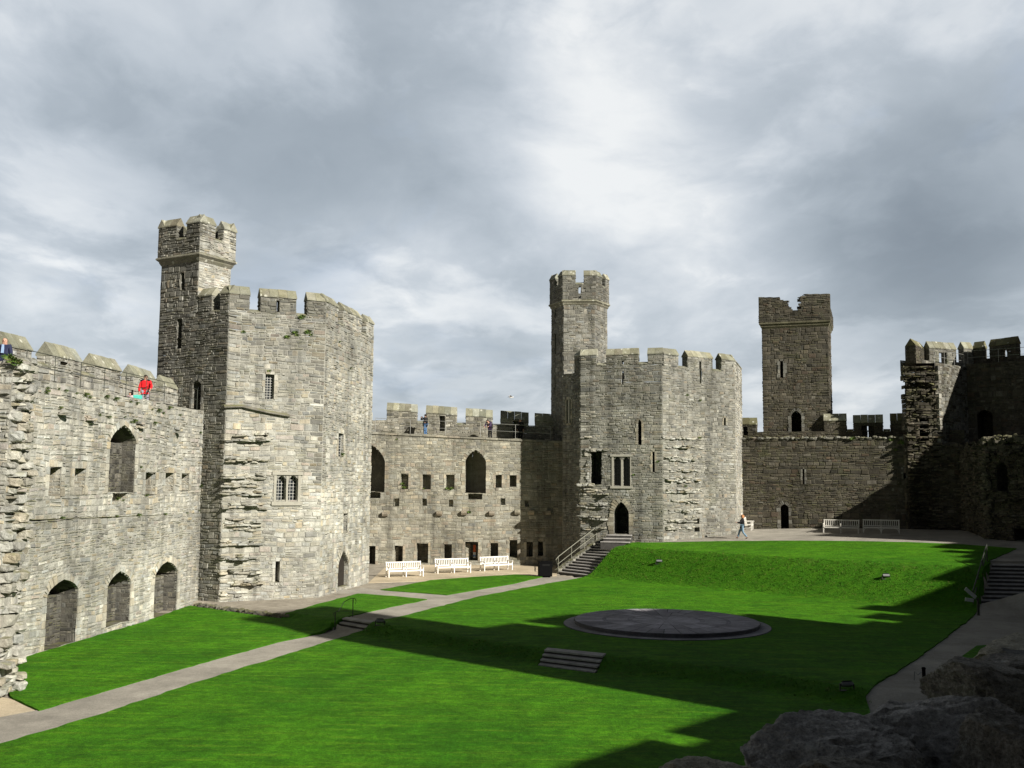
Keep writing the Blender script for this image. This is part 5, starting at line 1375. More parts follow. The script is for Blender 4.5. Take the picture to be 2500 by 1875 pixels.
# rough uncut grass standing on the banks
def bank_grass():
    m = MB(); r = random.Random(2); n = 0
    lawnp = np.array(lawnB); nx = np.roll(lawnp, -1, 0)
    def inB(x, y):
        c = ((lawnp[:, 1] > y) != (nx[:, 1] > y)); xi = lawnp[:, 0] + (y - lawnp[:, 1]) / np.where(nx[:, 1] == lawnp[:, 1], 1e-9, nx[:, 1] - lawnp[:, 1]) * (nx[:, 0] - lawnp[:, 0])
        return np.count_nonzero(c & (x < xi)) % 2 == 1
    while n < 9000:
        x, y = r.uniform(-12, 27), r.uniform(26, 68)
        s = steep(x, y)
        if s < .14 or r.random() > s * 2.2 or not inB(x, y): continue
        z = height(x, y) + .05; c = r.choice([(.035, .12, .008), (.05, .15, .01), (.085, .16, .018), (.13, .14, .035), (.035, .11, .007)])
        for k in range(4):
            a = r.uniform(0, 6.28); l = r.uniform(.02, .06); w = r.uniform(.008, .022); b = r.uniform(.02, .09)
            dx, dy = math.cos(a), math.sin(a); ox, oy = r.uniform(-.1, .1), r.uniform(-.1, .1)
            m.add([(x + ox - dy * w, y + oy + dx * w, z), (x + ox + dy * w, y + oy - dx * w, z), (x + ox + dx * b, y + oy + dy * b, z + l)], [(0, 1, 2)], c)
        n += 1
    o = m.build('rough_grass', MTUFT); tag(o, kind='stuff'); o['label'] = 'rough uncut grass blades on the lawn banks'; o['category'] = 'grass'
MTUFT = attr_material('grass_blades'); MCLOTH = attr_material('cloth', .9)
bank_grass()

# ================================================================== stairs
def stairs(name, label, s, z0, z1, n, mat=None):
    bl, br, tl, tr = [np.array(s[k]) for k in ('bl', 'br', 'tl', 'tr')]
    c = (bl + br) / 2; t = thing(name, label, 'steps', (c[0], c[1], z0)); rise = (z1 - z0) / n
    dirn = ((tl + tr) - (bl + br)) / 2; dirn = dirn / np.linalg.norm(dirn)
    for i in range(n):
        f0, f1 = i / n, min(1.0, (i + 1) / n) + (0.3 / n if i < n - 1 else .6 / n)
        a, b = bl + (tl - bl) * f0, br + (tr - br) * f0; d, e = bl + (tl - bl) * f1, br + (tr - br) * f1
        zt = z0 + rise * (i + 1); zb = z0 + rise * i - .3
        m = MB(); col = (.1, .1, .1)
        a2, b2 = a + dirn * .03, b + dirn * .03
        vs = [(p[0], p[1], zb) for p in (a2, b2, e, d)] + [(p[0], p[1], zt - .055) for p in (a2, b2, e, d)]
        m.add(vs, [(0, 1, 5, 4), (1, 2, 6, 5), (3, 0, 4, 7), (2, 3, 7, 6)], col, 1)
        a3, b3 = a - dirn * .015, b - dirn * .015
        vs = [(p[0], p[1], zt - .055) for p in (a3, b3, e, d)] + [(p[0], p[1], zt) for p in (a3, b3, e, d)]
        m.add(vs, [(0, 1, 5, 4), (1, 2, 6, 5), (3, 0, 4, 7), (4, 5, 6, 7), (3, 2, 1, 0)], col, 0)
        m.build('step', [mat or MSTEP, MSTEPSHADE], t)
    return t
stairs('stone_steps', 'three low stone steps where the gravel path climbs between the two lawns', STL, -.36, .06, 3)
stairs('stone_steps', 'short flight of shaded slate steps cut into the grass bank below the round dais', SF, -.36, .09, 4)
stairs('stone_steps', 'long dark flight of stone steps climbing beside the grass bank to the tower door', SM, 0, 1.92, 12)
stairs('stone_steps', 'wide shaded flight of dark steps climbing beside the two white pointer panels', SR, 0, 1.95, 12)
# two more steps on the landing, below the tower door
def door_steps():
    du, dz0 = (TMDOOR['u0'] + TMDOOR['u1']) / 2, TMDOOR['z0']
    zg = 1.92; n = 2; c = TMB.P(du, zg, .8)
    
    u0 = TMB.uz(Z7(560, 1195))[0]; u1 = TMB.uz(Z7(828, 1195))[0]
    stairs('door_steps', 'few pale stone steps directly below the pointed doorway of the grey tower', dict(bl=TMB.P(u0 + .1, 0, 1.75)[:2], br=TMB.P(u1, 0, 1.75)[:2], tl=TMB.P(u0 + .5, 0, .45)[:2], tr=TMB.P(u1, 0, .45)[:2]), zg, dz0, 3)
    lt = thing('landing', 'gravel landing slab at the head of the long stone stairs', 'landing', TMB.P(u0, zg - .4, 1.2))
    m = MB(); p = TMB.P((u0 + u1) / 2 - .6, 0, 1.3); q = [SM['tl'], SM['tr'], TMB.P(u1 + .8, 0, .05)[:2], TMB.P(max(0.05, u0 - 1.0), 0, .05)[:2]]
    vs = [(x, y, 0.2) for x, y in q] + [(x, y, 1.915) for x, y in q]; m.add(vs, [(4, 5, 6, 7), (0, 1, 5, 4), (1, 2, 6, 5), (2, 3, 7, 6), (3, 0, 4, 7)], (.25, .23, .19)); m.build('slab', MGRAVEL, lt)
    # side wall under the stairs
    sw = thing('stair_wall', 'low rubble wall carrying the railed side of the long stone stairs', 'wall', (SM['bl'][0], SM['bl'][1], 0))
    m = MB(); a, b = np.array(SM['tl']), np.array(SM['bl'])
    f = Face(a + (a - b) * .05 - np.array((.1, .0)), b - np.array((.1, 0))); L = f.L
    g = f.rev(.0)
    masonry(m, Face(f.p0, f.p1), -.2, lambda u: 1.95 * (1 - u / L) + .25, PAL_GREY, seed=1301, ch=(.12, .22), ln=(.2, .4))
    masonry(m, f.rev(.28), -.2, lambda u: 1.95 * (u / L) + .25, PAL_GREY, seed=1302, ch=(.12, .22), ln=(.2, .4))
    for i in range(12):
        u0_, u1_ = L * i / 12, L * (i + 1) / 12; z0_, z1_ = 1.95 * (1 - u0_ / L) + .26, 1.95 * (1 - u1_ / L) + .26
        m.quad(f.P(u0_, z0_, .03), f.P(u1_, z1_, .03), f.P(u1_, z1_, -.32), f.P(u0_, z0_, -.32), pick(rng, PAL_GREY))
    m.quad(f.P(L, -.2, .0), f.P(L, .26, .0), f.P(L, .26, -.3), f.P(L, -.2, -.3), PAL_GREY[0][0]); m.build('wall', MS, sw)
door_steps()
def stair_rails():
    a, b = np.array(SM['bl']) + np.array((.1, .05)), np.array(SM['tl']) + np.array((.05, 0))
    t = thing('handrail', 'bent steel tube handrail beside the long stone stairs', 'handrail', (a[0], a[1], 0))
    P3 = lambda f, h: (a[0] + (b[0] - a[0]) * f, a[1] + (b[1] - a[1]) * f, 1.95 * f + .1 + h)
    end = (b[0] + .9, b[1] + .35)
    m = MB(); m.tube([P3(-.02, .55), P3(-.06, .95), P3(0, 1.02), P3(.5, 1.02), P3(.95, 1.02), (b[0] + .2, b[1] + .08, 3.02), (end[0], end[1], 3.05), (end[0] + .05, end[1] + .02, 2.9)], .028); m.build('top_rail', MRAIL, t)
    m = MB(); m.tube([P3(0, .55), P3(.5, .55), P3(.95, .55), (b[0] + .2, b[1] + .08, 2.52), (end[0], end[1], 2.55)], .022); m.build('mid_rail', MRAIL, t)
    for f in (0, .33, .66, .97):
        m = MB(); m.tube([P3(f, -.1), P3(f, 1.02)], .026); m.build('post', MRAIL, t)
    m = MB(); m.tube([(end[0], end[1], 1.9), (end[0], end[1], 3.05)], .026); m.build('post', MRAIL, t)
    # rail of the small steps
    p1, p2 = gxy(ZK(1632, 322)), gxy(ZK(1450, 448))
    t = thing('handrail', 'small dark iron handrail with curled ends beside the three low path steps', 'handrail', (p1[0], p1[1], 0))
    z1, z2 = height(*p1), height(*p2); h1 = at_y(*ZK(1632, 128), p1[1])[2]; h2 = at_y(*ZK(1450, 275), p2[1])[2]
    for p, z, h in ((p1, z1, h1), (p2, z2, h2)):
        m = MB(); m.tube([(p[0], p[1], z - .1), (p[0], p[1], h)], .022); m.build('post', MIRON, t)
    m = MB(); m.tube([(p1[0] + .1, p1[1], h1 - .25), (p1[0] + .14, p1[1], h1 - .12), (p1[0] + .08, p1[1], h1), (p1[0] - .1, p1[1], h1), (p1[0] - .35, p1[1] - .25, h1 - .12), (p2[0] + .12, p2[1] + .1, h2 + .05), (p2[0], p2[1], h2 + .02), (p2[0] - .09, p2[1], h2 - .05), (p2[0] - .05, p2[1], h2 - .15)], .015); m.build('top_rail', MIRON, t)
    # rail of the right-hand stairs
    a, b = np.array(SR['bl']) + np.array((-.25, 0)), np.array(SR['tl']) + np.array((-.2, 0.2))
    t = thing('handrail', 'thin dark double handrail along the wide shaded steps', 'handrail', (a[0], a[1], 0))
    for k in (1.0, .6):
        m = MB(); m.tube([(a[0] + (b[0] - a[0]) * f, a[1] + (b[1] - a[1]) * f, 1.95 * f + k) for f in (0, .5, 1)], .03); m.build('rail', MIRON, t)
    for f in (0, .34, .67, 1):
        m = MB(); m.tube([(a[0] + (b[0] - a[0]) * f, a[1] + (b[1] - a[1]) * f, 1.95 * f - .1), (a[0] + (b[0] - a[0]) * f, a[1] + (b[1] - a[1]) * f, 1.95 * f + 1.0)], .032); m.build('post', MIRON, t)
stair_rails()

# ================================================================== round slate dais
def dais():
    near = at_z(1625, 1567, 0.0); far = at_z(1625, 1483, 0.34)
    cy = (near[1] + far[1] + .43) / 2; cx = at_y(1626, 1525, cy)[0]; R0 = 489 / 2 / F * cy * .995; R1 = R0 * .897
    t = thing('round_dais', 'two-tier round dark slate dais set in the lawn', 'dais', (float(cx), float(cy), 0))
    def drum(r, z0, z1, name, n=96):
        m = MB(); rr = random.Random(3)
        prof = [(r, z0), (r, z1 - .05), (r + .04, z1 - .05), (r + .04, z1 - .012), (r + .02, z1)]
        for i in range(n):
            a, b = 2 * math.pi * i / n, 2 * math.pi * (i + 1) / n; k = max(.8, rr.gauss(1, .06)) if i % 4 == 0 else k
            for (r0, za), (r1, zb) in zip(prof[:-1], prof[1:]):
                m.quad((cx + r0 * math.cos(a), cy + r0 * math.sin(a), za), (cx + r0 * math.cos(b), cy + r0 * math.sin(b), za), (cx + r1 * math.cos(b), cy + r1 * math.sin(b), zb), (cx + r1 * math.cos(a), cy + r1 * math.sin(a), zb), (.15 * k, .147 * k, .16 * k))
        return m, rr
    m, rr = drum(R0, -.3, .1, 'a')
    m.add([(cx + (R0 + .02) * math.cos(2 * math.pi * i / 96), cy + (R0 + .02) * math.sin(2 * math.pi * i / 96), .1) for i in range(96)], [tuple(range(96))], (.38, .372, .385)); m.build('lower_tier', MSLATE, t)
    m, rr = drum(R1, .095, .26, 'b')
    rings = [(0, 1.45, 24), (1.45, 1.62, 48), (1.62, 2.55, 24), (2.55, 2.7, 48), (2.7, R1 + .02, 36)]
    for j, (r0, r1, n) in enumerate(rings):
        for i in range(n):
            a, b = 2 * math.pi * (i + .03) / n, 2 * math.pi * (i + .97) / n
            base = (.46, .34, .41, .33, .41)[j]
            if j in (2,): base = .44 if i % 3 else .34
            if j == 4: base = .42 if (i // 2) % 2 else .37
            k = base * max(.7, rr.gauss(1, .12)); ns = max(2, 96 // n)
            A = [(cx + r0 * math.cos(a + (b - a) * s / ns), cy + r0 * math.sin(a + (b - a) * s / ns), .264) for s in range(ns + 1)]
            B = [(cx + (r1 - .012) * math.cos(a + (b - a) * s / ns), cy + (r1 - .012) * math.sin(a + (b - a) * s / ns), .264) for s in range(ns + 1)]
            for s in range(ns): m.quad(A[s], B[s], B[s + 1], A[s + 1], (k * 1.02, k * .98, k * 1.08))
    m.add([(cx + (R1 + .02) * math.cos(2 * math.pi * i / 96), cy + (R1 + .02) * math.sin(2 * math.pi * i / 96), .26) for i in range(96)], [tuple(range(96))], (.12, .118, .122)); m.build('upper_tier', MSLATE, t)
dais()

# ================================================================== benches, bin
def bench(L=2.4, mat=None, bays=2, arched=False):
    mat = mat or MWHITE
    t = local_thing('garden_bench', '', 'bench')
    nl = bays + 1; xs = [-L / 2 + .04 + (L - .08) * i / (nl - 1) for i in range(nl)]
    m = MB()
    for i in range(5): m.box((0, -.2 + .1 * i, .43 - .008 * i), (L, .075, .026), bev=.004)
    m.box((0, -.235, .385), (L, .03, .07)); m.build('seat', mat, t)
    m = MB(); tilt = .14
    yb = lambda z: .26 + (z - .45) * tilt
    m.box((0, yb(.9), .9), (L, .04, .075), bev=.01); m.box((0, yb(.5), .5), (L, .035, .06))
    n = int(L / .125)
    for i in range(n):
        x = -L / 2 + .07 + (L - .14) * i / (n - 1); h2 = .02; m.add([(x - h2, yb(.5) - .012, .5), (x + h2, yb(.5) - .012, .5), (x + h2, yb(.88) - .012, .88), (x - h2, yb(.88) - .012, .88), (x - h2, yb(.5) + .012, .5), (x + h2, yb(.5) + .012, .5), (x + h2, yb(.88) + .012, .88), (x - h2, yb(.88) + .012, .88)], [(0, 1, 2, 3), (5, 4, 7, 6), (1, 5, 6, 2), (4, 0, 3, 7)])
    m.build('backrest', mat, t)
    for x in xs:
        m = MB(); m.box((x, -.22, .32), (.06, .06, .64), bev=.006); m.build('front_leg', mat, t)
        m = MB(); m.add([(x - .03 + sx * .06, y + sy * .06, z) for z, y in ((0, .3), (.42, .22), (.95, yb(.95) - .02)) for sx, sy in ((0, 0), (1, 0), (1, 1), (0, 1))], [(k + a, k + (a + 1) % 4, k + 4 + (a + 1) % 4, k + 4 + a) for k in (0, 4) for a in range(4)] + [(8, 9, 10, 11)]); m.build('rear_leg', mat, t)
        m = MB(); m.box((x, .02, .655), (.065, .56, .032), bev=.01); m.tube([(x, -.27, .655), (x, -.31, .63), (x, -.3, .59), (x, -.26, .59)], .02, 6); m.build('armrest', mat, t)
        m = MB(); m.box((x, .02, .2), (.03, .46, .04)); m.build('side_rail', mat, t)
    if arched:
        m = MB()
        for x0, x1 in zip(xs[:-1], xs[1:]):
            for s0, d in ((x0, 1), (x1, -1)): m.tube([(s0 + d * .02, -.22, .1), (s0 + d * .06, -.22, .25), (s0 + d * .2, -.22, .36), (s0 + d * .4, -.22, .385)], .025, 6)
        m.build('curved_bracket', mat, t)
    return t
def place(t, a, b, lift=0.03, label=None, first=False, group=None, proto_L=2.4):
    c = ((a[0] + b[0]) / 2, (a[1] + b[1]) / 2); rz = math.atan2(b[1] - a[1], b[0] - a[0])
    loc = (c[0] - math.sin(rz) * .22, c[1] + math.cos(rz) * .22, height(*c) + lift)
    if first:
        t.location = loc; t.rotation_euler[2] = rz; t['label'] = label; o = t
    else: o = copy_tree(t, loc, label, rz)
    if group: o['group'] = group
    return o
wb = bench()
gp = 'white benches along the foot of the grey wall'
place(wb, gxy(Z5(235, 1530)), gxy(Z5(503, 1520)), .02, 'white slatted double bench nearest the pale tower on the sandy strip', True, gp)
place(wb, gxy(Z5(630, 1498)), gxy(Z5(888, 1490)), .02, 'middle white slatted double bench in the row of three before the dark openings', False, gp)
place(wb, gxy(Z5(996, 1480)), gxy(Z5(1237, 1467)), .02, 'white slatted double bench closest to the black bin', False, gp)
gb = bench(2.42, MGREYW); gp2 = 'grey benches before the brown wall'
place(gb, gxy(Z10(903, 1287)), gxy(Z10(1250, 1290)), .03, 'grey slatted bench with three straight legs nearer the small door of the brown wall', True, gp2)
ab = bench(2.42, MGREYW, 2, True)
place(ab, gxy(Z10(1320, 1290)), gxy(Z10(1672, 1292)), .03, 'grey slatted bench with curved brackets nearer the broken stonework', True, gp2)
a = (17.7, 74.7); dv = np.array((.29, .957)); b = tuple(np.array(a) + dv * 2.4)
o = copy_tree(gb, (0, 0, 0)); place(o, a, b, .03, 'grey bench seen end-on behind the walking woman', True)
def litter_bin():
    p = gxy(Z5(1497, 1528)); z = height(*p)
    t = thing('litter_bin', 'square black litter bin standing at the corner of the small lawn', 'bin', (p[0], p[1], z))
    y = p[1] + .4
    m = MB(); m.box((p[0], y, z + .5), (.82, .76, .86), .12, bev=.03, taper=1.02); m.build('body', MBLACK, t)
    m = MB(); m.box((p[0], y, z + .965), (.88, .82, .07), .12, bev=.02); m.box((p[0], y, z + 1.02), (.5, .46, .04), .12, bev=.015); m.build('lid', MBLACK, t)
    m = MB(); m.box((p[0], y, z + .05), (.62, .58, .1), .12); m.build('base', MBLACK, t)
    m = MB(); m.box((p[0] + .047, y - .392, z + .8), (.5, .02, .13), .12); m.build('slot', plain('bin_opening', (.003, .003, .003), .9), t)
litter_bin()

# ================================================================== lights in the grass, sign, post, banner
def floodlight(px, py, label, rz=0.0):
    p = gxy((px, py)); z = height(*p) + .06
    t = thing('floodlight', label, 'floodlight', (p[0], p[1], z), 'low floodlights in the grass')
    tl = Matrix.Rotation(-.5, 3, 'X')
    m = MB(); m.box((p[0], p[1], z + .17), (.34, .16, .13), rz, bev=.03, tilt=tl); m.build('housing', MLAMP, t)
    m = MB(); c = Vector((0, .105, .0)); m.box((p[0], p[1] + .02, z + .25), (.3, .012, .12), rz, tilt=Matrix.Rotation(1.05, 3, 'X')); m.build('lens', MGLASS, t)
    m = MB(); m.box((p[0] - .2, p[1], z + .1), (.025, .06, .2), rz); m.box((p[0] + .2, p[1], z + .1), (.025, .06, .2), rz); m.box((p[0], p[1], z - .01), (.42, .08, .03), rz); m.build('bracket', MIRON, t)
floodlight(1609, 1379, 'small grey floodlight half way up the sunlit grass bank')
floodlight(2163, 1416, 'small grey floodlight on the grass bank near the shadow edge')
floodlight(2068, 1690, 'pale floodlight in the shaded grass beside the dark path', .1)
floodlight(928, 1530, 'small grey floodlight at the top of the bank beside the three path steps', -.2)
def pointer_sign():
    p = gxy((2389, 1504)); z = height(*p); Y = p[1]
    t = thing('pointer_sign', 'dark post carrying two pale tilted panels beside the shaded steps', 'sign', (p[0], p[1], z))
    top = at_y(2388, 1460, Y)[2]
    m = MB(); m.box((p[0], Y, (z + top) / 2 - .05), (.09, .09, top - z + .1), bev=.01); m.build('post', MIRON, t)
    for a, b, w in (((2357, 1437), (2383, 1459), .1), ((2357, 1463), (2377, 1466), .1)):
        A, B = at_y(*a, Y - .3), at_y(*b, Y - .05); d = B - A; n = np.array((0, 0, 1.0)); sidev = np.cross(d, np.array((0, 1, 0))); sidev = sidev / np.linalg.norm(sidev) * w / 1.2
        m = MB(); th = np.array((0, .04, 0)); back = np.array((0, .35, .12))
        vs = [A + sidev, B + sidev, B - sidev, A - sidev]; vs = [v for v in vs] + [v + th for v in vs]
        m.add(vs, [(0, 1, 2, 3), (7, 6, 5, 4), (0, 4, 5, 1), (1, 5, 6, 2), (2, 6, 7, 3), (3, 7, 4, 0)]); m.build('panel', plain('pale_sign_panel', (.5, .54, .54), .5), t)
        m = MB(); m.tube([B, (p[0], Y, top - .05)], .02); m.build('arm', MIRON, t)
pointer_sign()
def bollard():
    p = gxy((2256, 1663)); z = height(*p); top = at_y(2258, 1632, p[1])[2]
    t = thing('bollard', 'short black post with a thin cord on the shaded path', 'post', (p[0], p[1], z))
    m = MB(); m.tube([(p[0], p[1], z), (p[0], p[1], top)], .055, 10); m.blob((p[0], p[1], top), (.07, .07, .05)); m.build('post', MBLACK, t)
    m = MB(); m.tube([(p[0], p[1], z), (p[0], p[1], z + .05)], .14, 12, (.3, .3, .3)); m.build('foot', MLAMP, t)
    m = MB(); m.tube([(p[0], p[1], top - .05), (p[0] - .18, p[1], top - .2), (p[0] - .3, p[1] - .05, z + .3), (p[0] - .33, p[1] - .05, z)], .012, 6); m.build('cord', MLAMP, t)
bollard()
def banner():
    h = [q for n, q, _ in NWH if n == 'loophole'][4]; f = NWF
    u0, z1 = f.uz(Z5(912, 1266)); u1, z0 = f.uz(Z5(931, 1372))
    t = thing('information_panel', 'narrow red and white panel hanging inside a dark opening of the grey wall', 'panel', f.P((u0 + u1) / 2, z0, -.6))
    for (a, b, c) in ((.45, 1.0, (.42, .10, .04)), (.25, .44, (.5, .5, .5)), (.12, .24, (.12, .2, .38)), (.0, .11, (.45, .45, .45))):
        m = MB(); z_a, z_b = z0 + (z1 - z0) * a, z0 + (z1 - z0) * b
        vs = [f.P(u, z, o) for o in (-.55, -.5) for u, z in ((u0, z_a), (u1, z_a), (u1, z_b), (u0, z_b))]
        m.add(vs, [(4, 5, 6, 7), (0, 1, 5, 4), (1, 2, 6, 5), (2, 3, 7, 6), (3, 0, 4, 7)], c); m.build('band', MCLOTH, t)
banner()

# ================================================================== people
MSKIN = plain('skin', (0.50, 0.29, 0.21), .55, 0, .06); MHAIRD = plain('dark_hair', (0.025, 0.017, 0.012), .6, 0, .3, 30)
MHAIRO = plain('ginger_hair', (0.42, 0.19, 0.08), .6, 0, .3, 30); MHAIRG = plain('short_grey_hair', (0.16, 0.11, 0.09), .7, 0, .3, 30)
MRED = plain('red_jacket_cloth', (0.62, 0.012, 0.018), .7, 0, .18, 12); MNAVY = plain('navy_cloth', (0.02, 0.024, 0.06), .8, 0, .2, 12)
MBLK = plain('black_cloth', (0.012, 0.012, 0.014), .85, 0, .2, 12); MJEAN = plain('blue_denim', (0.07, 0.14, 0.27), .85, 0, .3, 10)
MJEANL = plain('pale_denim', (0.16, 0.25, 0.34), .85, 0, .35, 10); MGRYT = plain('grey_trouser_cloth', (0.24, 0.23, 0.27), .85, 0, .15, 10)
MTURQ = plain('turquoise_bag', (0.08, 0.50, 0.42), .6, 0, .2, 12); MSHIRT = plain('pale_blue_shirt', (0.30, 0.42, 0.62), .8, 0, .1)
MBAGW = plain('cream_bag', (0.62, 0.58, 0.50), .7, 0, .1); MPINK = plain('pale_pink_cloth', (0.5, 0.38, 0.40), .8, 0, .15, 10); MPURP = plain('purple_cloth', (0.05, 0.03, 0.07), .85, 0, .2)
MSHOE = plain('dark_shoe', (0.02, 0.018, 0.016), .5)
MYOKE = plain('dark_yoke_cloth', (0.012, 0.014, 0.022), .8, 0, .2, 12)

def skin_part(name, pts, edges, rad, root, mat, parent, X, sub=2):
    me = bpy.data.meshes.new(name); me.from_pydata([tuple(X @ Vector(p)) for p in pts], edges, []); me.update()
    o = bpy.data.objects.new(name, me); C.objects.link(o)
    md = o.modifiers.new('Skin', 'SKIN'); sv = me.skin_vertices[0].data
    sc = X.to_scale()[0]
    for i, r in enumerate(rad): sv[i].radius = ((r[0] if isinstance(r, tuple) else r) * sc, (r[1] if isinstance(r, tuple) else r) * sc)
    for i in (root if isinstance(root, (list, tuple)) else [root]): sv[i].use_root = True
    md.use_smooth_shade = True
    o.modifiers.new('Sub', 'SUBSURF').levels = sub
    o.modifiers['Sub'].render_levels = sub
    dg = bpy.context.evaluated_depsgraph_get()
    m2 = bpy.data.meshes.new_from_object(o.evaluated_get(dg)); m2.name = name
    o.modifiers.clear(); o.data = m2; bpy.data.meshes.remove(me)
    m2.materials.clear(); m2.materials.append(mat)
    o.parent = parent; o.matrix_parent_inverse = Matrix.Translation(parent['_at']).inverted()
    return o

BASE = dict(pel=(0, 0, .97), wai=(0, .0, 1.12), che=(0, -.01, 1.33), nec=(0, -.01, 1.49), hea=(0, .015, 1.60), top=(0, .0, 1.70),
            shR=(.18, -.01, 1.42), elR=(.23, -.03, 1.14), wrR=(.24, .05, .90), shL=(-.18, -.01, 1.42), elL=(-.23, -.03, 1.14), wrL=(-.24, .05, .90),
            hiR=(.09, 0, .93), knR=(.1, .02, .5), anR=(.1, -.02, .09), toR=(.12, .16, .035), hiL=(-.09, 0, .93), knL=(-.1, .02, .5), anL=(-.1, -.02, .09), toL=(-.12, .16, .035))
def person(label, loc, yaw, pose=None, top=MBLK, legs=MJEAN, hair=MHAIRD, hair_style='short', scale=1.0, group='visitors'):
    """yaw 0 faces +Y; joints of the pose are given in the figure's own frame"""
    J = dict(BASE); J.update(pose or {}); loc = tuple(float(v) for v in loc)
    t = thing('person', label, 'person', loc, group)
    X = Matrix.Translation(loc) @ Matrix.Rotation(yaw, 4, 'Z') @ Matrix.Scale(scale, 4)
    V = lambda k: Vector(J[k])
    head = V('hea'); up = (V('top') - V('nec')).normalized(); face = Vector(J.get('look', (0, 1, 0))).normalized()
    side = face.cross(up).normalized()
    names = ['pel', 'wai', 'che', 'nec', 'hea', 'top', 'shR', 'elR', 'wrR', 'shL', 'elL', 'wrL', 'hiR', 'knR', 'anR', 'toR', 'hiL', 'knL', 'anL', 'toL']
    rad = [.125, .11, (.14, .115), .055, (.083, .095), (.06, .07), .06, .043, .03, .06, .043, .03, .085, .057, .04, .036, .085, .057, .04, .036]
    idx = {n: i for i, n in enumerate(names)}; pts = [J[n] for n in names]
    ed = [('pel', 'wai'), ('wai', 'che'), ('che', 'nec'), ('nec', 'hea'), ('hea', 'top'), ('che', 'shR'), ('shR', 'elR'), ('elR', 'wrR'), ('che', 'shL'), ('shL', 'elL'), ('elL', 'wrL'),
          ('pel', 'hiR'), ('hiR', 'knR'), ('knR', 'anR'), ('anR', 'toR'), ('pel', 'hiL'), ('hiL', 'knL'), ('knL', 'anL'), ('anL', 'toL')]
    E = [(idx[a], idx[b]) for a, b in ed]
    def addp(p, r, link=None):
        pts.append(tuple(p)); rad.append(r)
        if link is not None: E.append((link, len(pts) - 1))
        return len(pts) - 1
    roots = [0]
    # nose, chin and ears
    addp(head + face * .105 - up * .0, .014, idx['hea'])
    addp(head + face * .07 - up * .085, (.04, .035), idx['hea'])
    for s in (-1, 1): addp(head + side * s * .088 - up * .005, .018, idx['hea'])
    # hands: palm and five fingers each
    for s in ('R', 'L'):
        w, e = V('wr' + s), V('el' + s); d = (w - e).normalized(); lat = d.cross(Vector((0, 0, 1)))
        if lat.length < .2: lat = d.cross(Vector((0, 1, 0)))
        lat.normalize(); nrm = d.cross(lat)
        palm = addp(w + d * .06, (.036, .02), idx['wr' + s])
        for k, l in enumerate((.07, .08, .075, .058)):
            b = w + d * .075 + lat * (-.03 + .02 * k)
            i0 = addp(b, .0095); roots.append(i0); i1 = addp(b + d * l * .55 + nrm * .008, .0085, i0); addp(b + d * l + nrm * .028, .007, i1)
        b = w + d * .03 + lat * -.028; i0 = addp(b, .011); roots.append(i0); i1 = addp(b + d * .03 - lat * .03, .010, i0); addp(b + d * .06 - lat * .036 + nrm * .01, .008, i1)
    skin_part('body', pts, E, rad, roots, MSKIN, t, X)
    def chain(name, keys, edges, rr, root, mat, extra=None):
        ii = {k: i for i, k in enumerate(keys)}; skin_part(name, [J[k] if k in J else extra[k] for k in keys], [(ii[a], ii[b]) for a, b in edges], rr, ii[root], mat, t, X)
    ex = {}
    for s in ('R', 'L'):
        ex['cu' + s] = tuple(V('el' + s).lerp(V('wr' + s), .93)); ex['le' + s] = tuple(V('kn' + s).lerp(V('an' + s), .97))
    ex['hem'] = tuple(V('pel') + Vector((0, 0, -.07))); ex['col'] = tuple(V('che').lerp(V('nec'), .72))
    chain('jacket', ['hem', 'pel', 'wai', 'che', 'col', 'shR', 'elR', 'cuR', 'shL', 'elL', 'cuL'], [('hem', 'pel'), ('pel', 'wai'), ('wai', 'che'), ('che', 'col'), ('che', 'shR'), ('shR', 'elR'), ('elR', 'cuR'), ('che', 'shL'), ('shL', 'elL'), ('elL', 'cuL')],
          [(.175, .14), (.17, .14), (.165, .135), (.18, .145), .085, .088, .066, .052, .088, .066, .052], 'pel', top, ex)
    chain('trousers', ['pel', 'hiR', 'knR', 'leR', 'hiL', 'knL', 'leL'], [('pel', 'hiR'), ('hiR', 'knR'), ('knR', 'leR'), ('pel', 'hiL'), ('hiL', 'knL'), ('knL', 'leL')], [.14, .105, .078, .066, .105, .078, .066], 'pel', legs, ex)
    for s in ('R', 'L'):
        a, b = V('an' + s), V('to' + s); skin_part('shoe', [tuple(a + Vector((0, 0, -.03)) - (b - a) * .25), tuple(a.lerp(b, .45) + Vector((0, 0, -.02))), tuple(b)], [(0, 1), (1, 2)], [(.045, .045), (.05, .045), (.042, .03)], 0, MSHOE, t, X)
    m = MB(); R3 = Matrix((side, face, up)).transposed()
    def cap(off, r, seg=14): 
        c = X @ (head + R3 @ Vector(off)); m.blob(c, tuple(q * scale for q in r), seg=seg, rough=.18, seed=len(m.v), rot=X.to_3x3().normalized() @ R3)
    if hair_style != 'bald':
        cap((0, -.022, .05), (.093, .098, .078)); cap((0, -.05, .0), (.088, .072, .085))
    else:
        cap((0, -.055, -.01), (.086, .06, .06)); cap((.075, -.03, .0), (.018, .05, .05)); cap((-.075, -.03, .0), (.018, .05, .05))
    if hair_style == 'long': cap((0, -.06, -.08), (.1, .065, .12)); cap((.06, -.02, -.06), (.045, .06, .11)); cap((-.06, -.02, -.06), (.045, .06, .11)); cap((0, -.11, -.02), (.05, .06, .09))
    m.build('hair', hair, t, smooth=True)
    for s in (-1, 1):
        e = MB(); e.blob(X @ (head + face * .088 + side * s * .034 + up * .012), (.011 * scale,) * 3, seg=8); e.build('eye', MBLK, t, smooth=True)
    return t, X, J

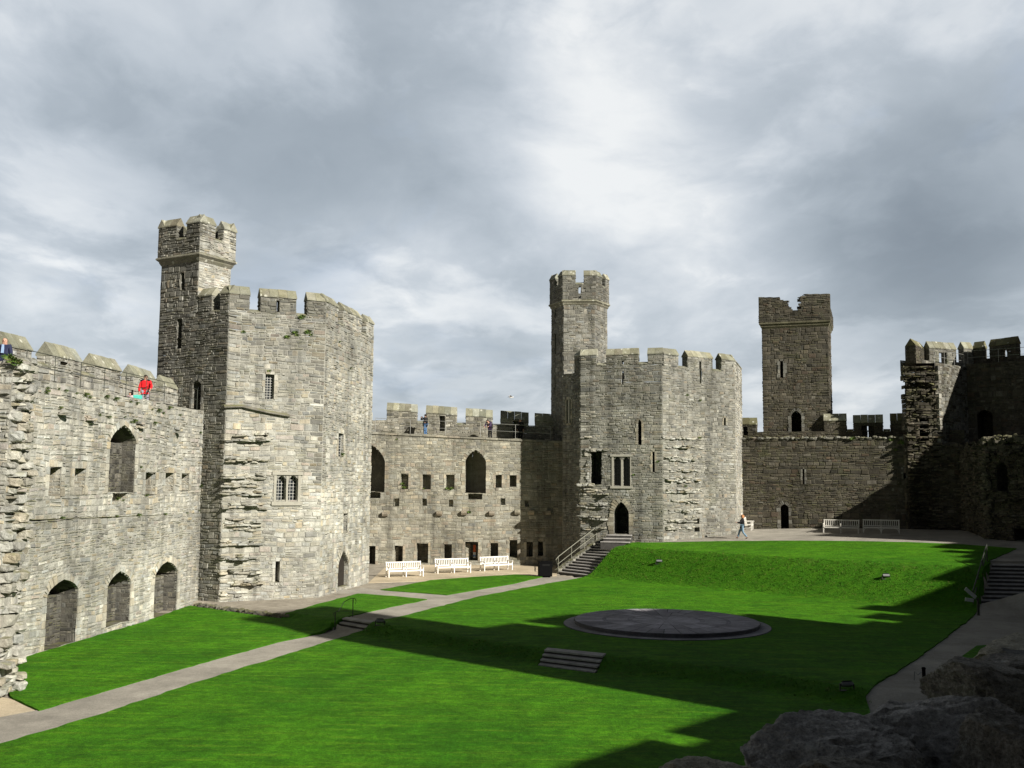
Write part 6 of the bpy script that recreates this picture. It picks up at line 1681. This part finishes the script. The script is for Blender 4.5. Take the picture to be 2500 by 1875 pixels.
def on_walk(face, px, head_py, o, h):
    """feet position so that a figure of height h has the crown of its head at the given photograph point"""
    g = face.shifted(o); u, z = g.uz((px, head_py)); p = g.P(u, 0); return (p[0], p[1], z - h)
# man in the red jacket
L1 = on_walk(LWF, *Z1(1138, 428), -.75, 1.74)
red_pose = dict(shR=(.19, .02, 1.41), elR=(.30, .12, 1.17), wrR=(.30, .33, 1.02), elL=(-.27, .02, 1.13), wrL=(-.24, .14, .88), look=(.55, .83, -.08), nec=(0, .02, 1.48), hea=(.01, .05, 1.59), top=(.01, .04, 1.69))
yaw_c = lambda p: math.atan2(p[0], -p[1]) if False else math.atan2(-(0 - p[0]), (0 - p[1]))
def face_cam(p, turn=0.0): 
    d = Vector((-p[0], -p[1])); return math.atan2(-d.x, d.y) + turn
# seen from the ward the figure's own right hand appears on the left
mir = lambda J: {(k[:2] + {'R': 'L', 'L': 'R'}[k[2]] if len(k) == 3 and k[2] in 'RL' else k): ((-v[0],) + tuple(v[1:])) for k, v in J.items()}
t, X, J = person('person in a bright red jacket with dark yoke and grey trousers leaning on the railing', L1, face_cam(L1, -.25), mir(red_pose), MRED, MGRYT, MHAIRD)
m = MB()
for s in (-1, 1):
    m.blob(X @ Vector((s * .15, .0, 1.455)), (.105, .13, .05), seg=12, rot=X.to_3x3() @ Matrix.Rotation(s * .45, 3, 'Y'))
m.build('jacket_yoke', MYOKE, t, smooth=True)
hb = X @ Vector(J['wrR']); bagp = (hb[0], hb[1], hb[2] - .1)
bt = thing('carrier_bag', 'turquoise bag hanging from the hand of the person in the red jacket', 'bag', bagp)
m = MB(); m.box((hb[0] - .06, hb[1], hb[2] - .34), (.36, .16, .42), .15, taper=1.12, bev=.05); m.build('body', MTURQ, bt)
m = MB(); m.tube([(hb[0] - .18, hb[1], hb[2] - .28), (hb[0] - .1, hb[1], hb[2] - .1), (hb[0], hb[1], hb[2] - .06), (hb[0] + .02, hb[1], hb[2] - .12), (hb[0] + .06, hb[1], hb[2] - .28)], .012, 6); m.build('handle', MTURQ, bt)
# small child beside
L2 = on_walk(LWF, *Z1(1014, 566), -.7, 1.03)
person('small child with dark hair and pale top half hidden behind the wall edge', L2, face_cam(L2, -.6), dict(), MPINK, MNAVY, MHAIRD, 'short', .6)
# bald man at the near end
g3 = LWF.shifted(-.55); u3, z3 = g3.uz((13, 823)); p3 = g3.P(u3, 0); L3 = (p3[0], p3[1], z3 - 1.74)
t, X, J = person('balding person in a dark open jacket over a pale blue shirt', L3, face_cam(L3, -.5), dict(look=(-.35, .93, -.1)), MNAVY, MNAVY, MHAIRG, 'bald')
m = MB(); m.add([tuple(X @ Vector(v)) for v in ((-.03, .15, 1.46), (.03, .15, 1.46), (.045, .165, 1.15), (-.045, .165, 1.15), (-.03, .1, 1.46), (.03, .1, 1.46), (.045, .1, 1.15), (-.045, .1, 1.15))], [(0, 1, 2, 3), (4, 0, 3, 7), (5, 4, 7, 6), (1, 5, 6, 2), (0, 4, 5, 1)]); m.build('shirt_front', MSHIRT, t)
# three visitors on the far walk
L4 = on_walk(NWF, *Z5(528, 196), -.55, 1.78)
cam_pose = dict(elR=(.30, .2, 1.26), wrR=(.10, .30, 1.44), elL=(-.30, .2, 1.26), wrL=(-.10, .30, 1.46), look=(0, 1, .05))
t, X, J = person('person in a black jacket and blue jeans raising a camera on the wall walk', L4, math.radians(60), cam_pose, MBLK, MJEAN, MHAIRD)
cb = X @ Vector((0, .34, 1.5)); ct = thing('camera_body', 'small dark camera with pale strap held up by the person in jeans', 'camera', tuple(cb))
m = MB(); m.box(tuple(cb), (.14, .07, .09), math.radians(60), bev=.01); m.build('body', MBLACK, ct); m = MB(); dd = X.to_3x3() @ Vector((0, 1, 0)); m.tube([tuple(cb), tuple(cb + dd * .09)], .035, 10); m.build('lens', MLAMP, ct)
L5 = on_walk(NWF, *Z5(1052, 255), -.5, 1.50)
lean = dict(wai=(0, .06, 1.08), che=(0, .22, 1.24), nec=(0, .33, 1.35), hea=(0, .41, 1.43), top=(0, .44, 1.53), shR=(.18, .24, 1.33), elR=(.22, .38, 1.1), wrR=(.16, .55, 1.02), shL=(-.18, .24, 1.33), elL=(-.22, .38, 1.1), wrL=(-.16, .55, 1.02))
t, X, J = person('stooping person in dark purple clothes leaning forward at the steel railing', L5, math.radians(150), lean, MPURP, MBLK, MHAIRD)
bp = X @ Vector((0, -.0, 1.22)); bk = thing('backpack', 'dark rucksack on the back of the stooping person', 'backpack', tuple(bp))
m = MB(); m.blob(tuple(bp), (.2, .16, .26), seg=14, rough=.1, rot=X.to_3x3() @ Matrix.Rotation(-.6, 3, 'X')); m.build('body', MBLK, bk, smooth=True)
m = MB(); m.blob(tuple(X @ Vector((0, -.13, 1.12))), (.13, .07, .13), seg=12, rough=.1); m.build('pocket', MPURP, bk, smooth=True)
L6 = on_walk(NWF, *Z5(1297, 243), -.7, 1.7)
person('fair pink-faced person in dark clothes standing in the shade by the dark embrasure', L6, math.radians(160), dict(look=(.3, .9, 0)), MBLK, MBLK, MHAIRG, 'bald')
# walking woman
wp = gxy((1813, 1317))
walk = dict(hiR=(.085, 0, .93), knR=(.09, .2, .54), anR=(.09, .33, .12), toR=(.1, .47, .1), hiL=(-.085, 0, .93), knL=(-.09, -.02, .5), anL=(-.09, -.32, .14), toL=(-.1, -.19, .045),
            elR=(.26, -.02, 1.15), wrR=(.22, .22, 1.1), elL=(-.24, .16, 1.16), wrL=(-.2, .38, 1.18), pel=(0, 0, .95), look=(0, 1, -.05))
t, X, J = person('walking person with ginger hair, black top and faded jeans on the path by the tower', (wp[0], wp[1], height(*wp) + .02), math.radians(78), walk, MBLK, MJEANL, MHAIRO, 'long', .97)
bp = X @ Vector((.27, -.16, 1.02)); bt = thing('shoulder_bag', 'cream shoulder bag at the hip of the walking person with ginger hair', 'bag', tuple(bp))
m = MB(); m.box(tuple(bp), (.14, .4, .26), math.radians(78), bev=.04, taper=.85); m.build('body', MBAGW, bt)
m = MB(); m.tube([tuple(bp + Vector((.13, .03, .1))), tuple(X @ Vector((.2, -.1, 1.3))), tuple(X @ Vector((.17, 0, 1.51))), tuple(X @ Vector((.22, .1, 1.3))), tuple(bp + Vector((-.13, -.03, .1)))], .014, 6); m.build('strap', MBAGW, bt)

# a gull far off over the wall
def gull():
    c = at_y(1247, 970, 95.0); t = thing('gull', 'tiny white gull gliding in the grey sky between the two towers', 'bird', c)
    m = MB(); m.blob(c, (.2, .08, .075), rot=Matrix.Rotation(.3, 3, 'Z')); m.blob(c + np.array((.21, .06, .03)), (.06, .05, .05))
    for s in (-1, 1):
        a, b, d = c + np.array((.04, s * .05, .03)), c + np.array((-.05, s * .3, .16)), c + np.array((-.3, s * .62, .1))
        w = np.array((.1, .02, 0)); w2 = np.array((.08, .0, 0))
        m.add([a + w, a - w, b - w2, b + w2, d, a + w - np.array((0, 0, .015)), b + w2 - np.array((0, 0, .015))], [(0, 1, 2, 3), (3, 2, 4), (5, 6, 4, 2, 1)])
    m.add([c + np.array((-.16, -.05, .02)), c + np.array((-.16, .05, .02)), c + np.array((-.34, .09, .02)), c + np.array((-.34, -.09, .02))], [(0, 1, 2, 3)])
    m.build('body', MWHITE, t)
gull()

# ================================================================== weeds rooted in the walls
def weed_proto(seed, spread, n):
    m = MB(); r = random.Random(seed)
    for i in range(n):
        a = r.uniform(-1.45, 1.45); out = r.uniform(.02, spread * .8); l = r.uniform(.5, 1) * spread
        p = Vector((r.uniform(-.3, .3) * spread, -out * .3, r.uniform(-.3, .4) * spread)); q = p + Vector((math.sin(a) * l, -out, math.cos(a) * l * .8 - l * .25))
        s = Vector((math.cos(a), .4, -math.sin(a))) * l * .1; c = r.choice([(.07, .13, .025), (.11, .17, .04), (.05, .1, .02), (.16, .17, .06)])
        m.add([p, (p + q) / 2 + s, q, (p + q) / 2 - s], [(0, 1, 2, 3)], c)
    return m
wl = 'small green weed tuft rooted in the joints of an old stone wall'
def weeds(face, pts, sizes, off=0.02, label=wl):
    for i, p in enumerate(pts):
        u, z = face.uz(p); P = face.P(u, z, off); s = sizes[i % len(sizes)] * .5
        o = bpy.data.objects.new('weed', WM[i % len(WM)]); C.objects.link(o); o.location = P; o.scale = (s, s, s); o.rotation_euler[2] = math.atan2(face.d[1], face.d[0])
        tag(o, label, 'plant', 'weeds in the wall joints', 'thing')
WM = []
for k in range(4):
    o = weed_proto(k, 1.0, 60).build('weed', MTUFT); WM.append(o.data); bpy.data.objects.remove(o)
weeds(LWF, [Z1(*p) for p in ((352, 565), (362, 535), (500, 560), (452, 540), (655, 590), (690, 605), (820, 605), (1010, 640), (1060, 655), (1180, 700), (1225, 715), (1265, 728), (1310, 690), (1395, 745), (840, 765), (965, 760), (1035, 795), (1010, 800), (1195, 812), (770, 742), (458, 690), (590, 575), (890, 625), (1090, 1150), (905, 1400), (950, 1408), (1552, 885), (1545, 1490), (1558, 1300), (1135, 1370))] +
      [Z2(*p) for p in ((360, 165), (640, 160), (690, 152), (860, 275), (820, 148), (1115, 130), (980, 140))], [.34, .22, .28, .18, .4, .25])
weeds(TWF, [Z3(*p) for p in ((1192, 1040), (1208, 1058), (1298, 1036), (1325, 1055), (1128, 1075), (775, 1032), (1248, 915), (985, 1350))], [.4, .3, .46, .26])
weeds(TWR, [Z3(*p) for p in ((1640, 1325), (1550, 1110))] + [Z4(1088, 606)], [.25, .2, .5, .3])
weeds(NWF, [Z5(*p) for p in ((342, 770), (348, 795), (365, 800), (518, 808), (705, 808), (725, 815), (745, 806), (297, 408), (880, 1000))], [.4, .3, .35, .22])
weeds(TMB, [Z7(*p) for p in ((840, 590), (735, 712), (1060, 470))], [.28, .2])
weeds(TMC, [Z7(*p) for p in ((1420, 262), (1300, 690))], [.45, .3]); weeds(TMC, [Z6(1540, 1350), Z6(1420, 1300)], [.3])
weeds(EWF, [Z10(*p) for p in ((1600, 320), (1700, 345), (1780, 310), (1850, 320), (1200, 310), (1640, 420))], [.4, .55, .35])
for i, p in enumerate(((75, 305), (105, 318), (150, 345), (125, 335))):
    q = at_y(*Z1(*p), 29.8); o = bpy.data.objects.new('weed', WM[i % 4]); C.objects.link(o); o.location = q; o.scale = (.2, .2, .2)
    tag(o, 'leafy green weed tuft on top of the ragged broken wall end', 'plant', 'weeds on the broken wall end', 'thing')

# ================================================================== ruined wall top close to the viewer
def near_rocks():
    t = thing('ruined_wall', 'dark weathered lumps of a ruined wall top close by, crusted with lichen', 'ruined wall', (2.4, 5.0, -0.5))
    m = MB(); m.add([(x, y, z) for z in (-.8, 1) for x, y in ((1.3, 3.4), (6, 3.4), (6, 5.3), (1.3, 5.3))], [(0, 1, 5, 4), (1, 2, 6, 5), (2, 3, 7, 6), (3, 0, 4, 7)], (.1, .1, .09))
    m.add([(x, y, z) for z in (-.8, 4.45) for x, y in ((1.35, 3.3), (6, 3.3), (6, 5.2), (1.35, 5.2))], [(4, 5, 6, 7), (0, 1, 5, 4), (1, 2, 6, 5), (2, 3, 7, 6), (3, 0, 4, 7)], (.1, .1, .09))
    m.add([(x, y, z) for z in (-.8, 4.75) for x, y in ((3.0, 5.2), (6, 5.2), (6, 8.2), (3.9, 8.2))], [(4, 5, 6, 7), (0, 1, 5, 4), (1, 2, 6, 5), (2, 3, 7, 6), (3, 0, 4, 7)], (.1, .1, .09))
    m.build('core', MROCKN, t)
    def rock(px, py, hw, hh, d, seed, squash=1.0, sub=5, roll=0.0, col=(.15, .145, .135), pr=.5):
        c = at_y(px, py, d); k = d / F; bm = bmesh.new(); bmesh.ops.create_icosphere(bm, subdivisions=sub, radius=1.0)
        R = Matrix.Rotation(roll, 3, 'Y'); S = Vector((hw * k, max(hw * k * .8, .3) * squash, hh * k))
        o = Vector((seed * 7.3, seed * 3.1, seed * 5.7))
        rr = random.Random(seed * 17); cuts = []
        for _ in range(13):
            nv = Vector((rr.gauss(0, 1), rr.gauss(0, 1), rr.gauss(0, .9))).normalized(); cuts.append((nv, rr.uniform(.55, .86)))
        cuts += [(Vector((rr.uniform(-.25, .25), rr.uniform(-.25, .1), 1)).normalized(), rr.uniform(.55, .7))]
        for v in bm.verts:
            p = v.co.copy()
            q = Vector([math.copysign(abs(x) ** .7, x) for x in p]); q = p.lerp(q, pr)
            q = q * (1 + mnoise.noise(q * 1.1 + o) * .22)
            jit = mnoise.noise(q * 3.1 + o) * .05 + mnoise.noise(q * 8 + o) * .022
            for nv, dd in cuts:           # broken flat faces
                e = q.dot(nv) - dd - jit
                if e > 0: q = q - nv * e * .92
            n = (.35 - abs(mnoise.noise(q * 4 + o))) * .09 + (.4 - abs(mnoise.noise(q * 9 + o))) * .05 + mnoise.noise(q * 20 + o) * .028 + mnoise.noise(q * 45 + o) * .015 + mnoise.noise(q * 90 + o) * .007
            pit = max(0, mnoise.noise(q * 6.5 + o * 2) - .38) * .35
            q = q * (1 + n - pit); w = R @ Vector((q.x * S.x, q.y * S.y, q.z * S.z)); v.co = Vector(c) + w
        me = bpy.data.meshes.new('stone'); bm.to_mesh(me); bm.free()
        ca = me.color_attributes.new('stone', 'FLOAT_COLOR', 'CORNER'); ca.data.foreach_set('color', np.tile(np.array((*col, 1), dtype=np.float32), len(me.loops)))
        me.materials.append(MROCKN); ob = bpy.data.objects.new('stone', me); C.objects.link(ob); ob.parent = t; ob.matrix_parent_inverse = Matrix.Translation(t['_at']).inverted()
    G1, G2, G3 = (.38, .36, .33), (.26, .24, .20), (.42, .385, .29)
    rock(1745, 1945, 175, 98, 4.3, 1, .9, 6, 0, G3, .3)
    rock(2000, 1895, 225, 160, 4.8, 2, 1, 6, .08, G1, .6)
    rock(2045, 1815, 80, 70, 5.6, 8, 1, 5, 0, G1, .2)
    rock(2310, 1855, 295, 215, 5.3, 3, 1.1, 6, -.05, G1, .5)
    rock(2180, 1960, 280, 120, 4.2, 7, .7, 6, .1, G2, .4)
    rock(2490, 1715, 210, 100, 6.3, 4, 1, 6, .1, G2, .5)
    rock(2520, 1655, 205, 82, 7.0, 5, 1, 6, -.04, G2, .6)
    rock(2500, 1890, 180, 175, 4.6, 6, .8, 6, 0, G2, .4)
    rock(2490, 1590, 120, 36, 8.2, 9, 1, 5, -.1, G3, .3)
    rock(2410, 1785, 120, 60, 5.2, 10, .8, 4, .3, G2, .3)
def near_rock_material():
    m, nt, b = nmat('weathered_near_rock'); g = NT(nt); geo = g.n('ShaderNodeNewGeometry'); pos = geo.outputs['Position']
    at = g.n('ShaderNodeAttribute', attribute_name='stone')
    f = g.math('MULTIPLY', g.ramp(g.noise(pos, 3, 6, .65), .3, .7, .6, 1.25), g.math('MULTIPLY', g.ramp(g.noise(pos, 22, 7, .85), .36, .64, .55, 1.4), g.ramp(g.noise(pos, 70, 4, .8), .36, .64, .65, 1.35)))
    c = g.mix(1.0, at.outputs['Color'], g.rgb(f), 'MULTIPLY')
    c = g.mix(g.ramp(g.noise(pos, 5, 8, .8), .585, .64, 0, .85), c, col4((.5, .5, .45)))      # white lichen
    c = g.mix(g.ramp(g.noise(pos, 4.2, 6, .7, .5), .6, .7, 0, .55), c, col4((.20, .155, .04)))  # ochre lichen
    c = g.mix(g.ramp(g.noise(pos, 2.1, 5, .7), .55, .7, 0, .5), c, col4((.03, .03, .028)))
    g.link(c, b.inputs['Base Color']); b.inputs['Roughness'].default_value = .95; b.inputs['Specular IOR Level'].default_value = .2
    bp = g.n('ShaderNodeBump'); bp.inputs['Strength'].default_value = 1.0; bp.inputs['Distance'].default_value = .04
    g.link(g.math('ADD', g.noise(pos, 18, 8, .75), g.math('MULTIPLY', g.noise(pos, 90, 5, .7), .35)), bp.inputs['Height']); g.link(bp.outputs[0], b.inputs['Normal'])
    return m
MROCKN = near_rock_material(); near_rocks()

# ================================================================== southern range beside the viewer (its shadow crosses the lawns)
def south_range():
    sx, sy = SUN_AZ; te = math.tan(SUN_EL); A0 = -9.0
    N = lambda n, a: np.array((-sy * n, sx * n)) + np.array((-sx, -sy)) * a
    prof = SOUTH; t = thing('curtain_wall', 'tall shaded southern wall with a tower and slim turret beside the viewer', 'castle wall', (*N(30, A0 - 1), -.5))
    f = Face(N(-14, A0), N(85, A0)); m = MB()
    def z_of(a, g): return g + (a - A0) * te
    for (n0, n1, a, g, th) in prof:
        u0, u1 = n0 + 14, n1 + 14; z = z_of(a, g)
        vs = [f.P(u, zz, o) for zz in (-1, z) for u, o in ((u0, th), (u1, th), (u1, 0), (u0, 0))]
        m.add(vs, [(4, 5, 6, 7), (0, 1, 5, 4), (1, 2, 6, 5), (2, 3, 7, 6), (3, 0, 4, 7)], PAL_GREY[0][0])
    m.build('wall', MS, t)
# along the wall: from, to, reach of the shadow on the ground, ground level there, thickness
SOUTH = [(-14, 18.2, 14.9, -.36, 2), (18.2, 21.3, 15.0, -.36, 2), (21.3, 22.2, 13.9, -.36, 2), (22.2, 25.6, 15.1, -.36, 2.2), (25.6, 30.3, 40.6, -.36, 3.6), (30.3, 32.4, 29.6, 0, 6), (32.4, 33.0, 27.6, 0, 6), (33.0, 36.4, 29.8, 0, 6),
         (36.4, 38.4, 29.2, 0, 3), (38.4, 40.8, 27.6, 0, 3), (40.8, 42.4, 24.2, 0, 3), (42.4, 44.2, 19.0, 0, 2), (44.2, 44.9, 18.0, 0, 2), (44.9, 47.2, 19.9, 0, 2), (47.2, 47.9, 18.7, 0, 2), (47.9, 50.2, 21.4, 0, 2), (50.2, 53, 20.6, 0, 2), (53, 56, 22, 0, 2), (56, 58.2, 23, 0, 2), (58.2, 60.2, 24, 0, 2), (60.2, 61.4, 22.2, 1.9, 2), (61.4, 62.1, 21.0, 1.9, 2), (62.1, 66, 23.6, 2.0, 2), (66, 72, 37, 0, 2), (72, 85, 19, 0, 2)]
south_range()

# ================================================================== sky, sun, camera
def sky():
    w = bpy.data.worlds.new('World'); bpy.context.scene.world = w; w.use_nodes = True; nt = w.node_tree; nt.nodes.clear(); g = NT(nt)
    out = g.n('ShaderNodeOutputWorld'); bg = g.n('ShaderNodeBackground'); g.link(bg.outputs[0], out.inputs[0])
    ns = g.n('ShaderNodeTexSky'); ns.sky_type = 'NISHITA'; ns.sun_disc = False; ns.sun_elevation = SUN_EL
    ns.sun_rotation = math.atan2(SUN[0], SUN[1]); ns.air_density = 1.0; ns.dust_density = 1.5
    tc = g.n('ShaderNodeTexCoord'); d = g.vmath('NORMALIZE', tc.outputs['Generated'])
    sp = g.n('ShaderNodeSeparateXYZ'); g.link(d, sp.inputs[0])
    den = g.math('ADD', g.math('MAXIMUM', sp.outputs[2], 0.0), 0.22)
    cm = g.n('ShaderNodeCombineXYZ'); g.link(g.math('DIVIDE', sp.outputs[0], den), cm.inputs[0]); g.link(g.math('DIVIDE', sp.outputs[1], den), cm.inputs[1])
    p = cm.outputs[0]
    mp = g.n('ShaderNodeMapping'); g.link(p, mp.inputs[0]); mp.inputs['Scale'].default_value = (1.0, 0.8, 1); mp.inputs['Location'].default_value = (3.1, 0.9, 0.2)
    # soft billows: noise sampled at a place itself pushed about by noise
    wn = g.n('ShaderNodeTexNoise'); g.link(mp.outputs[0], wn.inputs['Vector']); wn.inputs['Scale'].default_value = 1.5; wn.inputs['Detail'].default_value = 4
    wo = g.vmath('MULTIPLY', g.vmath('SUBTRACT', wn.outputs['Color'], (.5, .5, .5)), (.38, .38, .38))
    wp = g.vmath('ADD', mp.outputs[0], wo)
    n1 = g.noise(wp, 1.35, 7, 0.52)
    n2 = g.noise(wp, 4.6, 9, 0.58)
    n4 = g.math('ABSOLUTE', g.math('SUBTRACT', g.noise(wp, 2.6, 6, .5), .5))
    lum = g.math('ADD', g.math('MULTIPLY', g.math('SUBTRACT', n1, .5), 1.05), g.math('MULTIPLY', g.math('SUBTRACT', n2, .5), 0.36))
    n5 = g.noise(wp, 2.3, 9, .55)
    edge = g.math('SUBTRACT', g.ramp(n5, .47, .57), .5)            # billows with a readable rim
    lum = g.math('ADD', g.math('ADD', lum, BIAS), g.math('ADD', g.math('MULTIPLY', edge, .14), g.math('MULTIPLY', g.math('SUBTRACT', n4, .08), -.3)))
    # broad masses of thinner and thicker cloud in fixed parts of the sky
    for px, py, amp, width in CLOUDS:
        v = ray(px, py); v = v / np.linalg.norm(v)
        dt = g.vmath('DOT_PRODUCT', d, tuple(float(x) for x in v))
        k = 2.0 / (width / F) ** 2
        e = g.math('EXPONENT', g.math('MULTIPLY', g.math('SUBTRACT', dt, 1.0), k))
        lum = g.math('ADD', lum, g.math('MULTIPLY', g.math('MULTIPLY', e, amp), g.math('ADD', .35, g.math('MULTIPLY', n2, 1.3))))
    base = g.ramp(lum, -.55, .5)
    cr = g.n('ShaderNodeValToRGB'); g.link(base, cr.inputs[0]); r = cr.color_ramp; r.interpolation = 'B_SPLINE'
    stops = [(0.0, (.192, .225, .262)), (.25, (.264, .305, .347)), (.5, (.38, .428, .475)), (.75, (.555, .60, .65)), (1.0, (.835, .845, .84))]
    while len(r.elements) < len(stops): r.elements.new(.5)
    for e, (a, c) in zip(r.elements, stops): e.position = a; e.color = col4(c)
    # thin places where blue shows
    hole = g.math('MULTIPLY', g.ramp(g.noise(mp.outputs[0], 2.0, 6, .6, .4), .56, .72), 0.55)
    v = ray(1780, 60); v = v / np.linalg.norm(v); ee = g.math('EXPONENT', g.math('MULTIPLY', g.math('SUBTRACT', g.vmath('DOT_PRODUCT', d, tuple(float(x) for x in v)), 1.0), 2 / (330 / F) ** 2))
    hole = g.math('MULTIPLY', hole, g.math('ADD', .3, g.math('MULTIPLY', ee, 1.0)), clamp=True)
    cl = g.mix(hole, cr.outputs[0], col4((.38, .50, .72)))
    # unseen sky overhead and behind the viewer is dimmed to deepen the shadows
    hv = g.ramp(sp.outputs[2], .46, .66, 1.0, .12)
    bh = g.ramp(sp.outputs[1], -.1, .5, .2, 1.0)
    cl = g.mix(1.0, cl, g.rgb(g.math('MULTIPLY', g.math('MULTIPLY', hv, bh), SKY_GAIN / 0.1)), 'MULTIPLY')
    fin = g.mix(0.94, ns.outputs[0], cl)
    g.link(fin, bg.inputs[0]); bg.inputs[1].default_value = 0.1
SKY_GAIN = 0.72
BIAS = 0.15
CLOUDS = [(1460, 380, .34, 185), (1455, 110, .27, 200), (1290, 230, .1, 200), (350, 440, -.24, 400), (850, 440, -.26, 260), (120, 60, .2, 380), (750, 60, .1, 300), (1000, 680, .3, 230), (120, 700, .36, 210), (1500, 640, .14, 200),
          (2150, 540, -.34, 300), (2420, 420, -.16, 230), (2150, 120, .08, 330), (1900, 790, .26, 220), (650, 620, -.06, 160), (1700, 460, .22, 170), (1050, 930, -.12, 200), (2300, 780, .0, 200), (1000, 250, .06, 260), (1800, 120, -.1, 160)]
sky()
sl = bpy.data.lights.new('sun', 'SUN'); sl.energy = 5.0; sl.angle = math.radians(0.55); sl.color = (1.0, 0.945, 0.845)
so = bpy.data.objects.new('sun', sl); C.objects.link(so)
so.rotation_euler = Vector((-SUN[0], -SUN[1], -SUN[2])).to_track_quat('-Z', 'Y').to_euler()
sc = bpy.context.scene
sc.view_settings.view_transform = 'Standard'; sc.view_settings.look = 'None'; sc.view_settings.exposure = 0.66; sc.view_settings.gamma = 1.0
cam = bpy.data.cameras.new('camera'); co = bpy.data.objects.new('camera', cam); C.objects.link(co)
cam.sensor_width = 36; cam.lens = 36 * F / 2500; cam.clip_start = 0.1; cam.clip_end = 20000
mat = Matrix(((RIGHT[0], UP[0], -_f0[0], CAM[0]), (RIGHT[1], UP[1], -_f0[1], CAM[1]), (RIGHT[2], UP[2], -_f0[2], CAM[2]), (0, 0, 0, 1)))
co.matrix_world = mat
bpy.context.scene.camera = co
